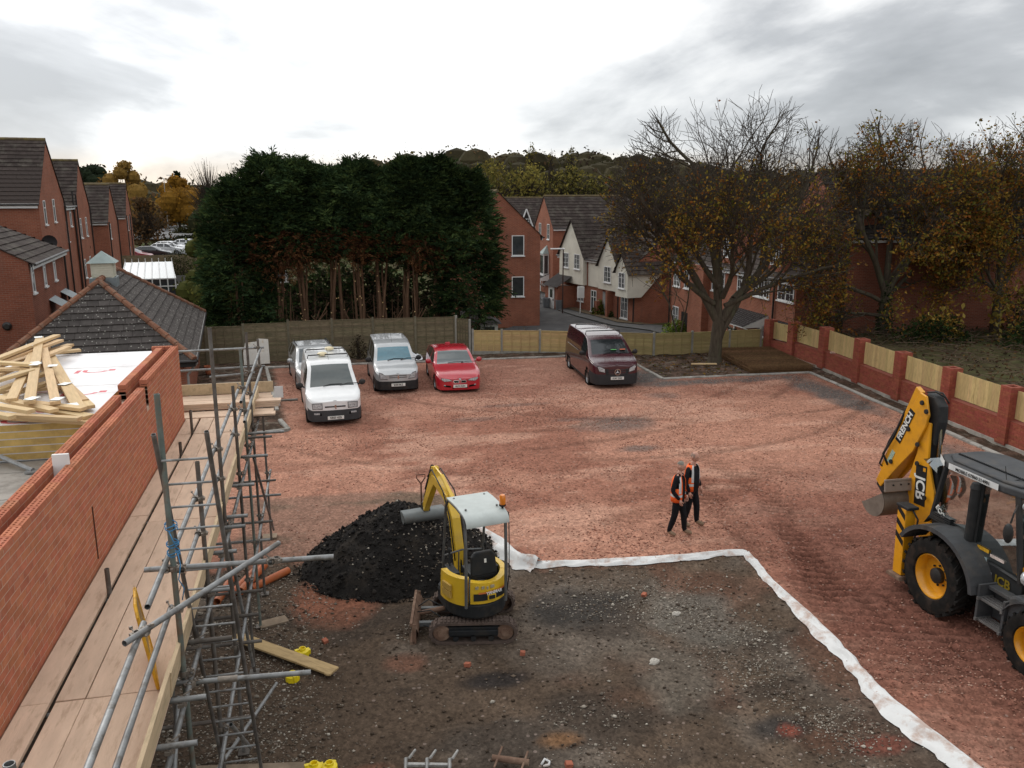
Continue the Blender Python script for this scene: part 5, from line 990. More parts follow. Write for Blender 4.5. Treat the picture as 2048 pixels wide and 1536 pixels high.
def ip(xs, ys):
    xs, ys = np.array(xs, float), np.array(ys, float); d = np.gradient(ys, xs)
    def f(x):
        i = int(np.clip(np.searchsorted(xs, x)-1, 0, len(xs)-2)); h = xs[i+1]-xs[i]; t = np.clip((x-xs[i])/h, 0, 1); m0 = (ys[i+1]-ys[i])/h
        return float(ys[i]+t*(ys[i+1]-ys[i])) if f.lin else float((2*t**3-3*t*t+1)*ys[i]+(t**3-2*t*t+t)*h*f.m[i]+(-2*t**3+3*t*t)*ys[i+1]+(t**3-t*t)*h*f.m[i+1])
    s = np.diff(ys)/np.diff(xs); m = np.zeros(len(xs)); m[0], m[-1] = s[0], s[-1]
    for i in range(1, len(xs)-1): m[i] = 0 if s[i-1]*s[i] <= 0 else 2*s[i-1]*s[i]/(s[i-1]+s[i])
    f.m = m; f.lin = False; return f
def car(name, label, cat, x, y, rz, L, Wd, top, belt, cowl, roof0, wheels, rw, col, bump=.55, bumpm=None, side=(), plate='', glass=None, lamps=(), extras=None, wid=None, front=(.24, .10), rear_roof=None, tumble=.80, sill=.24, rimm=None, mirrorm=None, group='vehicles parked along the back of the yard'):
    """front at local y=0 facing -Y. top: [(y,z)], belt: [(y,z)]"""
    c = thing(name, label, cat, (x, y, 0), rz, group); tf, bf = ip(*zip(*top)), ip(*zip(*belt)); hw = Wd/2
    wf = ip(*zip(*(wid or [(0, .80), (.10, .89), (.3, .955), (.7, 1.), (L*.5, 1.), (L-.5, .985), (L-.12, .93), (L, .86)])))
    ys = sorted(set([round(v, 3) for v in np.concatenate([np.linspace(0, .3, 6), np.linspace(.3, L-.2, 64), np.linspace(L-.2, L, 4)])]))
    gs, tp = [0, .12, .3, .55, .8, 1.], 9; rows_ = []; zone = []
    lowt = [0, .1, .25, .42, .6, .78, .92, 1.]
    def sect(yv):
        w = hw*wf(yv); zt = tf(yv); zb_ = min(bf(yv), zt-.045); P = []; z0 = sill+.10*max(0, 1-yv/.5)*0
        for t in lowt: P.append((w*(.955+.045*math.sin(PI*(.15+.75*t))), z0+(zb_-z0)*t, 'low'))
        wt = w*(1-(1-tumble)*min(1, max(0, (zt-zb_-.06)/.55)))-.03; ze = zt-.045-.012
        for t in gs[1:]: P.append((w*.985+(wt-w*.985)*t, zb_+(ze-zb_)*t, 'side'))
        for k in range(1, 3): a = k/3*PI/2; P.append((wt-.05*(1-math.cos(a)), ze+.045*math.sin(a), 'edge'))
        for k in range(1, tp+1): u = 1-k/tp; P.append(((wt-.05)*u, zt+.02*(1-u*u)-.012, 'top'))
        return P
    for yv in ys:
        h = sect(yv); rows_.append([(-a, yv, b) for a, b, _ in h]+[(a, yv, b) for a, b, _ in h[-2::-1]])
    h = sect(ys[0]); z_ = [q[2] for q in h]; zone = z_+z_[-2::-1]; nw = len(rows_[0]); body, wind, sidew, bumper = MB(), MB(), MB(), MB()
    def put(mb, q): mb.add(q, [(0, 1, 2, 3)])
    for i in range(len(ys)-1):
        for j in range(nw-1):
            q = [rows_[i][j], rows_[i][j+1], rows_[i+1][j+1], rows_[i+1][j]]; cy, cz, cx = sum(p[1] for p in q)/4, sum(p[2] for p in q)/4, abs(sum(p[0] for p in q)/4)
            zn = zone[j] if j < nw//2 else zone[j+1]
            if zn == 'low' or (zn == 'side' and cz < bf(cy)):
                if any((cy-wy)**2+(cz-rw)**2 < (rw*1.10)**2 for wy in wheels): continue
            if zn == 'top' and cowl+.06 < cy < roof0-.03 and cx < hw*wf(cy)*.97*(1-(1-tumble)*min(1, max(0, (tf(cy)-bf(cy)-.06)/.55)))-.10: put(wind, q); continue
            if zn == 'side' and tf(cy)-bf(cy) > .12:
                fr = (cz-bf(cy))/(tf(cy)-.06-bf(cy))
                if .04 < fr < .93 and any(a < cy+(fr-.5)*0 < b for a, b in side): put(sidew, q); continue
            if bumpm and zn == 'low' and (cz < bump and cy < .62 or cz < sill+.14 or (cz < bump-.02 and cy > L-.5)): put(bumper, q); continue
            put(body, q)
    # front and rear faces
    nh = nw//2; lean, bulge = front
    def cap(yv, sg, lev):
        h = sect(yv); pts = [(a, b) for a, b, _ in h]; wmax = pts[0][0]; G = []; zt = pts[-1][1]
        for a, b in pts[:-1]: G.append([(a*s_, yv+sg*bulge*(1-s_*s_)*(1-.6*abs((b-sill)/(zt-sill)-.35))*-1, b) for s_ in np.linspace(-1, 1, 15)])
        return G
    for yv, sg in ((ys[0], 1), (ys[-1], -1)):
        G = cap(yv, sg, 0)
        for i in range(len(G)-1):
            for j in range(14):
                q = [G[i][j], G[i][j+1], G[i+1][j+1], G[i+1][j]]; cz = sum(p[2] for p in q)/4
                if sg < 0 and bf(L-.1)+.05 < cz < tf(L-.05)-.15 and 1 < j < 12: put(sidew, q)
                else: put(bumper if bumpm and cz < bump else body, q)
    b_ = body.build('body', col, c, smooth=38, weld=True); gm_ = glass or CGLASS
    if bumper.f: bumper.build('bumper', bumpm, c, smooth=38, weld=True)
    wind.build('windscreen', gm_, c, smooth=True, weld=True)
    if sidew.f: sidew.build('side_windows', CGLASS, c, smooth=38, weld=True)
    mb = MB(); mb.bx(-hw+.12, hw-.12, .3, L-.3, sill+.02, sill+.3); mb.build('underbody', ARCH, c)
    for wy in wheels:
        for s_ in (-1, 1):
            mb = MB(); mb.lathe([(.0, 0), (rw*1.12, 0), (rw*1.12, .22)], 20, T(s_*(hw-.30), wy, rw) @ RY(90*s_)); mb.build('wheel_arch', ARCH, c)
            M_ = T(s_*(hw-.10), wy, rw) @ RY(90*s_)
            mb = MB(); mb.lathe([(0, .0), (.07, .01), (.07, .03), (0, .035)], 10, M_); wo = mb.build('wheel', BLACKP, c, smooth=40)
            mb = MB(); mb.lathe([(rw*.62, .04), (rw*.66, .085), (rw*.9, .095), (rw*.985, .06), (rw, 0), (rw, -.06), (rw*.97, -.10), (rw*.6, -.10)], 28, M_); mb.build('tyre', TYRE, wo, smooth=50)
            mb = MB(); mb.lathe([(rw*.64, .055), (rw*.60, .07), (rw*.55, .02), (.05, .0)], 24, M_)
            for k in range(5): mb.add([(.05, -.035, .045), (.05, .035, .045), (rw*.6, .05, .055), (rw*.6, -.05, .055)], [(0, 1, 2, 3)], M_ @ RZ(72*k+8))
            mb.build('rim', rimm or RIM, wo, smooth=40)
    fy = lambda xx, zz: ys[0]-bulge*(1-(min(abs(xx)/(hw*wf(0)), 1))**2)*(1-.6*abs((zz-sill)/(tf(0)-.0-sill)-.35))
    def overlay(nm, poly, m, d=.018, par=None):
        mb = MB(); mb.ext([(px_, fy(px_, pz_)-d, pz_) for px_, pz_ in poly], (0, d*1.8, 0)); return mb.build(nm, m, par or c, bev=.003)
    lamp_ov = overlay
    def overlay(nm, poly, m, d=.018, par=None):
        if nm == 'headlamp':
            cx_, cz_ = np.mean([q[0] for q in poly]), np.mean([q[1] for q in poly]); lamp_ov('lamp_surround', [(cx_+(a-cx_)*1.10, cz_+(b-cz_)*1.18) for a, b in poly], BLACKP, .012)
        return lamp_ov(nm, poly, m, d, par)
    def onbody(nm, poly, m, d=.012, mir=True):
        """patch over the corner of the nose: points (across 0..1 of half width, y, z)"""
        for s_ in ((-1, 1) if mir else (1,)):
            mb = MB(); a = [(s_*px_, py_, pz_) for px_, py_, pz_ in poly]; mb.ext(a, (0, .05, -.02)); mb.build(nm, m, c, bev=.003)
    # mirrors
    my = cowl+.38
    for s_ in (-1, 1):
        mb = MB(); mb.ball((s_*(hw+.13), my, bf(my)+.13), (.115, .07, .10), 10, 7); mb.tube((s_*(hw-.06), my+.03, bf(my)+.03), (s_*(hw+.08), my+.02, bf(my)+.10), .03, n=6); mb.build('mirror', mirrorm or BLACKP, c, smooth=40)
    for s_ in (-.32, .28):
        y0 = cowl+.04; mb = MB(); mb.path([(s_*hw, y0, tf(y0)+.03), (s_*hw+.25, y0+.06, tf(y0+.06)+.035), (s_*hw+.62, y0+.05, tf(y0+.05)+.035)], .013, 5); mb.build('wiper', BLACKP, c)
    if plate:
        pz_ = extras.get('pz', .42); pl = MB(); pl.box((0, 0, 0), (.52, .016, .112)); p = pl.build('number_plate', PLATEW, c); p.location = (0, fy(0, pz_)-.022, pz_)
        text(plate, .098, INKB, basis((0, -.010, -.002), (1, 0, 0), (0, 0, 1), (0, -1, 0)), p, 'plate_lettering', .002, .82)
    return c, overlay, onbody, tf, bf, hw, fy
def roundel(par, M, r, kind):
    mb = MB()
    if kind == 'star':
        mb.lathe([(r*.84, 0), (r*.84, .02), (r, .02), (r, 0)], 24, M)
        for k in range(3): mb.add([(-.18*r, 0, .02), (.18*r, 0, .02), (0, r*.9, .012), (0, 0, .035)], [(0, 3, 2), (3, 1, 2)], M @ RZ(120*k))
        return mb.build('badge', CHROME, par)
    if kind == 'roundel':
        mb.lathe([(0, .008), (r, .008), (r, 0)], 20, M); b = mb.build('badge', PLATEW, par); q = MB()
        for k in (0, 2): q.lathe([(0, .010), (r*.6, .010)], 5, M, k*PI/2, k*PI/2+PI/2)
        q.build('badge_quarters', mat('badge_blue', (.03, .10, .30), .4), b); return b
    pl = [(-.25, -.9), (.05, -.55), (-.05, -.1), (-.5, -.25), (-.55, .05), (-.15, .2), (-.35, .55), (.05, .95), (.45, .75), (.3, .35), (.55, .1), (.4, -.3), (.5, -.85), (.2, -.95)]
    mb.ext([M @ Vector((a*r, b*r, 0)) for a, b in pl], M.to_3x3() @ Vector((0, 0, .02))); return mb.build('badge', CHROME, par)
FM = lambda x, y, z: basis((x, y, z), (1, 0, 0), (0, 0, 1), (0, -1, 0))
# white panel van
WHITE = paint('white_paint', (.74, .745, .74), .35)
v, ov, ob, tf, bf, hw, fy = car('white_van', 'white panel van with roof bars and orange-topped roof lamps, nearest the scaffold', 'van', .22, 27.0, 4, 4.44, 1.81,
    [(0, .90), (.12, .965), (.75, 1.14), (1.0, 1.30), (1.62, 1.80), (1.95, 1.90), (2.6, 1.94), (4.2, 1.93), (4.44, 1.86)], [(0, .86), (.75, 1.06), (1.6, 1.10), (4.44, 1.12)], .80, 1.64, [.84, 3.66], .33, WHITE, .60, mat('grey_bumper', (.045, .047, .05), .65, var=.15), [(1.25, 2.15)], 'NR03 HZB', extras={'pz': .36}, tumble=.86, rimm=BLACKP, glass=mat('van_glass', (.035, .05, .05), .07, spec=.9))
for s in (-1, 1): ov('headlamp', [(s*.42, .66), (s*.71, .66), (s*.72, .83), (s*.42, .835)], LAMP)
ov('grille', [(-.33, .70), (.33, .70), (.33, .745), (-.33, .745)], BLACKP); ov('air_intake', [(-.5, .44), (.5, .44), (.5, .52), (-.5, .52)], ARCH, .01)
for s in (-1, 1): ov('fog_lamp', [(s*.50, .475), (s*.68, .475), (s*.68, .53), (s*.50, .53)], LAMP, .012)
roundel(v, FM(0, fy(0, .73)-.03, .725), .075, 'lion')
for yb in (2.25, 3.35):
    mb = MB(); mb.path([(-.70, yb, 1.88), (-.66, yb, 2.02), (.66, yb, 2.02), (.70, yb, 1.88)], .022, 6); mb.build('roof_bar', BLACKP, v, smooth=40)
CREAM = mat('cream_lens', (.72, .62, .40), .3)
for xx, yy in ((-.18, 2.35), (.15, 3.35)): mb = MB(); mb.ball((xx, yy, 2.03), (.17, .14, .075), 14, 8); mb.build('roof_lamp', CREAM, v, smooth=True)
mb = MB(); mb.tube((0, 1.9, 1.89), (-.02, 2.3, 2.25), .006, n=5); mb.build('aerial', BLACKP, v)
# small silver van
SILV = paint('silver_paint', (.42, .43, .435), .36, .45)
v, ov, ob, tf, bf, hw, fy = car('silver_van', 'silver van-based car with black bumper and blue tinted windscreen', 'van', 2.62, 31.0, 1.5, 4.14, 1.70,
    [(0, .84), (.15, .92), (.85, 1.10), (1.05, 1.22), (1.5, 1.60), (1.8, 1.72), (2.4, 1.79), (3.8, 1.77), (4.14, 1.68)], [(0, .80), (.85, 1.02), (1.6, 1.06), (4.14, 1.10)], .92, 1.54, [.80, 3.50], .31, SILV, .62, BLACKP, [(1.2, 1.95), (2.05, 2.9), (3.0, 3.8)], 'SH58 BKZ', glass=mat('blue_glass', (.05, .16, .21), .07, spec=.9), extras={'pz': .44}, tumble=.86)
for s in (-1, 1): ov('headlamp', [(s*.40, .66), (s*.66, .68), (s*.68, .90), (s*.56, .86), (s*.46, .76)], LAMP)
for z in (.70, .77): ov('grille_bar', [(-.32, z), (.32, z), (.34, z+.025), (-.34, z+.025)], BLACKP)
roundel(v, FM(0, fy(0, .74)-.03, .735), .08, 'lion')
for k in range(4): mb = MB(); mb.bx(-.5, .5, 2.3+k*.35, 2.36+k*.35, 1.775, 1.80); mb.build('roof_rib', SILV, v, bev=.006)
mb = MB(); mb.tube((0, 1.85, 1.73), (0, 2.2, 2.05), .006, n=5); mb.build('aerial', BLACKP, v)
# red hatchback
REDP = paint('red_paint', (.42, .012, .025), .25)
v, ov, ob, tf, bf, hw, fy = car('red_hatchback', 'red hatchback with twin grille, next to the white plastic sheet', 'car', 4.92, 30.62, -1, 4.32, 1.765,
    [(0, .64), (.12, .72), (.5, .83), (1.2, .95), (1.45, 1.02), (2.05, 1.33), (2.5, 1.41), (3.3, 1.385), (3.9, 1.25), (4.2, .95), (4.32, .8)], [(0, .60), (.5, .76), (1.2, .88), (2.2, .92), (3.9, .98), (4.32, .75)], 1.22, 2.10, [.82, 3.50], .32, REDP, .3, None, [(1.55, 2.45), (2.55, 3.35), (3.4, 3.7)], 'AU14 KZN', extras={'pz': .36}, mirrorm=REDP, tumble=.76, sill=.2, glass=mat('hatch_glass', (.09, .105, .105), .06, spec=.8))
for s in (-1, 1):
    ov('headlamp', [(s*.30, .56), (s*.58, .53), (s*.69, .60), (s*.69, .655), (s*.42, .62)], LAMP); ov('grille', [(s*.03, .48), (s*.22, .475), (s*.255, .535), (s*.23, .575), (s*.05, .575)], CHROME, .014)
    ov('grille_core', [(s*.045, .49), (s*.21, .487), (s*.238, .535), (s*.22, .562), (s*.06, .562)], ARCH, .022); ov('air_intake', [(s*.34, .30), (s*.60, .33), (s*.60, .40), (s*.36, .37)], ARCH, .01); ov('fog_lamp', [(s*.54, .365), (s*.62, .375), (s*.62, .405), (s*.54, .40)], LAMP, .016)
ov('air_intake', [(-.3, .26), (.3, .26), (.28, .31), (-.28, .31)], ARCH, .008); roundel(v, FM(0, fy(0, .63)-.02, .615), .042, 'roundel')
mb = MB(); mb.bx(-.1, .1, 3.4, 3.52, 1.375, 1.44); mb.build('aerial', REDP, v, bev=.02)
# maroon van
MAR = paint('maroon_paint', (.055, .012, .018), .22)
DGR = mat('dark_bumper', (.028, .029, .031), .6, var=.15)
v, ov, ob, tf, bf, hw, fy = car('maroon_van', 'maroon van with black bumper, round star badge and roof bars, parked alone by the kerb', 'van', 10.98, 30.0, -3.5, 5.14, 1.93,
    [(0, .98), (.12, 1.05), (.75, 1.20), (1.0, 1.34), (1.65, 1.74), (2.0, 1.85), (2.7, 1.91), (4.8, 1.89), (5.14, 1.80)], [(0, .92), (.75, 1.12), (1.6, 1.16), (5.14, 1.18)], .82, 1.68, [.90, 4.10], .34, MAR, .70, DGR, [(1.25, 2.1)], 'KU67 GXD', extras={'pz': .50}, tumble=.84, rimm=RIM)
for s in (-1, 1): ov('headlamp', [(s*.48, .72), (s*.70, .78), (s*.77, .94), (s*.70, .96), (s*.50, .86)], LAMP)
ov('grille', [(-.44, .62), (.44, .62), (.47, .86), (-.47, .86)], BLACKP, .012)
for z in (.66, .73, .80): ov('grille_bar', [(-.44, z), (.44, z), (.44, z+.03), (-.44, z+.03)], DGR, .03)
roundel(v, FM(0, fy(0, .75)-.05, .745), .125, 'star')
for yb in (2.15, 3.9):
    mb = MB(); mb.path([(-.72, yb, 1.86), (-.70, yb, 2.0), (.70, yb, 2.0), (.72, yb, 1.86)], .022, 6); mb.build('roof_bar', BLACKP, v, smooth=40)
for nm, xx, cc in (('green_card', .05, (.12, .42, .12)), ('orange_card', .42, (.70, .18, .09))): mb = MB(); mb.bx(xx, xx+.22, 1.02, 1.17, 1.392, 1.40, RX(0)); o = mb.build(nm, mat(nm, cc, .7), v); o.rotation_euler = (0, 0, 0); o.location = (0, -.02, .015)
for s in (-1, 1): mb = MB(); mb.bx(s*(hw-.005), s*(hw+.02), 2.3, 4.2, 1.18, 1.205); mb.build('side_rail', CHROME, v)
# silver estate half hidden by the white van
v, ov, ob, tf, bf, hw, fy = car('silver_car', 'silver estate car half hidden behind the white panel van', 'car', -.18, 32.0, 7, 4.45, 1.80,
    [(0, .66), (.15, .76), (1.05, .98), (1.3, 1.08), (1.95, 1.42), (2.3, 1.50), (3.5, 1.48), (4.2, 1.28), (4.45, .95)], [(0, .62), (1.05, .90), (2.2, .95), (4.2, 1.0), (4.45, .9)], 1.1, 2.0, [.88, 3.5], .32, SILV, .3, None, [(1.45, 2.3), (2.4, 3.2), (3.3, 3.95)], 'SB55 KLM', extras={'pz': .40}, mirrorm=SILV, tumble=.80, sill=.2, glass=mat('van_glass2', (.06, .07, .075), .07))
for s in (-1, 1):
    ov('headlamp', [(s*.40, .58), (s*.64, .58), (s*.70, .70), (s*.58, .72), (s*.42, .66)], LAMP); mb = MB(); mb.path([(s*.63, 2.3, 1.47), (s*.66, 2.5, 1.53), (s*.66, 3.6, 1.52), (s*.64, 3.8, 1.46)], .02, 6); mb.build('roof_rail', BLACKP, v, smooth=40)
ov('grille', [(-.3, .52), (.3, .52), (.28, .58), (-.28, .58)], BLACKP); ov('air_intake', [(-.6, .28), (.6, .28), (.55, .40), (-.55, .40)], ARCH, .01)
# far cars in the car park on the left
for i, (x, y, rz, colr, lab) in enumerate([(-18.9, 103.5, 82, (.25, .02, .03), 'dark red far parked car nearest the trees'), (-17.3, 107.5, 84, (.012, .012, .014), 'black far parked car with a red tail lamp'), (-16.6, 113., 82, (.55, .56, .57), 'first pale far parked car, in front of the white pair'), (-16.9, 117.5, 80, (.70, .71, .72), 'middle white far parked car'), (-15.4, 123., 78, (.72, .73, .74), 'farthest white parked car beside the hedge')]):
    m_ = paint('far_paint_%d' % i, colr); v, ov, ob, tf, bf, hw, fy = car('parked_car', lab, 'car', x, y, rz, 4.2, 1.75, [(0, .68), (.15, .78), (1.05, .96), (1.3, 1.05), (1.95, 1.38), (2.3, 1.46), (3.4, 1.44), (4.0, 1.2), (4.2, .85)], [(0, .62), (1.05, .9), (4.0, 1.0), (4.2, .8)], 1.1, 2.0, [.85, 3.4], .31, m_, .3, None, [(1.45, 2.3), (2.4, 3.2), (3.3, 3.7)], '', extras={}, mirrorm=m_, tumble=.78, sill=.2, group='cars in the far car park')
    v.location.z = float(terr(x, y))+.12
    for s in (-1, 1): mb = MB(); mb.box((s*.72, 4.12, .85), (.2, .12, .18)); mb.build('tail_lamp', mat('tail_red', (.5, .02, .02), .3), v)
v, ov, ob, tf, bf, hw, fy = car('parked_car', 'dark green car nosing out from behind the brick gable house', 'car', 14.9, 60.2, 0, 4.3, 1.75, [(0, .68), (.15, .78), (1.05, .96), (1.3, 1.05), (1.95, 1.38), (2.3, 1.46), (3.4, 1.44), (4.0, 1.2), (4.3, .85)], [(0, .62), (1.05, .9), (4.0, 1.0), (4.3, .8)], 1.1, 2.0, [.85, 3.4], .31, paint('green_paint', (.03, .045, .04)), .3, None, [(1.45, 2.3), (2.4, 3.2)], '', extras={}, group='cars on the estate road'); v.location.z = -1.4
v, ov, ob, tf, bf, hw, fy = car('parked_car', 'black car parked farther up the estate road', 'car', 17.2, 73, 0, 4.3, 1.75, [(0, .68), (.15, .78), (1.05, .96), (1.3, 1.05), (1.95, 1.38), (2.3, 1.46), (3.4, 1.44), (4.0, 1.2), (4.3, .85)], [(0, .62), (1.05, .9), (4.0, 1.0), (4.3, .8)], 1.1, 2.0, [.85, 3.4], .31, paint('black_paint', (.012, .012, .013)), .3, None, [(1.45, 2.3), (2.4, 3.2)], '', extras={}, group='cars on the estate road'); v.location.z = -1.4

# ---------------------------------------------------------------- yellow mini digger
DY = mat('digger_yellow', (.68, .43, .02), .42, var=.08, scale=3, coat=.3, dirt=(.36, .22, .05, .4), dscale=3)
DK = mat('digger_black', (.016, .018, .02), .55, var=.2, dirt=(.05, .04, .03, .4), dscale=4)
STEELG = mat('grey_steel', (.13, .135, .135), .5, metal=.3, var=.2, dirt=(.10, .075, .055, .5), dscale=4)
RUB = mat('rubber_track', (.10, .074, .062), .9, var=.3, scale=9)
MUDS = mat('muddy_steel', (.17, .105, .075), .8, var=.25, scale=6, dirt=(.30, .22, .16, .5), dscale=5)
dg = thing('mini_digger', 'yellow mini digger with grey canopy, bucket resting on the black spoil heap', 'excavator', (2.33, 13.33, 0), -10.5)
tl, tw, th = .74, .23, .40
for s_, nm in ((-1, 'n'), (1, 'f')):
    y0 = s_*.53; rr = th/2; pts = []
    for k in range(13): a = PI/2-PI*k/12; pts.append((tl-rr+rr*math.cos(a), rr+rr*math.sin(a)))
    for k in range(13): a = -PI/2-PI*k/12; pts.append((-tl+rr+rr*math.cos(a), rr+rr*math.sin(a)))
    inn = [((px_-(tl-rr if px_ > 0 else -(tl-rr)))*.78+(tl-rr if px_ > 0 else -(tl-rr)) if abs(px_) > tl-rr else px_, (pz_-rr)*.78+rr) for px_, pz_ in pts]
    mb = MB(); n_ = len(pts)
    for k in range(n_):
        a, b, c_, d_ = pts[k], pts[(k+1) % n_], inn[(k+1) % n_], inn[k]
        for yy, fl in ((y0-tw/2, 0), (y0+tw/2, 1)): mb.add([(a[0], yy, a[1]), (b[0], yy, b[1]), (c_[0], yy, c_[1]), (d_[0], yy, d_[1])], [(0, 1, 2, 3)])
        mb.add([(a[0], y0-tw/2, a[1]), (b[0], y0-tw/2, b[1]), (b[0], y0+tw/2, b[1]), (a[0], y0+tw/2, a[1])], [(0, 1, 2, 3)]); mb.add([(d_[0], y0-tw/2, d_[1]), (c_[0], y0-tw/2, c_[1]), (c_[0], y0+tw/2, c_[1]), (d_[0], y0+tw/2, d_[1])], [(0, 1, 2, 3)])
    tr = mb.build('track', RUB, dg, smooth=40, weld=True); lugs = MB()
    per = [(x_, z_, t_) for k in range(18) for x_, z_, t_ in ((-tl+rr+k*(2*tl-2*rr)/17, th, 0), (-tl+rr+k*(2*tl-2*rr)/17, 0, 180))]+[(sg*(tl-rr)+rr*math.cos(a), rr+rr*math.sin(a), -math.degrees(a)+90) for sg in (-1, 1) for a in ([PI/2-PI*q/7 for q in range(1, 7)] if sg > 0 else [PI/2+PI*q/7 for q in range(1, 7)])]
    for x_, z_, t_ in per:
        for dy in (-.055, .055): lugs.box((0, dy, .008), (.035, .085, .022), T(x_, y0, z_) @ RY(t_))
    tag(lugs.build('track_lugs', RUB, tr), kind='stuff')
    mb = MB(); mb.bx(-tl+rr, tl-rr, y0-.07, y0+.07, .12, .30); mb.bx(-.42, .42, y0-tw/2-.005, y0+tw/2, .17, .26); mb.build('track_frame', DK, dg, bev=.01)
    for x_ in (tl-rr, -tl+rr): mb = MB(); mb.lathe([(0, -.095), (.07, -.095), (.08, -.08), (.145, -.07), (.145, .07)], 18, T(x_, y0, rr) @ RX(90 if s_ < 0 else -90) @ RX(180)); mb.build('drive_wheel', MUDS, dg, smooth=40)
    for k in range(3): mb = MB(); mb.tube((-.3+.3*k, y0-.1, .10), (-.3+.3*k, y0+.1, .10), .05, n=10); mb.build('roller', DK, dg, smooth=40)
mb = MB(); mb.bx(-.35, .35, -.42, .42, .18, .34); mb.lathe([(.30, .3), (.30, .46)], 20); mb.build('undercarriage', DK, dg, bev=.01)
# dozer blade at the left end
mb = MB(); P = [[(-1.06+.09*math.sin(PI*t)-.0, yy, .02+.36*t) for t in np.linspace(0, 1, 8)] for yy in np.linspace(-.62, .62, 5)]; mb.grid(P); mb.grid([[(p[0]+.035, p[1], p[2]) for p in r] for r in P][::-1])
mb.bx(-1.075, -1.03, -.62, .62, .34, .40); mb.bx(-1.08, -1.0, -.62, .62, .0, .06); mb.bx(-1.04, -.97, -.62, -.60, .02, .38); mb.bx(-1.04, -.97, .60, .62, .02, .38); mb.build('blade', MUDS, dg)
mb = MB(); mb.bx(-1.0, -.3, -.30, -.22, .16, .24); mb.bx(-1.0, -.3, .22, .30, .16, .24); mb.build('blade_arm', STEELG, dg, bev=.008)
mb = MB(); mb.tube((-.98, 0, .26), (-.62, 0, .33), .035); mb.tube((-.9, 0, .27), (-.5, 0, .35), .045, n=10); mb.build('blade_ram', MUDS, dg, smooth=40)
mb = MB(); mb.path([(-.98, -.1, .34), (-.75, -.2, .42), (-.55, -.25, .3), (-.35, -.2, .34)], .011, 5); mb.path([(-.98, .1, .34), (-.8, .16, .44), (-.6, .1, .36), (-.35, .08, .36)], .011, 5); mb.path([(-1.0, -.25, .2), (-.7, -.35, .16), (-.35, -.3, .28)], .009, 5); mb.build('hoses', DK, dg, smooth=True)
# upper body: local frame turned so that its front points over the heap
U_ = RZ(10.5+11)
def ring(mb, z0, z1, r0, r1, a0=-200, a1=20, sx=1., n=28, inner=.0):
    for (za, zb_, ra, rb) in ((z0, z1, r0, r1),): mb.grid([[(sx*r_*math.cos(rad(a)), r_*math.sin(rad(a)), z_) for a in np.linspace(a0, a1, n)] for z_, r_ in ((za, ra), (zb_, rb))], U_)
cwp = MB(); out = [(.52*math.cos(rad(a))*1.06, .64*math.sin(rad(a))) for a in np.linspace(-172, -8, 20)]+[(.54, .35), (.35, .58), (-.35, .58), (-.54, .35)]
cwp.ext([U_ @ Vector((a, b, .46)) for a, b in out], (0, 0, .26)); cwp.build('counterweight', DK, dg, bev=.03)
top_ = MB(); out2 = [(a*.985, b*.985) for a, b in out]
top_.ext([U_ @ Vector((a, b, .72)) for a, b in out2], (0, 0, .03)); top_.build('deck', DK, dg)
def cover(a0, a1, z0, z1, r=1.0, dip=0.):
    mb = MB(); G = []
    for k in range(5):
        t = k/4; G.append([(.55*math.cos(rad(a))*1.06*r*(1-.03*t*t), .645*math.sin(rad(a))*r*(1-.03*t*t), z0+(z1-z0)*t*(1-dip*math.sin(PI*(i/13)))) for i, a in enumerate(np.linspace(a0, a1, 14))])
    mb.grid(G, U_); mb.grid([[(p[0]*.82, p[1]*.82, p[2]) for p in r_] for r_ in G][::-1], U_); t_ = G[-1]; mb.grid([t_, [(p[0]*.82, p[1]*.82, p[2]) for p in t_]], U_)
    for e in (0, -1): mb.grid([[g[e] for g in G], [(g[e][0]*.82, g[e][1]*.82, g[e][2]) for g in G]], U_)
    return mb.build('cover', DY, dg, smooth=35, weld=True)
c1 = cover(-118, -28, .74, 1.13, 1.0, .10); c2 = cover(-185, -122, .70, 1.18, 1.01); c3 = cover(-24, 30, .74, 1.12, 1.0)
mb = MB(); mb.add([U_ @ Vector((.57*math.cos(rad(a))*1.075, .65*math.sin(rad(a))*1.012, z)) for z in (.80, .93) for a in np.linspace(-112, -36, 10)], [(i, i+1, i+11, i+10) for i in range(9)]); dc = mb.build('decal', DK, c1)
mb = MB(); mb.add([U_ @ Vector((.57*math.cos(rad(a))*1.08, .65*math.sin(rad(a))*1.016, z)) for z, sgn in ((.925, 0), (.955, 1)) for a in np.linspace(-104, -40, 10)], [(i, i+1, i+11, i+10) for i in range(9)]); mb.build('orange_flash', mat('orange_flash', (.60, .18, .05), .5), c1)
Vn = U_ @ Vector((.17, -.67, .955)); text('YANMAR', .075, PLATEW, basis(tuple(U_ @ Vector((.12, -.675, .94))), tuple(U_.to_3x3() @ Vector((.985, .17, 0))), (0, 0, 1), tuple(U_.to_3x3() @ Vector((.17, -.985, 0)))), dg, 'brand_lettering', .002)
mb = MB(); mb.box((.08, -.665, .855), (.15, .02, .10), U_); mb.build('hatch', DY, c1, bev=.006); mb = MB(); mb.box((.08, -.674, .855), (.11, .02, .065), U_); mb.build('hatch_core', DK, c1)
mb = MB()
for k in range(2): mb.bx(-.02, .02, -.13, .13, .80+.13*k, .91+.13*k, U_ @ T(-.565, -.22, 0) @ RZ(12))
mb.build('side_vents', mat('vent_shade', (.42, .27, .06), .7), c2, bev=.004)
mb = MB()
for k, (xx, w_) in enumerate([(-.22, .06), (-.12, .05), (-.05, .03), (.05, .07)]): mb.box((xx+.05, -.672+.03*abs(k-2), 1.035), (w_, .012, .05), U_)
mb.build('warning_stickers', mat('sticker', (.35, .30, .20), .6, var=.5, scale=60), c1)
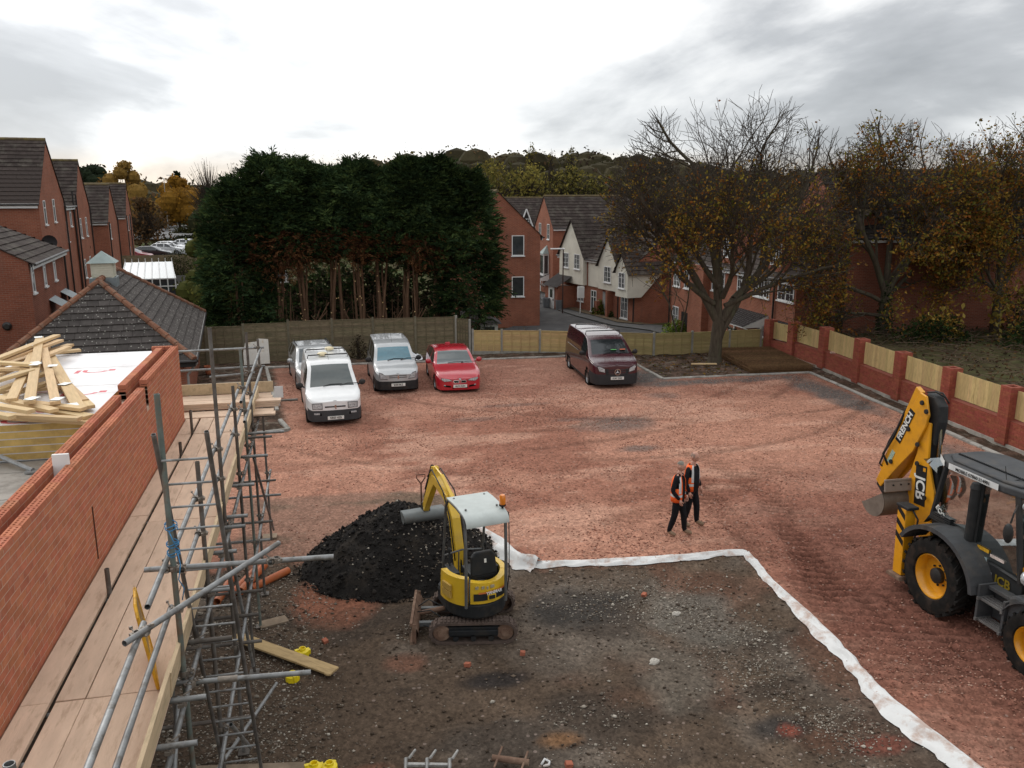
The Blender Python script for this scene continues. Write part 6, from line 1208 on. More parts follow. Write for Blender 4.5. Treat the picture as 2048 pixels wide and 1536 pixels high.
# seat, controls, canopy
mb = MB(); mb.ext([(-.24, 0, 0), (.24, 0, 0), (.22, .0, .34), (.15, 0, .42), (-.15, 0, .42), (-.22, 0, .34)], (0, .09, 0), U_ @ T(.10, -.30, 1.08) @ RX(-8)); mb.box((.10, -.04, 1.05), (.48, .5, .10), U_); st_ = mb.build('seat', DK, dg, bev=.025)
mb = MB(); mb.box((0, -.012, .26), (.04, .01, .07), U_ @ T(.12, -.30, 1.08) @ RX(-8)); mb.build('seat_label', PLATEW, st_)
for s_ in (-1, 1):
    mb = MB(); mb.box((s_*.36, .08, .95), (.14, .42, .36), U_); mb.tube((s_*.36, .2, 1.1), (s_*.34, .26, 1.36), .018, n=6, M=U_); mb.ball((s_*.34, .27, 1.38), (.03, .035, .06), 8, 6, U_); mb.build('control_console', DK, dg, bev=.02)
mb = MB(); mb.tube((-.1, .48, .75), (-.1, .44, 1.25), .012, M=U_); mb.tube((.0, .48, .75), (.0, .44, 1.25), .012, M=U_); mb.build('levers', STEELG, dg)
CANO = mat('canopy_grey', (.46, .50, .48), .4, var=.06, scale=3, dirt=(.36, .39, .37, .5), dscale=2)
mb = MB(); xs_ = np.linspace(-.38, .38, 5); prof = [(-.72, 2.19), (-.70, 2.26), (-.64, 2.31), (-.55, 2.345), (-.3, 2.375), (.0, 2.385), (.26, 2.375)]
G = [[(x_, y_, z_) for x_ in xs_] for y_, z_ in prof]; mb.grid(G, U_); mb.grid([[(p[0], p[1], p[2]-.025) for p in r_] for r_ in G][::-1], U_)
for e in (0, -1): mb.grid([[r_[e] for r_ in G], [(r_[e][0], r_[e][1], r_[e][2]-.025) for r_ in G]], U_); mb.grid([G[e], [(p[0], p[1], p[2]-.025) for p in G[e]]], U_)
cn = mb.build('canopy', CANO, dg, smooth=40, weld=True)
for x_, y_ in ((-.28, -.42), (.28, -.42), (-.28, .15), (.28, .15)): mb = MB(); mb.lathe([(0, .02), (.018, .02), (.02, 0)], 8, U_ @ T(x_, y_, 2.37)); mb.build('bolt', STEELG, cn)
for s_ in (-1, 1):
    mb = MB(); mb.path([U_ @ Vector(p) for p in ((s_*.36, -.60, .70), (s_*.36, -.62, 1.5), (s_*.36, -.60, 2.18), (s_*.36, -.52, 2.31), (s_*.36, -.2, 2.345), (s_*.36, .2, 2.35))], .027, 8); mb.build('canopy_post', STEELG, dg, smooth=40)
    mb = MB(); mb.path([U_ @ Vector(p) for p in ((s_*.36, .22, 2.34), (s_*.37, .32, 2.2), (s_*.38, .50, 1.1), (s_*.38, .5, .74))], .024, 8); mb.build('canopy_post', STEELG, dg, smooth=40)
mb = MB(); mb.path([U_ @ Vector(p) for p in ((-.38, .49, 1.2), (0, .56, 1.22), (.38, .49, 1.2))], .016, 6); mb.build('front_rail', STEELG, dg, smooth=40)
bc = MB(); bc.lathe([(0, .17), (.04, .165), (.052, .14), (.056, .03), (.05, 0)], 14, U_ @ T(.34, -.52, 2.42)); bc.build('beacon', ORANGE, dg, smooth=40); mb = MB(); mb.lathe([(.058, .0), (.058, -.03), (.02, -.04), (.018, -.12)], 12, U_ @ T(.34, -.52, 2.42)); mb.build('beacon_base', DK, dg, smooth=40)
mb = MB(); mb.path([U_ @ Vector(p) for p in ((.36, -.54, 2.32), (.41, -.62, 2.3), (.40, -.66, 1.9), (.40, -.66, 1.2), (.38, -.62, .9))], .009, 5); mb.build('beacon_cable', DK, dg, smooth=True)
# boom, arm and bucket in the plane x=-.02 of the upper body
def plate(nm, poly, x0, x1, m, par=dg, bev=.008): mb = MB(); mb.ext([U_ @ Vector((x0, a, b)) for a, b in poly], U_.to_3x3() @ Vector((x1-x0, 0, 0))); return mb.build(nm, m, par, bev=bev)
bm = plate('boom', [(.50, .62), (.66, .58), (.80, 1.05), (.98, 1.62), (1.25, 1.94), (1.98, 2.08), (1.97, 2.20), (1.80, 2.22), (1.12, 2.08), (.80, 1.74), (.62, 1.2)], -.09, .07, DY)
mb = MB(); mb.path([U_ @ Vector(p) for p in ((-.01, .55, .78), (-.01, .68, 1.25))], .035, 8); mb.build('boom_ram', DK, bm, smooth=40)
mb = MB(); mb.path([U_ @ Vector(p) for p in ((-.01, .98, 2.06), (-.01, 1.55, 2.31))], .04, 8); mb.path([U_ @ Vector(p) for p in ((-.01, 1.5, 2.30), (-.01, 1.98, 2.36))], .02, 8); mb.build('arm_ram', DY, bm, smooth=40)
ar = plate('arm', [(1.80, 2.11), (1.92, 2.38), (2.03, 2.36), (2.20, 2.02), (2.72, 1.26), (2.62, 1.18), (2.05, 1.88)], -.07, .05, DY)
mb = MB(); mb.path([U_ @ Vector(p) for p in ((-.01, 2.13, 2.33), (-.01, 2.55, 1.72))], .035, 8); mb.path([U_ @ Vector(p) for p in ((-.01, 2.5, 1.78), (-.01, 2.68, 1.5))], .018, 8); mb.build('bucket_ram', DK, ar, smooth=40)
mb = MB(); mb.path([U_ @ Vector(p) for p in ((.09, .62, 1.0), (.10, .85, 1.75), (.10, 1.2, 2.14), (.08, 1.9, 2.34), (.08, 2.1, 2.2))], .013, 5); mb.path([U_ @ Vector(p) for p in ((-.11, .62, 1.0), (-.12, .85, 1.75), (-.12, 1.2, 2.14), (-.10, 1.9, 2.34), (-.09, 2.2, 2.1))], .013, 5); mb.build('hoses', DK, bm, smooth=True)
BKT = mat('bucket_grey', (.17, .185, .185), .55, metal=.3, var=.15, scale=4, dirt=(.12, .10, .085, .5), dscale=4)
mb = MB(); prof = [(2.62+.115*math.cos(rad(a)), 1.13+.115*math.sin(rad(a))) for a in np.linspace(80, 290, 14)]; prof = [(2.78, 1.245)]+prof
bw2 = .44; G = [[(x_, a, b) for a, b in prof] for x_ in (-bw2-.06, bw2-.06)]; mb.grid(G, U_); mb.grid([[(p[0], p[1]+.012, p[2]-.012) for p in r_] for r_ in G][::-1], U_)
for x_ in (-bw2-.06, bw2-.06): mb.ext([U_ @ Vector((x_, a, b)) for a, b in prof], U_.to_3x3() @ Vector((.012, 0, 0)))
bk = mb.build('bucket', BKT, dg, smooth=35); mb = MB()
for s_ in (-.07, .05): mb.ext([U_ @ Vector((s_, a, b)) for a, b in ((2.56, 1.24), (2.76, 1.24), (2.72, 1.38), (2.62, 1.40))], U_.to_3x3() @ Vector((.02, 0, 0)))
mb.build('bucket_lug', DK, bk)
# shovel in the heap
sv_ = thing('shovel', 'wooden D-handled shovel stuck upright behind the black spoil heap', 'shovel', (1.9, 17.35, .35)); SHW = mat('shovel_wood', (.10, .045, .028), .6)
mb = MB(); mb.tube((0, 0, 0), (0, .02, .95), .018, n=8); mb.build('shaft', SHW, sv_, smooth=40); mb = MB(); mb.path([(0, .02, .93), (-.09, .02, 1.06), (-.09, .02, 1.14), (.09, .02, 1.14), (.09, .02, 1.06), (0, .02, .93)], .014, 6); mb.build('handle', SHW, sv_, smooth=40); mb = MB(); mb.ext([(-.1, 0, .02), (.1, 0, .02), (.1, 0, -.2), (0, 0, -.3), (-.1, 0, -.2)], (0, .01, 0)); mb.build('blade', STEELG, sv_)
# ---------------------------------------------------------------- yellow backhoe loader
JY = mat('backhoe_yellow', (.72, .32, .008), .4, var=.07, scale=3, coat=.35, dirt=(.40, .18, .03, .4), dscale=2.5)
JK = mat('backhoe_black', (.020, .021, .022), .55, var=.2, dirt=(.05, .042, .035, .5), dscale=3)
JG = mat('backhoe_grey', (.055, .057, .06), .65, var=.2, scale=4, dirt=(.10, .085, .07, .5), dscale=2.5)
CABG = bpy.data.materials.new('cab_glass'); CABG.use_nodes = True
t = CABG.node_tree; t.nodes.clear(); gl_ = N(t, 'BsdfGlossy', Color=(.8, .85, .85, 1), Roughness=.03); tr_ = N(t, 'BsdfTransparent', Color=(.50, .55, .54, 1)); fr = N(t, 'Fresnel', IOR=1.5).outputs[0]
t.links.new(N(t, 'MixShader', i0=mth(t, 'MULTIPLY', fr, .5), i1=tr_.outputs[0], i2=gl_.outputs[0]).outputs[0], N(t, 'OutputMaterial').inputs[0])
JX, JY0 = 11.62, 11.95
jb = thing('backhoe_loader', 'yellow and black backhoe loader with folded rear digging arm', 'backhoe', (JX, JY0, 0), 0)
def jpart(nm, polys, m, par=jb, bev=.012):
    """polys: (outline in (y,z), x0, x1)"""
    mb = MB()
    for poly, x0, x1 in polys: mb.ext([(x0, a, b) for a, b in poly], (x1-x0, 0, 0))
    return mb.build(nm, m, par, bev=bev)
def jwheel(x, y, r, w, side):
    M_ = T(x, y, r) @ RY(90*side)
    mb = MB(); mb.lathe([(0, w*.28), (r*.13, w*.28), (r*.20, w*.22), (r*.20, w*.05), (0, w*.05)], 14, M_); wo = mb.build('wheel', JK, jb, smooth=40)
    mb = MB(); mb.lathe([(r*.56, w*.40), (r*.60, w*.5), (r*.80, w*.54), (r*.93, w*.5), (r*.955, w*.38), (r*.955, -w*.38), (r*.93, -w*.5), (r*.55, -w*.5)], 36, M_); ty = mb.build('tyre', TYRE, wo, smooth=50)
    mb = MB(); nl = 22
    for k in range(nl):
        for sg in (-1, 1):
            a0 = 2*PI*(k+.5*(sg > 0))/nl; vs = []
            for (wz, da) in ((sg*w*.52, 0), (sg*w*.02, .22)):
                for rr in (r*.93, r*1.0):
                    for dd in (-.045, .045): a = a0+da+dd; vs.append((rr*math.cos(a), rr*math.sin(a), wz))
            mb.add(vs, [(0, 1, 3, 2), (4, 6, 7, 5), (2, 3, 7, 6), (0, 2, 6, 4), (1, 5, 7, 3)], M_)
    tag(mb.build('tread_lugs', TYRE, ty, recalc=False), kind='stuff')
    mb = MB(); mb.lathe([(r*.58, w*.42), (r*.55, w*.44), (r*.53, w*.34), (r*.50, w*.30), (r*.47, w*.05), (r*.38, w*.02), (r*.16, w*.04)], 28, M_); rm = mb.build('rim', JY, wo, smooth=40)
    mb = MB()
    for k in range(8): mb.tube((r*.26*math.cos(k*PI/4), r*.26*math.sin(k*PI/4), w*.03), (r*.26*math.cos(k*PI/4), r*.26*math.sin(k*PI/4), w*.10), .018, n=6, M=M_)
    tag(mb.build('wheel_nuts', JK, rm), kind='stuff')
for s in (-1, 1): jwheel(s*.92, 0, .72, .46, s); jwheel(s*.90, -2.17, .54, .36, s)
jpart('chassis', [([(.7, .55), (.7, .95), (-3.2, 1.05), (-3.2, .6), (-1, .5)], -.42, .42)], JK)
mb = MB(); mb.tube((-.75, 0, .72), (.75, 0, .72), .12, n=10); mb.tube((-.75, -2.17, .54), (.75, -2.17, .54), .09, n=10); mb.build('axle', JK, jb, smooth=40)
jpart('bonnet', [([(-1.55, 1.0), (-1.55, 1.72), (-3.0, 1.55), (-3.35, 1.3), (-3.35, .8), (-1.6, .8)], -.42, .42)], JY, bev=.05)
# rear mudguards, steps and tank
for s in (-1, 1):
    arc = [(1.02*math.cos(rad(a)), .72+.92*math.sin(rad(a))) for a in np.linspace(8, 150, 16)]
    inn = [(.94*math.cos(rad(a)), .72+.84*math.sin(rad(a))) for a in np.linspace(150, 8, 16)]
    mb = MB(); ring_ = [(-p[0], p[1]) for p in arc+inn]; x0, x1 = sorted((s*.62, s*1.16)); n_ = len(arc)
    for k in range(n_-1):
        a, b, c_, d_ = ring_[k], ring_[k+1], ring_[2*n_-2-k], ring_[2*n_-1-k]; mb.ext([(x0, *a), (x0, *b), (x0, *c_), (x0, *d_)], (x1-x0, 0, 0))
    mb.build('mudguard', JG, jb, smooth=30, weld=True)
    xo = s*1.06
    st_ = jpart('steps', [([(-1.02, .42), (-1.02, 1.06), (-1.07, 1.06), (-1.07, .42)], s*.70, xo), ([(-1.62, .42), (-1.62, 1.02), (-1.57, 1.02), (-1.57, .42)], s*.70, xo), ([(-1.02, .98), (-1.6, .98), (-1.6, 1.04), (-1.02, 1.04)], s*.72, s*.90), ([(-1.05, .44), (-1.6, .44), (-1.6, 1.0), (-1.05, 1.0)], s*.62, s*.74)], JG, bev=.006)
    for z in (.42, .80):
        mb = MB()
        for q in range(4): mb.bx(min(s*.80, s*.83)+s*q*.07, max(s*.80, s*.83)+s*q*.07, -1.58, -1.06, z, z+.035)
        mb.bx(min(s*.78, s*1.09), max(s*.78, s*1.09), -1.09, -1.05, z, z+.05); mb.bx(min(s*.78, s*1.09), max(s*.78, s*1.09), -1.6, -1.56, z, z+.05)
        tag(mb.build('step_tread', mat('step_metal', (.16, .155, .15), .6, metal=.3, var=.2), st_), kind='stuff')
    arc = [(.66*math.cos(rad(a)), .54+.66*math.sin(rad(a))) for a in np.linspace(20, 150, 12)]; mb = MB()
    P0 = [[(xx, -2.17-p[0]*-1, p[1]) for p in arc] for xx in (s*.66, s*1.08)]; mb.grid(P0); mb.grid([[(a, b, c_+.035) for a, b, c_ in r_] for r_ in P0][::-1]); mb.grid([P0[1], [(a, b, c_+.035) for a, b, c_ in P0[1]]]); mb.grid([P0[0], [(a, b, c_+.035) for a, b, c_ in P0[0]]]); mb.build('front_mudguard', JG, jb, smooth=40)
    jpart('tank', [([(-1.62, .5), (-1.62, 1.12), (-1.75, 1.2), (-2.0, 1.18), (-1.72, .5)], min(s*.55, s*1.02), max(s*.55, s*1.02))], JG, bev=.05)
# cab
cb = jpart('cab', [([(-1.55, .95), (-1.55, 1.32), (-.6, 1.32), (-.35, 1.62), (.62, 1.66), (.62, 1.3), (.2, .95)], -.70, .70)], JK, bev=.02)
for s in (-1, 1):
    for (y0, z0, y1, z1, w) in [(-1.5, 1.25, -1.15, 2.62, .05), (-.42, 1.5, -.38, 2.62, .055), (.62, 1.62, .50, 2.62, .05), (-1.5, 1.28, -.5, 1.30, .04)]: mb = MB(); mb.tube((s*.70, y0, z0), (s*.62, y1, z1), w, n=6); mb.build('cab_pillar', JK, jb)
    mb = MB(); mb.tube((s*.76, -.38, 1.55), (s*.73, -.36, 2.50), .085, n=10); mb.lathe([(0, .12), (.07, .10), (.10, .0)], 12, T(s*.73, -.36, 2.5)); mb.build('exhaust_intake', JK, jb, smooth=40) if s < 0 else None
    mb = MB(); mb.add([(s*.695, -1.45, 1.36), (s*.695, -.46, 1.36), (s*.63, -.42, 2.58), (s*.63, -1.16, 2.58)], [(0, 1, 2, 3)]); mb.build('door_glass', CABG, jb, recalc=False)
    mb = MB(); mb.add([(s*.695, -.36, 1.68), (s*.695, .58, 1.68), (s*.62, .48, 2.58), (s*.63, -.34, 2.58)], [(0, 1, 2, 3)]); mb.build('side_glass', CABG, jb, recalc=False)
    mb = MB(); mb.path([(s*.66, -1.2, 2.5), (s*.84, -1.32, 2.42), (s*.88, -1.32, 2.25)], .015, 6); mb.ball((s*.90, -1.32, 2.08), (.05, .10, .17), 10, 8); mb.build('mirror', JK, jb, smooth=40)
mb = MB(); mb.add([(-.62, .62, 1.7), (.62, .62, 1.7), (.56, .50, 2.58), (-.56, .50, 2.58)], [(0, 1, 2, 3)]); mb.build('rear_glass', CABG, jb, recalc=False)
mb = MB(); mb.add([(-.66, -1.52, 1.32), (.66, -1.52, 1.32), (.58, -1.17, 2.58), (-.58, -1.17, 2.58)], [(0, 1, 2, 3)]); mb.build('windscreen', CABG, jb, recalc=False)
mb = MB(); mb.add([(-.70, .56, 1.92), (-.70, 1.02, 2.10), (.5, 1.02, 2.10), (.5, .56, 1.92)], [(0, 1, 2, 3)], T(0, .0, .5)); mb.build('open_window', CABG, jb, recalc=False)
rf = MB(); o_ = [(-.60, -1.25), (.60, -1.25), (.68, -.9), (.66, .5), (.42, .86), (-.42, .86), (-.66, .5), (-.68, -.9)]
rf.ext([(a, b, 2.60) for a, b in o_], (0, 0, .13)); rf.ext([(a*.86, b*.86-.02, 2.725) for a, b in o_], (0, 0, .05)); ro = rf.build('cab_roof', JG, jb, bev=.045)
mb = MB()
for k in range(40): mb.bx(-.28, -.24, .62-.042*k, .635-.042*k, 2.77, 2.80)
mb.bx(-.268, -.252, -1.05, .64, 2.775, 2.79); tag(mb.build('cable_conduit', JK, ro, recalc=False), kind='stuff')
mb = MB(); mb.tube((-.5, -.75, 2.72), (-.52, -.70, 3.0), .006, n=5); mb.path([(-.5, -.75, 2.74), (-.3, -.85, 2.80), (0, -.8, 2.79), (.1, -1.0, 2.8)], .008, 5); mb.build('aerial', JK, ro)
bc = MB(); bc.lathe([(0, .12), (.05, .115), (.075, .09), (.08, .02), (.095, 0), (.095, -.02)], 16, T(-.02, -.98, 2.80)); bc.build('beacon', ORANGE, ro, smooth=40)
for s in (-1, 1): mb = MB(); mb.ball((s*.56, -1.28, 2.50), (.09, .05, .07), 10, 7); mb.build('work_lamp', LAMP, ro, smooth=True); mb = MB(); mb.tube((s*.62, -1.62, 1.40), (s*.72, -1.72, 1.42), .02, n=6); mb.lathe([(0, .10), (.12, .06), (.135, 0), (.12, -.05)], 14, T(s*.80, -1.74, 1.46) @ RX(75)); mb.build('headlamp', LAMP, jb, smooth=40)
STK = mat('white_sticker', (.66, .67, .66), .6)
sk = MB(); sk.add([(-.705, -.80, 2.615), (-.69, .38, 2.615), (-.69, .38, 2.725), (-.705, -.80, 2.725)], [(0, 1, 2, 3)]); sk.add([(-.68, .50, 2.615), (-.45, .88, 2.615), (-.45, .88, 2.725), (-.68, .50, 2.725)], [(0, 1, 2, 3)]); sk = sk.build('sticker', STK, ro, recalc=False)
text('MOBILE 07860 214901', .085, INKB, basis((-.715, -.22, 2.668), (0, -1, 0), (0, 0, 1), (-1, 0, 0)), ro, 'sticker_lettering', .001, 1.0)
text('ECO', .13, PLATEW, basis((-.735, .40, 1.78), (0, -.80, -.6), (0, -.6, .8), (-1, 0, 0)), jb, 'model_lettering', .003)
mb = MB(); mb.ext([(-.63, .05, 1.66), (-.63, .62, 1.66), (-.63, .78, 1.42), (-.63, .60, 1.60)], (-.12, 0, 0))
for k in range(5): mb.bx(-.76, -.66, .10+.0*k, .66-.03*k, 1.58+.035*k, 1.60+.035*k)
mb.build('vent_panel', JK, jb, bev=.004)
for (y, z, w, h_, c_) in [(-.66, 1.50, .26, .06, (.55, .30, .02)), (-.42, 1.46, .13, .08, (.30, .29, .27)), (-.98, 1.46, .30, .05, (.6, .5, .45)), (-.66, 1.33, .22, .10, (.28, .36, .38)), (-.84, 1.06, .14, .22, (.20, .21, .23))]:
    mb = MB(); mb.bx(-.712, -.704, y-w/2, y+w/2, z-h_/2, z+h_/2); mb.build('decal', mat('decal_%d' % int(y*-100+z*1000), c_, .6, var=.4, scale=40), jb)
text('JCB', .22, mat('dull_yellow', (.20, .14, .01), .6), basis((-.712, -1.15, 1.10), (0, -1, 0), (0, 0, 1), (-1, 0, 0)), jb, 'door_lettering', .006)
# seat and operator inside
mb = MB(); mb.box((0, -.35, 1.42), (.5, .5, .14)); mb.box((0, -.02, 1.75), (.48, .12, .62)); mb.box((0, 0, 2.12), (.28, .1, .18)); mb.build('seat', JK, jb, bev=.04)
mb = MB(); mb.tube((0, -1.2, 1.3), (0, -1.0, 1.75), .03); mb.lathe([(.17, 0), (.19, .015), (.17, .03)], 16, T(0, -.98, 1.76) @ RX(25)); mb.build('steering_wheel', JK, jb, smooth=40)
# stabiliser legs with hazard stripes
for s in (-1, 1):
    x0, x1 = sorted((s*.86, s*1.08)); lg = jpart('stabiliser_leg', [([(.82, .34), (1.06, .34), (1.10, 1.66), (.86, 1.66)], x0, x1)], JY); jpart('leg_cap', [([(.80, 1.661), (1.14, 1.661), (1.14, 1.72), (.80, 1.72)], x0-.01, x1+.01)], JK, lg)
    jpart('foot', [([(.74, .26), (1.16, .26), (1.12, .335), (.78, .335)], x0-.08, x1+.08)], MUDS, lg)
    for k in range(3): mb = MB(); z = .92+.26*k; mb.add([(s*1.083, .85+.008*k, z), (s*1.083, 1.075+.008*k, z+.16), (s*1.083, 1.08+.008*k, z+.28), (s*1.083, .855+.008*k, z+.12)], [(0, 1, 2, 3)]); mb.add([(x0, 1.083+.005*k, z+.14), (x1, 1.083+.005*k, z+.02), (x1, 1.085+.005*k, z+.14), (x0, 1.085+.005*k, z+.26)], [(0, 1, 2, 3)]); mb.build('hazard_stripe', INKB, lg, recalc=False)
    mb = MB(); mb.path([(s*.97, .84, 1.68), (s*.90, .74, 1.5), (s*.92, .75, 1.1), (s*.8, .7, 1.0)], .018, 6); mb.build('hose', JK, lg, smooth=True)
jpart('rear_frame', [([(.72, .55), (.95, .55), (.95, 1.05), (.72, 1.05)], -.9, .9)], JK)
# backhoe: boom, dipper, rams, bucket; slid towards the near side
BX = -.26
jpart('king_post', [([(.92, .6), (1.22, .6), (1.28, 1.25), (.95, 1.3)], BX-.16, BX+.16)], JY)
bm = jpart('boom', [([(1.06, 1.0), (1.42, 1.05), (1.68, 1.45), (1.72, 1.95), (1.56, 2.55), (1.47, 3.2), (1.28, 3.2), (1.24, 2.5), (.98, 1.90), (.96, 1.72)], BX-.15, BX-.10), ([(1.06, 1.0), (1.42, 1.05), (1.68, 1.45), (1.72, 1.95), (1.56, 2.55), (1.47, 3.2), (1.28, 3.2), (1.24, 2.5), (.98, 1.90), (.96, 1.72)], BX+.10, BX+.15)], JY)
jpart('boom_web', [([(1.5, 1.5), (1.62, 1.9), (1.5, 2.5), (1.42, 3.1), (1.34, 3.1), (1.30, 2.4), (1.2, 1.8)], BX-.10, BX+.10)], JK, bm)
jpart('knuckle', [([(1.13, 3.25), (1.16, 3.55), (1.32, 3.72), (1.56, 3.74), (1.5, 3.2), (1.4, 2.9), (1.2, 2.75)], BX-.09, BX+.12)], JK, bev=.04)
DP = [(1.36, 3.10), (1.30, 3.36), (1.42, 3.70), (1.60, 3.74), (1.72, 3.55), (2.62, 1.62), (2.46, 1.52), (2.0, 2.1), (1.62, 2.55)]
dpp = jpart('dipper', [(DP, BX-.20, BX-.152), (DP, BX+.152, BX+.20)], JY)
jpart('dipper_web', [([(1.5, 3.0), (1.64, 3.5), (2.52, 1.66), (2.42, 1.62), (1.75, 2.6)], BX-.15, BX+.15)], JY, dpp)
jpart('extension_slide', [([(1.60, 3.74), (1.76, 3.82), (2.58, 1.90), (2.46, 1.84)], BX-.17, BX-.07)], JY, dpp)
for (y, z) in [(1.50, 3.56), (1.80, 2.95), (1.50, 2.72), (1.36, 3.42), (2.2, 2.15), (1.45, 2.35), (1.15, 1.75)]:
    mb = MB(); mb.lathe([(0, .03), (.045, .03), (.05, 0)], 10, T(BX-.20, y, z) @ RY(-90)); mb.build('pivot_pin', JK, dpp, smooth=40)
mb = MB(); mb.tube((BX, 1.02, 1.5), (BX, 1.12, 2.45), .075, n=10); mb.build('boom_ram', JK, bm, smooth=40); mb = MB(); mb.tube((BX, 1.12, 2.45), (BX, 1.20, 3.3), .035, n=10); mb.build('ram_rod', CHROME, bm, smooth=40)
mb = MB(); mb.path([(BX-.1, 1.78, 3.5), (BX-.15, 2.0, 3.3), (BX-.24, 2.15, 2.7), (BX-.24, 2.42, 2.25), (BX-.2, 2.3, 2.05)], .025, 6); mb.path([(BX-.05, 1.70, 3.75), (BX-.1, 1.95, 3.35), (BX-.18, 2.35, 2.55), (BX-.20, 2.55, 2.0), (BX-.15, 2.4, 1.9)], .02, 6)
mb.path([(BX-.12, 1.5, 3.76), (BX-.05, 1.35, 3.80), (BX+.1, 1.25, 3.70)], .018, 6); mb.path([(BX+.02, 1.46, 3.78), (BX+.06, 1.3, 3.78), (BX+.14, 1.2, 3.6)], .018, 6); mb.build('hoses', JK, dpp, smooth=True)
dd = Vector((0, 1.70-2.60, 3.60-1.68)).normalized()
def along(y, z, s_): q = Vector((BX-.205, y, z)); return basis(tuple(q), tuple(dd), (0, dd.z, -dd.y), (-1, 0, 0))
mb = MB(); mb.box((0, 0, 0), (.80, .16, .006), along(1.905, 2.98, 0)); lb = mb.build('name_panel', INKB, dpp); text('FRENCH', .18, PLATEW, along(1.905, 2.98, 0) @ T(0, 0, .004), dpp, 'name_lettering', .006, 1.0)
mb = MB(); mb.box((0, 0, 0), (.30, .10, .006), along(2.22, 2.25, 0)); mb.build('green_label', mat('green_label', (.35, .45, .36), .6, var=.4, scale=50), dpp)
mb = MB(); mb.box((0, 0, 0), (.80, .30, .006), basis((BX-.154, 1.36, 1.93), (0, -.06, -1), (0, -1, .06), (-1, 0, 0))); mb.build('name_panel', INKB, bm)
text('JCB', .33, PLATEW, basis((BX-.160, 1.36, 1.88), (0, -.06, -1), (0, -1, .06), (-1, 0, 0)), bm, 'brand_lettering', .008, .92)
mb = MB(); mb.box((.33, .09, .004), (.07, .07, .004), basis((BX-.156, 1.36, 1.93), (0, .06, 1), (0, -1, .06), (-1, 0, 0))); mb.build('orange_square', JY, bm)
BW = mat('worn_bucket', (.20, .165, .135), .6, metal=.25, var=.2, scale=4, dirt=(.13, .10, .08, .5), dscale=3)
prof = [(1.62, 1.95), (1.66, 1.72)]+[(1.98+.36*math.cos(rad(a)), 1.46+.34*math.sin(rad(a))) for a in np.linspace(140, 330, 12)]
mb = MB(); xb0, xb1 = BX-.72, BX+.22; mb.grid([[(x_, a, b) for a, b in prof] for x_ in (xb0, xb1)]); mb.grid([[(x_, a+.015, b+.012) for a, b in prof] for x_ in (xb1, xb0)])
for x_ in (xb0, xb1-.02): mb.ext([(x_, a, b) for a, b in prof[1:]], (.02, 0, 0))
bk = mb.build('bucket', BW, jb, smooth=35); jpart('cutting_edge', [([(1.59, 1.74), (1.63, 1.99), (1.66, 1.99), (1.63, 1.74)], xb0-.03, xb1+.03)], mat('worn_edge', (.33, .27, .23), .5, metal=.4, var=.1), bk)
mb = MB()
for x_ in np.linspace(xb0+.15, xb1-.1, 5): mb.lathe([(0, .012), (.018, .012), (.02, 0)], 8, T(x_, 1.60, 1.88) @ RX(95))
mb.build('bolt', JK, bk)
jpart('bucket_linkage', [([(2.3, 1.45), (2.62, 1.68), (2.7, 1.5), (2.35, 1.25)], BX-.12, BX+.12), ([(1.85, 1.4), (2.5, 1.75), (2.5, 1.6), (1.9, 1.25)], BX-.06, BX+.06)], JK)
# loader arms and front bucket (mostly out of the picture)
for s in (-1, 1): jpart('loader_arm', [([(-1.35, 1.35), (-1.5, 1.55), (-3.3, .95), (-3.9, .35), (-3.75, .3), (-3.2, .75)], min(s*.55, s*.68), max(s*.55, s*.68))], JY)
mb = MB(); G = [[(x_, -3.75-.45*math.cos(rad(a)), .50+.48*math.sin(rad(a))) for a in np.linspace(-80, 110, 12)] for x_ in (-1.15, 1.15)]; mb.grid(G); mb.grid([[(a, b+.02, c_) for a, b, c_ in r_] for r_ in G][::-1]); mb.build('loader_bucket', JY, jb, smooth=35)

# ---------------------------------------------------------------- people
SKIN = mat('skin', (.50, .27, .20), .55, var=.08, scale=20)
CLOTH = mat('black_clothes', (.012, .012, .014), .85, var=.25, scale=12)
HIVIS = mat('hi_vis_orange', (.85, .13, .02), .7, var=.08, scale=8)
REFL = mat('reflective_tape', (.55, .56, .55), .4, var=.1)
BOOT = mat('tan_boot', (.24, .165, .11), .85, var=.2, scale=12)
HAIRG = mat('grey_hair', (.22, .20, .17), .9, var=.3, scale=60); HAIRB = mat('cropped_hair', (.30, .21, .17), .9, var=.2, scale=60)
def skinmesh(J, B, root):
    me = bpy.data.meshes.new('body'); ks = list(J); me.from_pydata([J[k][0] for k in ks], [(ks.index(a), ks.index(b)) for a, b in B], []); o = bpy.data.objects.new('tmp_body', me); COL.objects.link(o)
    o.modifiers.new('skin', 'SKIN'); sb = o.modifiers.new('sub', 'SUBSURF'); sb.levels = sb.render_levels = 2
    for i, k in enumerate(ks):
        v = me.skin_vertices[0].data[i]; r = J[k][1]; v.radius = r if hasattr(r, '__len__') else (r, r); v.use_root = k == root
    d = bpy.context.evaluated_depsgraph_get(); ev = o.evaluated_get(d); m2 = bpy.data.meshes.new_from_object(ev); bpy.data.objects.remove(o); return m2
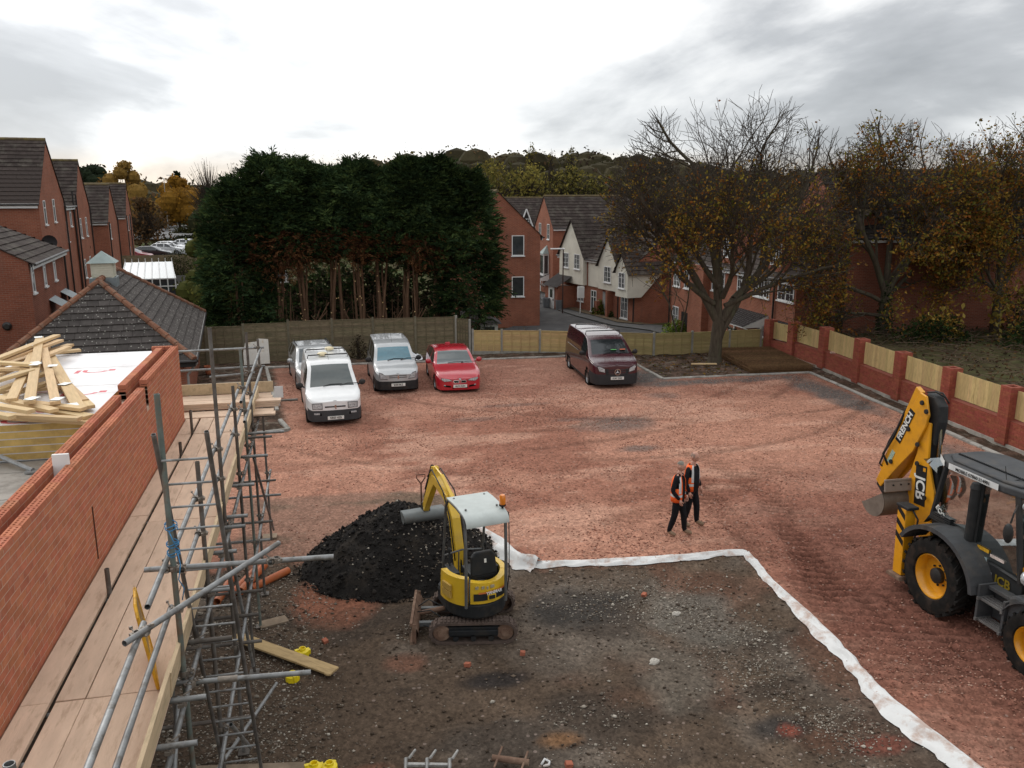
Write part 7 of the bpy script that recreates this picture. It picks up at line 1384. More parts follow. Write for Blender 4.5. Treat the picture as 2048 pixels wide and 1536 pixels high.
def person(label, x, y, rz, pose, hair, mouth=True, scale=1., seated=False):
    p = thing('person', label, 'person', (x, y, pose.get('z', float(yz(x, y)))), rz, 'men on site'); p.scale = (scale,)*3
    J = pose['J']; B = pose['B']; me = skinmesh(J, B, 'pelvis')
    # head: egg with brow, nose, chin, ears; leant on the neck, same mesh as the body
    h = MB(); hc = Vector(pose['head']); P = []
    for i in range(17):
        th = PI*i/16; row = []
        for j in range(25):
            a = 2*PI*j/24; d = Vector((math.sin(th)*math.sin(a), -math.sin(th)*math.cos(a), -math.cos(th))); f = max(0, -d.y)
            r = Vector((.076, .098, .118)); q = Vector((d.x*r.x, d.y*r.y, d.z*r.z))
            if d.z < -.1: q.x *= 1-.30*min(1, (-d.z-.1)); q.y *= 1-.05*(-d.z)
            if f > .6:
                g = lambda cx, cz, sx, sz: math.exp(-((d.x-cx)/sx)**2-((d.z-cz)/sz)**2)
                q.y -= .026*g(0, -.16, .13, .20)+.008*g(0, .20, .6, .09)-.010*(g(.34, .06, .16, .10)+g(-.34, .06, .16, .10))+.012*g(0, -.78, .3, .2)-.006*g(0, -.40, .25, .05)+.006*g(0, -.50, .25, .07)
            row.append(tuple(q))
        P.append(row)
    R_ = Matrix.Translation(hc) @ Matrix.Rotation(rad(pose.get('turn', 0)), 4, 'Z') @ RX(pose.get('nod', 8)); h.grid(P, R_)
    for s in (-1, 1): h.ball((s*.078, .012, -.005), (.012, .022, .034), 8, 6, R_)
    b = bmesh.new(); b.from_mesh(me); me.materials.clear()
    segs = [(Vector(J[a][0]), Vector(J[c][0]), max(MATI.get(a, 1), 0) if MATI.get(a, 1) == MATI.get(c, 1) else MATI.get(c, 1)) for a, c in B]
    def mi(co):
        best = None
        for a, c, k in segs:
            u = c-a; t_ = max(0, min(1, (co-a).dot(u)/max(u.length_squared, 1e-9))); d = (co-a-u*t_).length
            if best is None or d < best[0]: best = (d, k)
        return best[1]
    for f in b.faces: f.material_index = mi(f.calc_center_median()); f.smooth = True
    hm = bpy.data.meshes.new('h'); hm.from_pydata(h.v, [], h.f)
    n0 = len(b.faces); b.from_mesh(hm); b.faces.ensure_lookup_table()
    for f in b.faces[n0:]: f.material_index = 0; f.smooth = True
    for s, hd in pose.get('hands', {}).items():        # palm and five fingers
        w, dr, pn = Vector(hd[0]), Vector(hd[1]).normalized(), Vector(hd[2]).normalized(); q = MB(); sd_ = dr.cross(pn)
        q.path([w, w+dr*.05, w+dr*.09], [.024, .036, .030], 8)
        for k in range(4): bq = w+dr*.085+sd_*(.027-.018*k); ln = (.068, .076, .072, .056)[k]; q.path([bq, bq+dr*ln*.5+pn*.008, bq+dr*ln*.85+pn*.03], [.0095, .0085, .007], 6)
        bq = w+dr*.03+sd_*.03; q.path([bq, bq+sd_*.022+dr*.03+pn*.01, bq+sd_*.02+dr*.06+pn*.02], [.012, .0105, .008], 6)
        hm2 = bpy.data.meshes.new('h'); hm2.from_pydata(q.v, [], q.f); n0 = len(b.faces); b.from_mesh(hm2); b.faces.ensure_lookup_table()
        for f in b.faces[n0:]: f.material_index = 0; f.smooth = True
    bmesh.ops.recalc_face_normals(b, faces=b.faces); b.to_mesh(me); b.free()
    for m_ in (SKIN, CLOTH, BOOT): me.materials.append(m_)
    body = mk('body', me, p)
    # eyes, brows, mouth
    for s in (-1, 1): q = MB(); q.ball((s*.030, -.084, .012), (.010, .008, .006), 8, 6, R_); q.build('eye', INKB, body, smooth=True); q = MB(); q.box((s*.030, -.094, .030), (.034, .012, .006), R_); q.build('eyebrow', hair, body)
    q = MB(); q.box((0, -.096, -.062), (.042, .012, .006), R_); q.build('mouth', mat('lips', (.30, .12, .10), .6), body)
    q = MB(); G = []
    lo = pose.get('hairline', 1.15)
    for i in range(8):
        th = lo*i/7 if pose.get('bald') is None else .9+.75*i/7; G.append([(.0815*math.sin(th)*math.sin(a), .103*math.sin(th)*math.cos(a)+.012*(1 if pose.get('bald') is None else 0), .122*math.cos(th)+.004) for a in (np.linspace(0, 2*PI, 25) if pose.get('bald') is None else np.linspace(-1.9, 1.9, 19))])
    q.grid(G, R_); q.build('hair', hair, p, smooth=True)
    # open vest: front panels and back hung from the shoulders, two tapes
    if pose.get('vest'):
        vb = pose['vest']; q = MB(); R0 = Matrix.Translation(vb['o']) @ Matrix.Rotation(rad(vb.get('lean', 0)), 4, 'X')
        zs = [(.0, .205, .150), (.10, .215, .155), (.13, .215, .156), (.19, .215, .156), (.22, .215, .156), (.34, .215, .155), (.46, .205, .145), (.52, .195, .13), (.575, .15, .105), (.60, .105, .085)]
        aa = [rad(a) for a in np.linspace(vb.get('a0', 38), 360-vb.get('a0', 38), 31)]; G = [[(rx*math.sin(a)*1.0, -ry*math.cos(a)+.01, z) for a in aa] for z, rx, ry in zs]
        for i in range(len(zs)-1):
            for j in range(30):
                am = math.degrees((aa[j]+aa[j+1])/2)
                if zs[i][0] >= .34 and zs[i][0] < .52 and (62 < am < 122 or 238 < am < 298): continue       # arm holes
                tape = (zs[i][0] == .13 and i == 2) or (i == 3 and False) or (i >= 4 and (46 < am < 62 or 298 < am < 314)) or (i == 2)
                q.cur = 1 if tape or (i in (2, 3) and i == 2) else 0; q.add([G[i][j], G[i][j+1], G[i+1][j+1], G[i+1][j]], [(0, 1, 2, 3)], R0)
        o = q.build('hi_vis_vest', [HIVIS, REFL], p, smooth=True, weld=True); sd2 = o.modifiers.new('thick', 'SOLIDIFY'); sd2.thickness = .012; sd2.offset = 1
    return p
MATI = {'pelvis': 1, 'spine': 1, 'chest': 1, 'neckb': 1, 'neck': 0, 'skull': 0, 'shL': 1, 'elL': 1, 'wrL': 1, 'shR': 1, 'elR': 1, 'wrR': 1, 'hdL': 0, 'hdR': 0, 'hipL': 1, 'knL': 1, 'anL': 1, 'hipR': 1, 'knR': 1, 'anR': 1, 'htL': 2, 'tL': 2, 'htR': 2, 'tR': 2}
BONES = [('pelvis', 'spine'), ('spine', 'chest'), ('chest', 'neckb'), ('neckb', 'neck'), ('neck', 'skull'), ('chest', 'shL'), ('shL', 'elL'), ('elL', 'wrL'), ('chest', 'shR'), ('shR', 'elR'), ('elR', 'wrR'), ('pelvis', 'hipL'), ('hipL', 'knL'), ('knL', 'anL'), ('anL', 'tL'), ('pelvis', 'hipR'), ('hipR', 'knR'), ('knR', 'anR'), ('anR', 'tR')]
def standing(footL, footR, elL, wrL, elR, wrR, belly=0.):
    J = {'pelvis': ((0, 0, .95), (.165, .125)), 'spine': ((0, -.015-belly*.3, 1.13), (.165+belly, .125+belly)), 'chest': ((0, 0, 1.33), (.185, .125)), 'neckb': ((0, .015, 1.47), (.085, .075)), 'neck': ((0, -.005, 1.53), .056), 'skull': ((0, -.02, 1.60), .055),
         'shL': ((.185, .01, 1.415), .072), 'elL': (elL, .056), 'wrL': (wrL, .042), 'shR': ((-.185, .01, 1.415), .072), 'elR': (elR, .056), 'wrR': (wrR, .042)}
    for s, (fx, fy_) in (('L', footL), ('R', footR)):
        sg = 1 if s == 'L' else -1; J['hip'+s] = ((sg*.095, 0, .88), .105); J['kn'+s] = ((sg*.10*.5+fx*.5, fy_*.5-.03, .49), .080); J['an'+s] = ((fx, fy_+.02, .09), .062); J['t'+s] = ((fx+sg*.02, fy_-.17, .045), .045)
    return J
J1 = standing((.12, -.16), (-.13, .14), (.275, .05, 1.15), (.20, -.12, .96), (-.28, .06, 1.15), (-.215, -.10, .95))
person('grey-haired man in orange vest and black clothes, standing nearest the digger with hand in pocket', 7.44, 16.16, 48, dict(J=J1, B=BONES, head=(0, -.035, 1.69), nod=6, turn=6, hands={'L': ((.195, -.135, .95), (-.1, -.15, -1), (-1, 0, 0)), 'R': ((-.21, -.115, .94), (.1, -.15, -1), (1, 0, 0))}, vest=dict(o=(0, -.0, .86), a0=34)), HAIRG, scale=.95)
J2 = standing((.12, -.12), (-.12, .10), (.28, .02, 1.14), (.245, -.10, .92), (-.28, .04, 1.14), (-.25, -.06, .91), .02)
person('bald man in orange vest and black jacket, standing behind the grey-haired man', 7.96, 16.60, 40, dict(J=J2, B=BONES, head=(0, -.035, 1.69), nod=8, turn=-4, bald=True, hands={'L': ((.24, -.115, .91), (-.05, -.2, -1), (-1, 0, 0)), 'R': ((-.247, -.07, .90), (.05, -.1, -1), (1, 0, 0))}, vest=dict(o=(0, .0, .90), a0=44)), HAIRB, scale=.98)
J3 = {'pelvis': ((0, -.18, 1.56), (.16, .13)), 'spine': ((0, -.18, 1.74), (.16, .12)), 'chest': ((0, -.2, 1.92), (.18, .12)), 'neckb': ((0, -.2, 2.05), (.08, .07)), 'neck': ((0, -.22, 2.11), .055), 'skull': ((0, -.24, 2.17), .055), 'shL': ((.18, -.2, 2.0), .07), 'elL': ((.26, -.42, 1.78), .055), 'wrL': ((.14, -.72, 1.76), .042), 'shR': ((-.18, -.2, 2.0), .07), 'elR': ((-.26, -.42, 1.78), .055), 'wrR': ((-.14, -.72, 1.76), .042),
      'hipL': ((.10, -.22, 1.52), .10), 'knL': ((.16, -.66, 1.54), .078), 'anL': ((.14, -.85, 1.16), .06), 'tL': ((.14, -1.02, 1.10), .045), 'hipR': ((-.10, -.22, 1.52), .10), 'knR': ((-.16, -.66, 1.54), .078), 'anR': ((-.14, -.85, 1.16), .06), 'tR': ((-.14, -1.02, 1.10), .045)}
op = person('machine operator sitting in the cab of the backhoe loader', JX, JY0, 0, dict(J=J3, B=BONES, head=(0, -.25, 2.27), z=0., nod=4, hands={'L': ((.13, -.735, 1.76), (-.2, -1, -.1), (-.3, 0, -1)), 'R': ((-.13, -.735, 1.76), (.2, -1, -.1), (.3, 0, -1))}), HAIRB)

# ---------------------------------------------------------------- loose things on the ground
PL = mat('scrap_plank', (.46, .33, .17), .85, var=.14, scale=2, stretch=(1, 8, 8), dirt=(.27, .19, .10, .6), dscale=3)
mb = MB(); mb.box((0, 0, 0), (2.15, .225, .036)); mb.box((1.02, -.10, 0), (.08, .06, .03)); o = mb.build('scaffold_plank', PL, bev=.005); o.location = (-.93, 12.98, .09); o.rotation_euler = (rad(3), rad(1.5), math.atan2(-1.28, 1.49)); tag(o, 'loose pale plank lying on the soil beside the scaffold', 'plank')
YP = mat('yellow_plastic', (.78, .60, .01), .4, var=.05)
def ycap(label, x, y, rz):
    c = thing('tube_end_protector', label, 'plastic cap', (x, y, float(yz(x, y))), rz, 'yellow plastic caps on the soil'); mb = MB(); mb.lathe([(.0, .10), (.085, .10), (.105, .085), (.11, .0), (.10, 0), (.095, .08)], 14); mb.box((.10, 0, .05), (.05, .10, .07)); mb.build('cap', YP, c, smooth=40); mb = MB(); mb.lathe([(.04, .101), (.045, .14), (.055, .14), (.06, .101)], 12); mb.box((-.09, .03, .07), (.06, .05, .09)); mb.build('grip', YP, c, smooth=40)
ycap('yellow plastic cap above the loose pale plank', -.62, 13.02, 20); ycap('yellow plastic cap below the loose pale plank', -.76, 12.3, 130)
ycap('left one of the two yellow caps at the bottom edge of the picture', -.42, 10.02, 10); ycap('right one of the two yellow caps at the bottom edge of the picture', -.22, 9.98, 70)
PIPEO = mat('orange_pipe', (.42, .11, .035), .5, var=.15, dirt=(.30, .16, .09, .5), dscale=5)
for i, (x0, y0, x1, y1, z, lab) in enumerate([(-1.95, 15.35, -1.55, 16.45, .09, 'orange drain pipe with its open end towards the viewer'), (-1.78, 15.2, -1.40, 16.3, .20, 'orange drain pipe lying on top of another at the scaffold foot'), (-1.62, 15.55, -.95, 16.2, .07, 'red-orange drain pipe nearest the black spoil heap'), (-2.2, 15.1, -2.0, 16.2, .08, 'orange drain pipe closest to the wall under the scaffold')]):
    o = tb('drain_pipe', (x0, y0, z), (x1, y1, z), PIPEO, .075, None, 14); tag(o, lab, 'pipe', 'orange drain pipes under the scaffold')
POT = mat('terracotta', (.40, .14, .07), .85, var=.15); mb = MB(); mb.lathe([(0, 0), (.13, 0), (.18, .28), (.20, .28), (.20, .34), (.17, .34), (.15, .05), (0, .05)], 14); o = mb.build('plant_pot', POT, smooth=40); o.location = (-4.8, 36.2, .1); tag(o, 'terracotta plant pot near the old fence beyond the scaffold', 'pot')
GR = mat('grab_metal', (.36, .355, .34), .5, metal=.5, var=.25, scale=10, dirt=(.14, .12, .10, .7), dscale=9)
gb = thing('mixer_bracket', 'worn grey metal bracket with prongs at the bottom edge of the soil', 'scrap metal', (1.05, 9.62, 0), -14)
for k, xx in enumerate((-.28, 0, .30)):
    mb = MB(); mb.path([(xx, -.2, .02), (xx-.02, .05, .20), (xx, .18, .10), (xx+.06, .36, .10)], [.02, .024, .022, .018], 6); mb.build('prong', GR, gb, smooth=40)
mb = MB(); mb.box((0, .02, .13), (.62, .05, .04)); mb.box((-.2, -.1, .1), (.2, .16, .02)); mb.build('cross_bar', GR, gb, bev=.006)
bt = thing('pin_tool', 'rusty steel pin with cross handles at the bottom edge of the soil', 'scrap metal', (2.12, 9.55, .05), -22); mb = MB(); mb.tube((-.22, 0, .05), (.28, -.02, .05), .045, n=10); mb.build('shaft', MUDS, bt, smooth=40); mb = MB(); mb.tube((-.16, -.2, .05), (-.12, .2, .08), .015); mb.tube((.2, -.2, .05), (.24, .16, .08), .015); mb.build('handles', MUDS, bt, smooth=40)
mb = MB(); mb.path([(0, 0, .02), (.06, .05, .06), (.12, .02, .03), (.09, -.06, .05), (.02, -.04, .02)], .018, 6); o = mb.build('crumpled_wrapper', GEO, smooth=True); o.location = (2.55, 9.45, 0); tag(o, 'small crumpled white wrapper beside the red half brick', 'litter')
mb = MB(); mb.box((0, 0, .55), (.30, .02, .42)); mb.box((-.0, -.012, .42), (.14, .004, .12)); mb.tube((0, .03, 0), (0, .03, .75), .02); o = mb.build('notice_board', WH); o.location = (-1.7, 30.2, 0); tag(o, 'small white and yellow notice fixed by the far scaffold poles', 'sign')
# ---------------------------------------------------------------- trees, shrubs and woods
def folmat(name, rough=.8, tr=.25, var=.35):
    m = bpy.data.materials.new(name); m.use_nodes = True; t = m.node_tree; t.nodes.clear()
    c = N(t, 'VertexColor', _layer_name='col').outputs[0]; ri = N(t, 'NewGeometry').outputs['Random Per Island']
    c = mixc(t, 1., c, N(t, 'MapRange', Value=ri, i3=1-var, i4=1+var).outputs[0], 'MULTIPLY')
    t.links.new(N(t, 'MixShader', i0=tr, i1=N(t, 'BsdfDiffuse', Color=c, Roughness=rough).outputs[0], i2=N(t, 'BsdfTranslucent', Color=c).outputs[0]).outputs[0], N(t, 'OutputMaterial').inputs[0]); return m
FOL = folmat('foliage'); NEED = folmat('conifer_needles', .9, .12, .4)
BARK = mat('bark', (.085, .068, .050), .95, var=.3, scale=5, stretch=(3, 3, .6), bump=.8, bscale=14, dirt=(.095, .10, .06, .6), dscale=1.3)
TWIG = mat('twig_bark', (.06, .048, .038), .95, var=.25, scale=5)
CBARK = mat('conifer_bark', (.15, .088, .055), .95, var=.35, scale=4, stretch=(4, 4, .5), irand=.2)
CUT = mat('fresh_cut', (.66, .46, .22), .8)
DTW = mat('dead_twig', (.085, .052, .035), .95, var=.3)
def segmesh(name, P0, P1, R0, R1, m, parent, n=5, kind=None, loc=None):
    P0, P1 = np.array(P0, float), np.array(P1, float); R0, R1 = np.array(R0, float), np.array(R1, float); d = P1-P0; d /= np.maximum(np.linalg.norm(d, axis=1, keepdims=True), 1e-6)
    up = np.where(np.abs(d[:, 2:3]) < .9, np.array([[0, 0, 1.]]), np.array([[1., 0, 0]])); a = np.cross(d, up); a /= np.linalg.norm(a, axis=1, keepdims=True); b = np.cross(a, d); k = len(P0)
    an = 2*PI*np.arange(n)/n; ring = a[:, None]*np.cos(an)[None, :, None]+b[:, None]*np.sin(an)[None, :, None]
    V = np.concatenate([P0[:, None]+ring*R0[:, None, None], P1[:, None]+ring*R1[:, None, None]], 1).reshape(-1, 3); i = np.arange(n); j = (i+1) % n
    F = (np.stack([i, j, n+j, n+i], -1)[None]+(np.arange(k)*2*n)[:, None, None]).reshape(-1, 4)
    return numesh(name, V, F, m, parent, smooth=n > 4, kind=kind)
def leafquads(name, P, size, cols, m, parent, flat=0., aspect=.6, kind='stuff', up=None):
    n = len(P); a = nrs.normal(size=(n, 3)); a[:, 2] *= 1-flat; a /= np.linalg.norm(a, axis=1, keepdims=True); b = np.cross(a, nrs.normal(size=(n, 3))); b /= np.linalg.norm(b, axis=1, keepdims=True)
    s = (np.asarray(size)*nrs.uniform(.6, 1.3, n))[:, None]; a = a*s*.5; b = b*s*.5*aspect
    V = np.stack([P-a, P+b-a*.2, P+a, P-b-a*.2], 1).reshape(-1, 3); F = np.arange(4*n).reshape(-1, 4)
    return numesh(name, V, F, m, parent, col={'col': np.repeat(cols, 4, 0)}, kind=kind)
def pick(pal, n, jit=.15): pal = np.array(pal); return pal[nrs.randint(0, len(pal), n)]*(1+nrs.uniform(-jit, jit, (n, 1)))
class Grow:
    def __init__(s, seed): s.rs = np.random.RandomState(seed); s.seg = []; s.tips = []
    def branch(s, p, d, L, r, lvl, mx, spread, kids, wob, upb, env=None):
        rs = s.rs; k = 5 if lvl < 2 else (4 if lvl < 3 else 3); p = np.array(p, float); d = np.array(d, float); r1 = r*.55 if lvl < mx else r*.45; pts = [p]
        for i in range(k):
            d = d+rs.normal(size=3)*wob+np.array([0, 0, upb]); d /= np.linalg.norm(d); q = p+d*L/k; ra, rb = r+(r1-r)*i/k, r+(r1-r)*(i+1)/k
            s.seg.append((p, q, ra, rb, lvl)); p = q; pts.append(p)
            if env is not None and not env(p): break
        if lvl >= mx: s.tips.append(p); return
        n = kids[lvl]
        for c in range(n):
            t = .25+.75*(c+rs.rand()*.8)/n; t = min(t, .99); i = int(t*(len(pts)-1)); i = min(i, len(pts)-2); q = pts[i]+(pts[i+1]-pts[i])*(t*(len(pts)-1)-i); bd = pts[i+1]-pts[i]; bd /= np.linalg.norm(bd)
            o = rs.normal(size=3); o -= bd*o.dot(bd); o /= np.linalg.norm(o); a = spread[lvl]*(.7+.6*rs.rand()); nd = bd*math.cos(a)+o*math.sin(a)
            if env is None or env(q): s.branch(q, nd, L*(.62+.2*rs.rand())*(1-.35*t if lvl < 2 else 1), max(r*.5*(1-.4*t), .006), lvl+1, mx, spread, kids, wob*1.1, upb, env)
        s.branch(pts[-1], d, L*.6, r1*.9, lvl+1, mx, spread, kids, wob, upb, env)
def bare_tree(name, label, x, y, z0, limbs, crown, seed, kids=(6, 6, 5, 4), mx=4, leafpal=None, leafp=.3, trunk=None, leafsize=.16, leafz=None, group='bare autumn trees by the red wall', twig_r=1.):
    t = thing(name, label, 'tree', (x, y, z0), 0, group); G = Grow(seed); cx, cy, cz, rx, ry, rz_ = crown
    env = lambda p: ((p[0]-cx)/rx)**2+((p[1]-cy)/ry)**2+((p[2]-cz)/rz_)**2 < 1.0 or p[2] < cz-rz_*.4 and (p[0]-cx)**2/rx**2+(p[1]-cy)**2/ry**2 < .8
    for (p, d, L, r) in limbs: G.branch(p, d, L, r, 0, mx, (.55, .75, .8, .8, .8), kids, .14, .05, env)
    for (p, q, r0, r1) in trunk or []: G.seg.append((np.array(p, float), np.array(q, float), r0, r1, 0))
    sg = G.seg; lv = np.array([s[4] for s in sg]); A = np.array([s[0] for s in sg]); B = np.array([s[1] for s in sg]); R0 = np.array([s[2] for s in sg]); R1 = np.array([s[3] for s in sg])
    k = lv <= 0; segmesh('trunk', A[k], B[k], R0[k]*1.02, R1[k], BARK, t, 9)
    k = (lv >= 1) & (lv <= 2); segmesh('branches', A[k], B[k], R0[k], R1[k], BARK, t, 5, 'stuff')
    k = lv >= 3; segmesh('twigs', A[k], B[k], np.maximum(R0[k], .009*twig_r), np.maximum(R1[k], .006*twig_r), TWIG, t, 3, 'stuff')
    if leafpal is not None:
        Pt = B[lv >= 3]; w = leafp*np.clip(1-(Pt[:, 2]-(leafz[0] if leafz else cz))/(leafz[1] if leafz else rz_), .02, 1.3); cl = vnoise(Pt[:, 0]+seed, Pt[:, 2]+Pt[:, 1], 1.6, 77, 3); w = w*(.25+1.8*sst(.42, .62, cl)); Pt = Pt[nrs.rand(len(Pt)) < w]
        Pq = np.repeat(Pt, 4, 0)+nrs.normal(size=(len(Pt)*4, 3))*.11; leafquads('leaves', Pq, leafsize, np.repeat(pick(leafpal, len(Pt))*1.25, 4, 0), FOL, t)
    return t
OCH = [(.22, .125, .025), (.17, .085, .02), (.24, .15, .03), (.11, .075, .02), (.19, .07, .018), (.085, .085, .02), (.13, .06, .02)]
big = bare_tree('bare_tree', 'big nearly bare tree with forked trunk in the planting bed', 17.0, 33.85, 0,
    [((.12, .1, 1.9), (-.50, .10, 1), 5.2, .20), ((.14, .12, 2.0), (.0, .25, 1), 5.6, .20), ((.30, .1, 1.95), (.34, -.05, 1), 5.4, .20), ((.34, .12, 1.5), (.75, .15, .9), 5.2, .17), ((-.1, .1, 2.7), (-1.1, .05, .62), 4.8, .13), ((.2, -.05, 3.0), (-.2, -.7, .8), 4.0, .12), ((.2, .2, 3.2), (.6, .7, .8), 4.2, .12), ((.1, .1, 3.4), (-.75, .3, .9), 4.6, .13), ((.4, .1, 2.6), (1.0, -.1, .55), 4.6, .12)],
    (.7, .6, 6.6, 5.5, 4.6, 5.1), 4, (6, 5, 4, 3), 4, OCH+[(.20, .16, .03), (.26, .17, .03)], .34, [((0, 0, -.2), (.02, .02, .35), .40, .29), ((.02, .02, .35), (.08, .06, 1.2), .29, .26), ((.08, .06, 1.2), (.16, .1, 2.0), .27, .26), ((.1, .05, 1.0), (.38, .14, 1.6), .20, .17)], .14, (3.6, 5.6), 'bare autumn trees by the red wall', 1.25)
rt = bare_tree('bare_tree', 'nearly bare ivy-stemmed tree behind the red wall, with rust tinted twigs on top', 26.0, 34.6, .2,
    [((0, 0, 2.6), (-.45, 0, 1), 4.4, .16), ((0, 0, 2.8), (.1, .3, 1), 4.8, .17), ((0, 0, 2.6), (.5, -.1, 1), 4.4, .15), ((0, 0, 2.2), (-.95, -.1, .55), 4.2, .11), ((0, 0, 2.4), (.95, .1, .6), 4.0, .11), ((0, 0, 3.2), (.1, -.7, .7), 3.6, .10), ((0, 0, 1.6), (-1, -.2, .25), 3.4, .09)],
    (.6, 0, 6.0, 4.6, 4.2, 4.8), 9, (6, 5, 4, 3), 4, OCH+[(.16, .14, .03), (.20, .085, .02)]*2, .42, [((0, 0, -.3), (0, 0, 1.4), .30, .24), ((0, 0, 1.4), (0, 0, 3.0), .24, .2)], .15, (4.6, 7.5), twig_r=1.25)
rt3 = bare_tree('bare_tree', 'nearly bare tree at the right edge behind the red wall, with orange leaf patch', 31.8, 34.0, .3,
    [((0, 0, 2.6), (-.4, 0, 1), 4.4, .15), ((0, 0, 2.8), (.1, .3, 1), 4.8, .16), ((0, 0, 2.4), (-.9, -.1, .6), 4.0, .11), ((0, 0, 2.6), (.5, -.1, 1), 4.2, .15), ((0, 0, 1.8), (-.8, -.5, .4), 3.6, .09)],
    (0, 0, 5.8, 4.4, 4.2, 4.7), 14, (6, 5, 4, 3), 4, OCH+[(.24, .11, .02), (.17, .14, .03)]*2, .55, [((0, 0, -.3), (0, 0, 1.4), .28, .22), ((0, 0, 1.4), (0, 0, 3.0), .22, .18)], .15, (5.4, 6.5), twig_r=1.25)
for i, (x, y, h, lab) in enumerate([(21.4, 47.5, 7.0, 'thin bare sapling with two stems in front of the brick terrace'), (24.2, 38.5, 6., 'thin pale double-stemmed sapling behind the first wall pier')]):
    bare_tree('sapling', lab, x, y, float(terr(x, y)), [((0, 0, .2), (-.10, 0, 1), h*.8, .055), ((.06, 0, .2), (.12, 0, 1), h*.75, .05)], (0, 0, h*.55, 1.7, 1.6, h*.6), 30+i, (5, 4, 3), 3, OCH, .25, None, .12, (2, 5), 'thin saplings near the estate')

# --- dark conifer screen, lower branches cut off
def sprays(P, D, L, cols, name, parent, m=NEED, nb=9):
    """flat drooping fans of scale-leaf shoots; P roots, D outward directions, L lengths"""
    n = len(P); D = D/np.linalg.norm(D, axis=1, keepdims=True); sd = np.cross(D, np.array([[0, 0, 1.]])); sd /= np.maximum(np.linalg.norm(sd, axis=1, keepdims=True), 1e-4); sd = sd+nrs.normal(size=(n, 3))*.35; V = []; C = []
    for b in range(nb):
        t = b/(nb-1); ang = (b % 2*2-1)*(.35+.5*nrs.rand(n))*(1 if b < nb-1 else 0); st_ = P+D*(L*t*.75)[:, None]-np.array([0, 0, 1.])*(L*.25*t*t)[:, None]
        dr = D*np.cos(ang)[:, None]+sd*np.sin(ang)[:, None]+nrs.normal(size=(n, 3))*.15-np.array([[0, 0, .25]]); dr /= np.linalg.norm(dr, axis=1, keepdims=True); ln = (L*(.62-.30*t))[:, None]*nrs.uniform(.7, 1.2, (n, 1)); w = np.cross(dr, nrs.normal(size=(n, 3))); w /= np.maximum(np.linalg.norm(w, axis=1, keepdims=True), 1e-4); w *= ln*.115
        V.append(np.stack([st_-w*.4, st_+dr*ln*.5-w, st_+dr*ln, st_+dr*ln*.5+w], 1)); C.append(cols)
    V = np.stack(V, 1).reshape(-1, 3); return numesh(name, V, np.arange(len(V)).reshape(-1, 4), m, parent, col={'col': np.repeat(np.stack(C, 1).reshape(-1, 3), 4, 0)}, kind='stuff')
GRN = [(.026, .044, .018), (.034, .056, .020), (.020, .036, .016), (.050, .074, .025), (.028, .048, .022)]
BRN = [(.15, .068, .032), (.11, .05, .026), (.19, .09, .04), (.08, .042, .024)]
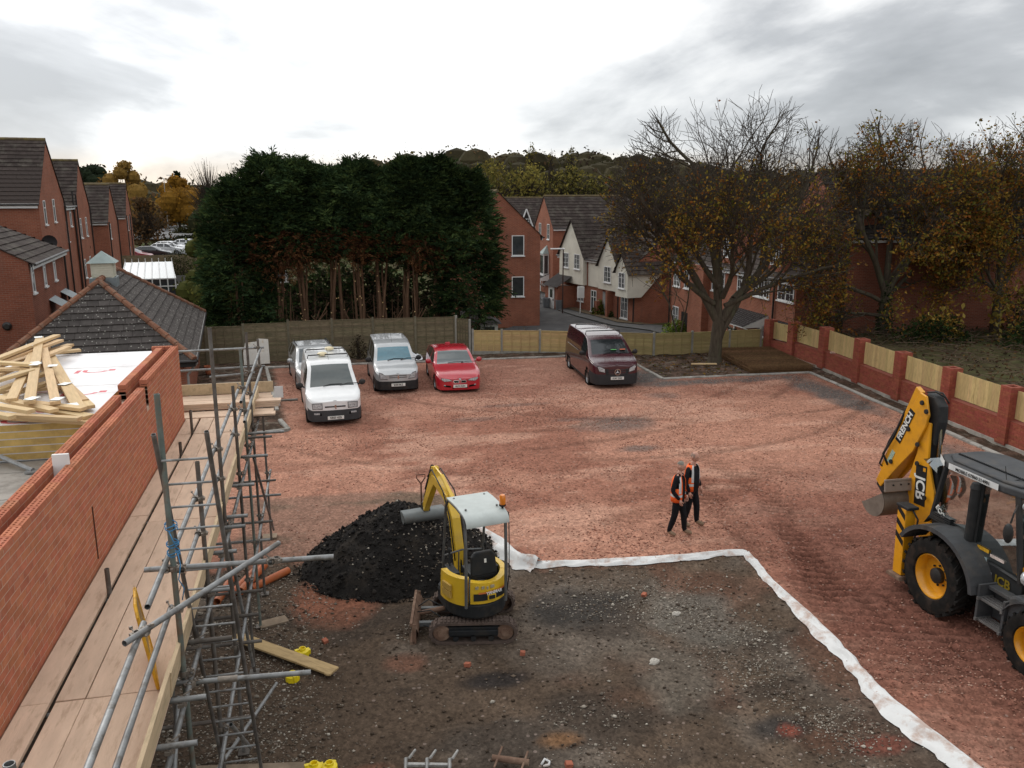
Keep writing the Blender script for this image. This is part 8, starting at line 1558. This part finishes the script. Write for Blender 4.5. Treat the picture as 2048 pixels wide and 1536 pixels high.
def conifer(label, x, y, top, R, base, seed, stems=3, skirt=False, brown=(), n=3300):
    rs = np.random.RandomState(seed); z0 = float(terr(x, y)); t = thing('conifer', label, 'conifer', (x, y, z0), 0, 'row of dark conifers behind the old fence'); H = top-z0
    A, B, ra, rb = [], [], [], []; cuts = MB()
    for s_ in range(stems):
        p = np.array([rs.uniform(-.35, .35), rs.uniform(-.4, .2), -.2]); d = np.array([rs.uniform(-.10, .10), rs.uniform(-.03, .03), 1.]); r = rs.uniform(.07, .125)
        for k in range(7):
            d[:2] *= .8; d[:2] += rs.normal(size=2)*.035; q = p+d/np.linalg.norm(d)*(H*.78/7); A.append(p); B.append(q); ra.append(r*(1-.1*k)); rb.append(r*(1-.1*(k+1)))
            if .3 < p[2] < base+.4:
                for c in range(rs.randint(1, 3)):
                    a = rs.uniform(-2.8, -.3); e = p+(q-p)*rs.rand(); u = np.array([math.cos(a), math.sin(a), rs.uniform(.1, .5)]); l = r*1.0+rs.uniform(.03, .10); A.append(e); B.append(e+u*l); ra.append(.03); rb.append(.028)
                    if rs.rand() < .55: f = e+u*l; cuts.tube(f, f+u*.012, .034, n=7)
            p = q
    for k in range(rs.randint(5, 9)):                  # thin upright shoots
        p = np.array([rs.uniform(-.8, .8), rs.uniform(-.6, .1), rs.uniform(-.2, .4)]); q = p+np.array([rs.uniform(-.2, .2), 0, rs.uniform(2.0, 3.6)]); A.append(p); B.append(q); ra.append(rs.uniform(.018, .04)); rb.append(.012)
    for k in range(3): p = np.array([rs.uniform(-.4, .4), -.1, rs.uniform(.6, 1.2)]); q = p+np.array([rs.choice([-1, 1])*rs.uniform(.5, 1.0), -.4, rs.uniform(.8, 1.8)]); A.append(p); B.append(q); ra.append(.04); rb.append(.025)
    segmesh('trunk', A, B, ra, rb, CBARK, t, 7)
    if cuts.f: cuts.build('cut_ends', CUT, t)
    # dead inner twigs below the crown
    k = 380; p = np.stack([rs.uniform(-1.1, 1.1, k), rs.uniform(-.2, 1.3, k), rs.uniform(.3, base+1.2, k)], -1); q = p+np.stack([rs.normal(size=k)*.3, rs.normal(size=k)*.25, rs.uniform(-.2, .5, k)], -1); segmesh('dead_twigs', p, q, np.full(k, .008), np.full(k, .004), DTW, t, 3, 'stuff')
    u = rs.rand(n); zz = base+(H-base)*u**1.05; prof = np.interp((zz-base)/(H-base), [0, .12, .4, .7, .88, 1.], [.85, 1.15, 1.2, 1.05, .72, .22]) if not skirt else np.interp(zz/H, [0, .15, .4, .7, .88, 1.], [1., 1.1, 1.15, 1.05, .75, .25])
    a = rs.rand(n)*2*PI; rr = R*prof*np.sqrt(rs.uniform(.22, 1., n))*(.55+.9*vnoise(a*1.6+seed, zz, .75, seed, 3)); zz = zz+.8*(vnoise(a*1.3+seed*2, zz*0+seed, .8, seed+9, 2)-.5)*(zz < base+1.5); P = np.stack([rr*np.cos(a)*.92, rr*np.sin(a)*.92, zz+rs.normal(size=n)*.12], -1)
    D = np.stack([np.cos(a), np.sin(a), rs.uniform(-.1, .7, n)+.9*((zz-base)/(H-base))**3], -1)+rs.normal(size=(n, 3))*.25
    cl = pick(GRN, n, .25)*(.7+.9*sst(.35, .65, vnoise(P[:, 0]+x, P[:, 2], 1.2, seed+3, 3)))[:, None]
    low = (zz < base+1.2) & (rs.rand(n) < .5) & (~np.full(n, skirt)); cl[low] = pick(BRN, low.sum())*.55
    sprays(P, D, rs.uniform(.40, .74, n), cl, 'crown', t)
    for (bx_, bz, br, bn) in brown:
        P = np.stack([bx_+rs.normal(size=bn)*br*.5, -R*.85+rs.normal(size=bn)*.25, bz+rs.normal(size=bn)*br*.6], -1); D = rs.normal(size=(bn, 3))*.6+np.array([0, -.5, -.5]); sprays(P, D, rs.uniform(.25, .45, bn), pick(BRN, bn), 'brown_foliage', t)
    k = 16; A = np.stack([rs.uniform(-R*.9, R*.9, k), rs.uniform(-R*.6, R*.6, k), H-.7-rs.rand(k)*.7], -1); A = np.repeat(A, 12, 0); v = np.tile(np.linspace(0, 1, 12), k)*np.repeat(rs.uniform(.7, 1.7, k), 12); A[:, 2] += v
    sprays(A, np.stack([rs.normal(size=k*12), rs.normal(size=k*12), np.full(k*12, 1.2)], -1), np.full(k*12, .26)*(1.25-.85*np.tile(np.linspace(0, 1, 12), k)), pick(GRN, k*12)*1.5, 'leading_shoots', t, nb=5)
    return t
CL = ['leftmost conifer of the dark row, bushy down to the ground', 'second conifer from the left, with the tallest pointed shoots', 'third conifer from the left, with a hanging brown dead branch', 'fourth conifer from the left above bare multi-stemmed trunks', 'middle conifer of the row above pale cut stumps', 'conifer right of the middle, with a brown dead tuft in front', 'third conifer from the right above bare straight trunks', 'second conifer from the right, above the silver van', 'rightmost conifer of the dark row, spreading to the ground beside the brick house']
for i, (x, top, R, base, sk, br) in enumerate([(-3.8, 7.9, 1.6, .5, True, ()), (-2.3, 9.0, 1.5, 4.6, False, ((.35, 5.0, 1.0, 150),)), (-.9, 8.8, 1.4, 4.9, False, ((-.2, 5.1, .9, 140),)), (.5, 8.5, 1.35, 5.1, False, ()), (1.8, 8.8, 1.35, 5.1, False, ((0., 5.6, .7, 150),)), (3.1, 8.4, 1.35, 5.0, False, ()), (4.4, 8.9, 1.4, 4.9, False, ((.1, 5.3, .6, 90),)), (5.8, 9.0, 1.5, 4.4, False, ()), (7.3, 8.4, 1.65, 1.9, True, ())]):
    conifer(CL[i], x, 42.3+.25*(i % 2), top, R, base, 100+i, 4 if i not in (0, 8) else 2, sk, br)
def bush(name, label, x, y, z, rx, ry, rz_, pal, n, size, seed=0, cat='bush', group=None, stems=True, hang=None):
    t = thing(name, label, cat, (x, y, z), 0, group); rs = np.random.RandomState(seed); d = rs.normal(size=(n, 3)); d /= np.linalg.norm(d, axis=1, keepdims=True); d[:, 2] = np.abs(d[:, 2])*1.0-.12
    f = .72+.5*vnoise(np.arctan2(d[:, 1], d[:, 0])*2+seed*3.1, d[:, 2]*3, .8, seed+7, 3); r = (rs.uniform(.25, 1., n)**.5)*f; P = d*np.array([rx, ry, rz_])*r[:, None]; P[:, 2] = np.maximum(P[:, 2], 0)+.05
    c = pick(pal, n, .25)*(.65+.8*sst(.38, .62, vnoise(P[:, 0]+x, P[:, 2]+P[:, 1], .55*max(rx, .5), seed+1, 3)))[:, None]; leafquads('foliage', P, size, c, FOL, t)
    if stems:
        k = 24; q = P[rs.randint(0, n, k)]; segmesh('stems', np.c_[rs.normal(size=(k, 2))*.08*rx, np.zeros(k)], q, np.full(k, .02*max(1, rz_*.6)), np.full(k, .006*max(1, rz_*.6)), TWIG, t, 4, 'stuff')
    return t
LAUR = [(.028, .048, .017), (.04, .066, .022), (.020, .034, .014)]; LIME = [(.16, .22, .03), (.11, .17, .03), (.20, .23, .05)]; MIXG = [(.05, .065, .022), (.035, .05, .018), (.08, .08, .03)]
bush('laurel_bush', 'broad dark green laurel bush behind the first wall panels', 25.6, 38.4, -.4, 3.2, 2.2, 4.3, LAUR, 6500, .22, 1)
bush('laurel_bush', 'dark evergreen bush behind the middle of the red wall', 30.2, 37.3, 0, 3.4, 2.4, 4.6, LAUR, 6500, .22, 2)
bush('laurel_bush', 'dark tangled bush at the right edge behind the red wall', 34.9, 36.0, .2, 3.8, 2.6, 5.0, LAUR+[(.03, .03, .02)], 5200, .22, 3)
bush('bramble', 'dark tangled bramble bank behind the sixth wall panel', 31.5, 29.8, .7, 3.2, 1.6, 2.0, LAUR+[(.06, .05, .02)], 3800, .16, 34)
bush('bramble', 'dark bramble clump close behind the fourth wall panel', 26.4, 31.8, .6, 2.3, 1.5, 1.9, LAUR+[(.06, .05, .02)], 2200, .15, 4)
bush('leafy_sapling', 'low sapling with yellow autumn leaves behind the wall, in front of the dark bushes', 27.2, 32.2, .7, 1.6, 1.2, 2.6, [(.24, .15, .03), (.20, .11, .025), (.26, .19, .05)], 420, .24, 5, 'sapling')
bush('leafy_sapling', 'second yellow-leaved sapling nearer the right edge behind the wall', 31.2, 32.0, .8, 1.9, 1.2, 3.6, [(.22, .15, .03), (.17, .10, .025), (.26, .21, .06)], 520, .24, 6, 'sapling')
bush('leafy_sapling', 'pale green sapling at the right edge above the heap of cut branches', 31.5, 27.0, .9, 1.3, 1.2, 1.5, [(.20, .20, .06), (.14, .16, .05)], 360, .17, 7, 'sapling')
bush('ivy', 'dark ivy climbing the stem of the tree behind the red wall', 26.0, 34.5, .2, .5, .5, 3.4, LAUR, 1500, .13, 8, 'ivy', None, False)
bush('shrub', 'yellow-green rounded shrub by the cream house doorway', 20.15, 58.8, -1.5, .75, .8, 1.5, [(.14, .15, .02), (.09, .11, .02), (.05, .08, .02)], 1500, .14, 9)
bush('shrub', 'small dark spiky shrub beside the yellow-green one', 20.4, 57.3, -1.5, .45, .45, .7, LAUR+MIXG, 500, .16, 10)
bush('shrub', 'bright lime green shrub behind the greenish fence near the sapling', 21.8, 48.9, -1.6, 1.1, .9, 1.35, LIME, 1700, .13, 11)
bush('shrub', 'leafless brown shrub behind the new fence below the brick gable house', 11.2, 46.5, -1.3, 1.7, 1.0, 1.7, [(.13, .095, .06), (.17, .13, .08)], 260, .07, 12)
bush('shrub', 'dark shrub with withered heads against the old fence by the silver van', 1.5, 38.7, 0, .55, .3, 1.3, [(.035, .025, .018), (.05, .04, .02)], 420, .09, 13)
for i, (x, y, rx, rz_, pal, lab) in enumerate([(-5.9, 44.6, 1.1, 3.2, MIXG, 'green garden shrub just left of the dark conifers'), (-7.6, 45.5, 1.2, 2.4, [(.13, .035, .03), (.09, .03, .025), (.06, .05, .02)], 'red-leaved shrub behind the garage roof'), (-6.5, 47.0, 1.1, 2.4, LIME+MIXG, 'lime and green shrub behind the garage roof'), (-10.6, 61, 1.6, 3.0, MIXG, 'loose green shrub in front of the white conservatory'), (-9.2, 54, 1.3, 1.7, [(.10, .05, .03), (.06, .055, .025)], 'brownish shrub between garage roof and brick garden wall'), (-12.8, 84, 2., 3.0, MIXG, 'greenish shrub before the far car park'), (-7.5, 83, 3.2, 2.6, [(.07, .08, .03), (.05, .06, .025)], 'pale green climber over the fence by the far car park')]):
    bush('shrub', lab, x, y, float(terr(x, y)), rx, rx*.8, rz_, pal, 1500, .17, 40+i)
def leafy(name, label, x, y, top, R, pal, n, size, seed, cat='tree', shape='round', bare=.0, group=None, low=.15):
    z0 = float(terr(x, y)); H = top-z0; t = thing(name, label, cat, (x, y, z0), 0, group); rs = np.random.RandomState(seed)
    nc = 26; cz = rs.uniform(low, .95, nc); pr = {'round': lambda v: math.sin(PI*min(.99, .12+.86*v)), 'cone': lambda v: 1.02-v, 'poplar': lambda v: .55+.5*math.sin(PI*min(.98, v))}[shape]
    C = np.array([[R*pr(v)*rs.uniform(.1, .8)*math.cos(a), R*pr(v)*rs.uniform(.1, .8)*math.sin(a), H*v] for v, a in zip(cz, rs.rand(nc)*2*PI)]); rc = R*np.array([.42*pr(v)+.12 for v in cz])
    k = rs.randint(0, nc, n); d = rs.normal(size=(n, 3)); d /= np.linalg.norm(d, axis=1, keepdims=True); P = C[k]+d*(rc[k]*rs.uniform(.3, 1., n)**.6)[:, None]*np.array([1, 1, 1.0 if shape == 'round' else 1.4]); P[:, 2] = np.maximum(P[:, 2], .3)
    c = pick(pal, n, .2)*(rs.uniform(.65, 1.3, nc)[k])[:, None]; leafquads('crown', P, size, c, FOL, t)
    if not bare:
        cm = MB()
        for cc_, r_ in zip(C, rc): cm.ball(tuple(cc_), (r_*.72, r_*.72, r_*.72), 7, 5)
        tag(cm.build('inner_foliage', mat('inner_%d' % seed, tuple(np.mean(pal, 0)*.7), 1., var=.4, scale=2.), t, recalc=False), kind='stuff')  # added balls, coloured darker than the leaves, block sky through the crown
    kk = 60 if not bare else int(60+bare*700); A = np.zeros((kk, 3)); A[:, 2] = H*rs.uniform(.15, .5, kk); d = rs.normal(size=(kk, 3)); d[:, 2] = np.abs(d[:, 2])+.8; d /= np.linalg.norm(d, axis=1, keepdims=True); B = A+d*(H*rs.uniform(.2, .55, kk))[:, None]*np.array([R/H*1.9, R/H*1.9, 1]); B[:, 2] = np.minimum(B[:, 2], H*1.03)
    segmesh('branches', A, B, np.full(kk, .05*size*3), np.full(kk, .015*size*3), TWIG, t, 4, 'stuff'); segmesh('trunk', [(0, 0, -.3)], [(0, 0, H*.6)], [.022*H+.05], [.012*H], TWIG, t, 7)
    return t
GOLD = [(.26, .15, .035), (.22, .12, .03), (.28, .18, .05)]; YEL_ = [(.22, .19, .05), (.19, .16, .045), (.24, .19, .05), (.15, .14, .045)]; ORG = [(.27, .14, .02), (.22, .11, .02)]; BRW = [(.095, .062, .035), (.12, .075, .04), (.07, .05, .03)]; OLV = [(.055, .055, .022), (.075, .07, .028), (.045, .042, .02)]; DGN = [(.018, .028, .014), (.025, .035, .018)]
for a in [('pine_tree', 'dark pine rising behind the left terrace roofs', -39.5, 168, 13.6, 4.2, DGN, 700, .8, 201, 'tree', 'round'), ('autumn_tree', 'golden birch beside the dark pine above the left roofs', -31.2, 155, 12.6, 4.6, GOLD, 1500, .5, 202, 'tree', 'round'), ('autumn_tree', 'brown half bare trees between pine and golden birch', -36, 160, 10, 4., BRW, 700, .5, 203, 'tree', 'round', .5),
          ('autumn_tree', 'bright orange-yellow tree by the far street lamps', -28.0, 186, 10.6, 5.2, ORG, 1300, .7, 204, 'tree', 'round'), ('pine_tree', 'small dark conifer above the orange tree', -35.7, 240, 13.2, 4.0, DGN, 500, 1., 205, 'tree', 'cone'), ('bare_tree', 'pale bare willow left of the dark conifers', -16.4, 141, 12.8, 4.6, [(.20, .15, .08)], 160, .3, 206, 'tree', 'round', .9), ('bare_tree', 'second pale bare willow touching the dark conifers', -12.0, 140, 12.4, 4.2, [(.20, .15, .08)], 140, .3, 207, 'tree', 'round', .9),
          ('autumn_tree', 'brown leafy tree at the end of the left terrace', -24, 128, 6.6, 4.2, BRW+[(.15, .075, .03)], 1400, .5, 208, 'tree', 'round', .3), ('broadleaf_tree', 'olive green tree mass behind the far car park', -13, 152, 8.8, 6.5, OLV, 1500, .6, 209, 'tree', 'round'), ('broadleaf_tree', 'dark tree mass right of the far lamps', -19, 165, 7.6, 6.0, OLV+DGN, 1500, .6, 210, 'tree', 'round'), ('broadleaf_tree', 'dim olive tree directly left of the conifers, farther back', -9.0, 100, 8.2, 5.0, OLV, 1800, .42, 211, 'tree', 'round'),
          ('broadleaf_tree', 'yellow-green small tree leaning out left of the conifers', -6.4, 52, 5.8, 1.9, [(.10, .11, .03), (.13, .12, .03), (.06, .08, .025)], 1700, .22, 212, 'tree', 'round'), ('broadleaf_tree', 'dark green tree behind the left end of the conifers', -4.8, 56, 7.6, 2.6, OLV+MIXG, 1800, .28, 213, 'tree', 'round'),
          ('autumn_tree', 'big yellow tree above the far terrace roof, beside the conifers', 30.2, 150, 12.4, 8.0, YEL_, 2400, .65, 214, 'tree', 'round', .3), ('autumn_tree', 'middle yellow tree above the far terrace roof', 37.2, 150, 12.2, 7.5, YEL_, 2200, .65, 215, 'tree', 'round', .3), ('autumn_tree', 'right yellow tree above the long brown roof', 45.0, 152, 11.8, 7.2, YEL_+OLV, 2000, .65, 216, 'tree', 'round', .3), ('autumn_tree', 'round olive-yellow tree at the right end of the yellow group', 51.5, 150, 11.4, 6.6, OLV+YEL_, 1900, .65, 217, 'tree', 'round', .2),
          ('poplar_tree', 'tall thin poplar poking above the yellow trees, nearest the conifers', 44.5, 178, 18.2, 1.5, YEL_, 420, .5, 218, 'tree', 'poplar', .3), ('poplar_tree', 'faint middle poplar on the skyline', 49.6, 180, 17.2, 1.2, BRW+YEL_, 260, .5, 219, 'tree', 'poplar', .3), ('poplar_tree', 'right hand thin poplar on the skyline', 54.0, 180, 17.8, 1.5, YEL_, 420, .5, 220, 'tree', 'poplar', .3),
          ('broadleaf_tree', 'brown tree behind the right end of the estate roofs', 38.0, 76, 8.6, 5.2, BRW+OLV, 2000, .42, 221, 'tree', 'round', .3), ('broadleaf_tree', 'olive tree behind the big dark roof', 50, 78, 9.2, 6, BRW+OLV, 2000, .45, 222, 'tree', 'round', .3), ('broadleaf_tree', 'brown tree at the far right beyond the big roof', 58, 66, 8.4, 5.6, BRW+OLV, 1900, .45, 223, 'tree', 'round', .3), ('broadleaf_tree', 'dim brown tree directly behind the cream house roofs', 34.5, 92, 7.2, 4.6, BRW, 1500, .42, 224, 'tree', 'round', .4)]:
    leafy(*a)
# distant woods on the hill, one mass nobody could count
n = 620; az = nrs.uniform(-.62, 1.1, n)+0; r = nrs.uniform(150, 420, n)*np.where(az < 0, .85, 1.); wxx, wyy = r*np.sin(az), r*np.cos(az); k = (az > .12) | ((r > 200) & (nrs.rand(n) < .75)); k &= ~((np.abs(az-.24) < .13) & (r < 175)); wxx, wyy = wxx[k], wyy[k]; n = len(wxx)
hz_ = terr(wxx, wyy); Rr = nrs.uniform(4.5, 8.0, n); q = 95; d = nrs.normal(size=(n, q, 3)); d /= np.linalg.norm(d, axis=2, keepdims=True); P = np.stack([wxx, wyy, hz_+Rr*.85], -1)[:, None]+d*(Rr[:, None]*nrs.uniform(.45, 1., (n, q)))[..., None]*np.array([1, 1, .85])
cc = np.array(BRW+OLV+OLV+[(.10, .075, .03), (.055, .04, .03), (.14, .11, .04)])[nrs.randint(0, 12, n)]; leafquads('hill_woods', P.reshape(-1, 3), 1.25, np.repeat(cc, q, 0), FOL, None); cm = MB()
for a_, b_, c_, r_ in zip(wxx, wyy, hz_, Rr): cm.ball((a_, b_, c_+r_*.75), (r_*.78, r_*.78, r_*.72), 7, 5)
tag(cm.build('wood_filler', mat('wood_filler', (.045, .038, .02), 1., var=.4, scale=.2, irand=.35), recalc=False), kind='stuff')  # dark balls added inside the crowns to keep sky from showing through
n = 5200; x = nrs.uniform(-60, 90, n); y = nrs.uniform(44, 150, n); k = ~((x > 8) & (x < 40) & (y < 90)) & ~((x < -8) & (y > 30) & (x > -30)) & (y > 44); x, y = x[k], y[k]; P = np.stack([np.repeat(x, 6)+nrs.normal(size=len(x)*6)*.5, np.repeat(y, 6)+nrs.normal(size=len(x)*6)*.5, np.repeat(terr(x, y), 6)+nrs.uniform(0, .9, len(x)*6)], -1)
leafquads('undergrowth', P, .5, np.repeat(pick(OLV+BRW+MIXG, len(x)), 6, 0), FOL, None)
# brush and leaf litter on the wood floor behind the wall
n = 1500; x, y = nrs.uniform(21.6, 36, n), nrs.uniform(16, 36, n); z = terr(x, y); a = nrs.rand(n)*2*PI; l = nrs.uniform(.3, 1.5, n); p = np.stack([x, y, z+nrs.uniform(0, .3, n)], -1); segmesh('cut_branches', p, p+np.stack([np.cos(a)*l, np.sin(a)*l, nrs.uniform(-.08, .3, n)], -1), np.full(n, .014), np.full(n, .005), mat('brush_twig', (.12, .085, .06), .95, var=.3, irand=.4), None, 4, 'stuff')
n = 5200; x, y = nrs.uniform(21.6, 37, n), nrs.uniform(14, 39, n); leafquads('leaf_litter', np.stack([x, y, terr(x, y)+nrs.uniform(.0, .12, n)], -1), .16, pick(BRW+[(.10, .05, .03), (.05, .035, .025), (.16, .10, .04)], n), FOL, None, .7)
# ivy and nettles under the conifers, leaves under the big tree
n = 9000; x, y = nrs.uniform(-5.5, 8.6, n), nrs.uniform(40.6, 44.8, n); h = nrs.rand(n)**1.6*1.9*sst(40.6, 43.5, y)+.1; leafquads('ivy_ground', np.stack([x, y, terr(x, y)+h], -1), .17, pick(LAUR+[(.02, .02, .012)], n), FOL, None)
n = 900; x, y = nrs.normal(17, 2.6, n), nrs.normal(33.5, 1.6, n); k = (x > 13.6) & (y > 31.3) & (x < 20.3) & (y < 36); leafquads('fallen_leaves', np.stack([x[k], y[k], yz(x[k], y[k])+.02], -1), .11, pick(OCH+BRW, k.sum()), FOL, None, .8)
for i, (x, y, h, lab) in enumerate([(-29.8, 183, 10.2, 'left far street lamp by the roundabout'), (-30.6, 200, 11.2, 'right far street lamp by the roundabout')]):
    s = thing('street_lamp', lab, 'street lamp', (x, y, 0), 0, 'far street lamps'); mb = MB(); mb.tube((0, 0, -.3), (0, 0, h), .10, .07); mb.build('post', mat('lamp_grey', (.30, .29, .27), .6), s, smooth=40); mb = MB(); mb.bx(-1.4 if i else -.2, .1, -.12, .12, h-.05, h+.12); mb.build('lamp_head', UPVC, s)
bush('hedge', 'dark leafy backing added to darken the gaps behind the bare conifer stems', 1.8, 47.2, -1.4, 6.6, 1.3, 6.0, LAUR+[(.02, .022, .012)], 12000, .34, 69, 'hedge', None, False)  # dark backing added so bright ground doesn't show between the trunks
bush('hedge', 'low clipped dark hedge behind the far parked cars', -18.5, 138, 0, 7, 2, 1.4, DGN+OLV, 1600, .4, 70, 'hedge'); bush('hedge', 'low hedge island on the far roundabout', -22.5, 172, 0, 5, 3, 1.6, OLV, 1200, .5, 71, 'hedge')
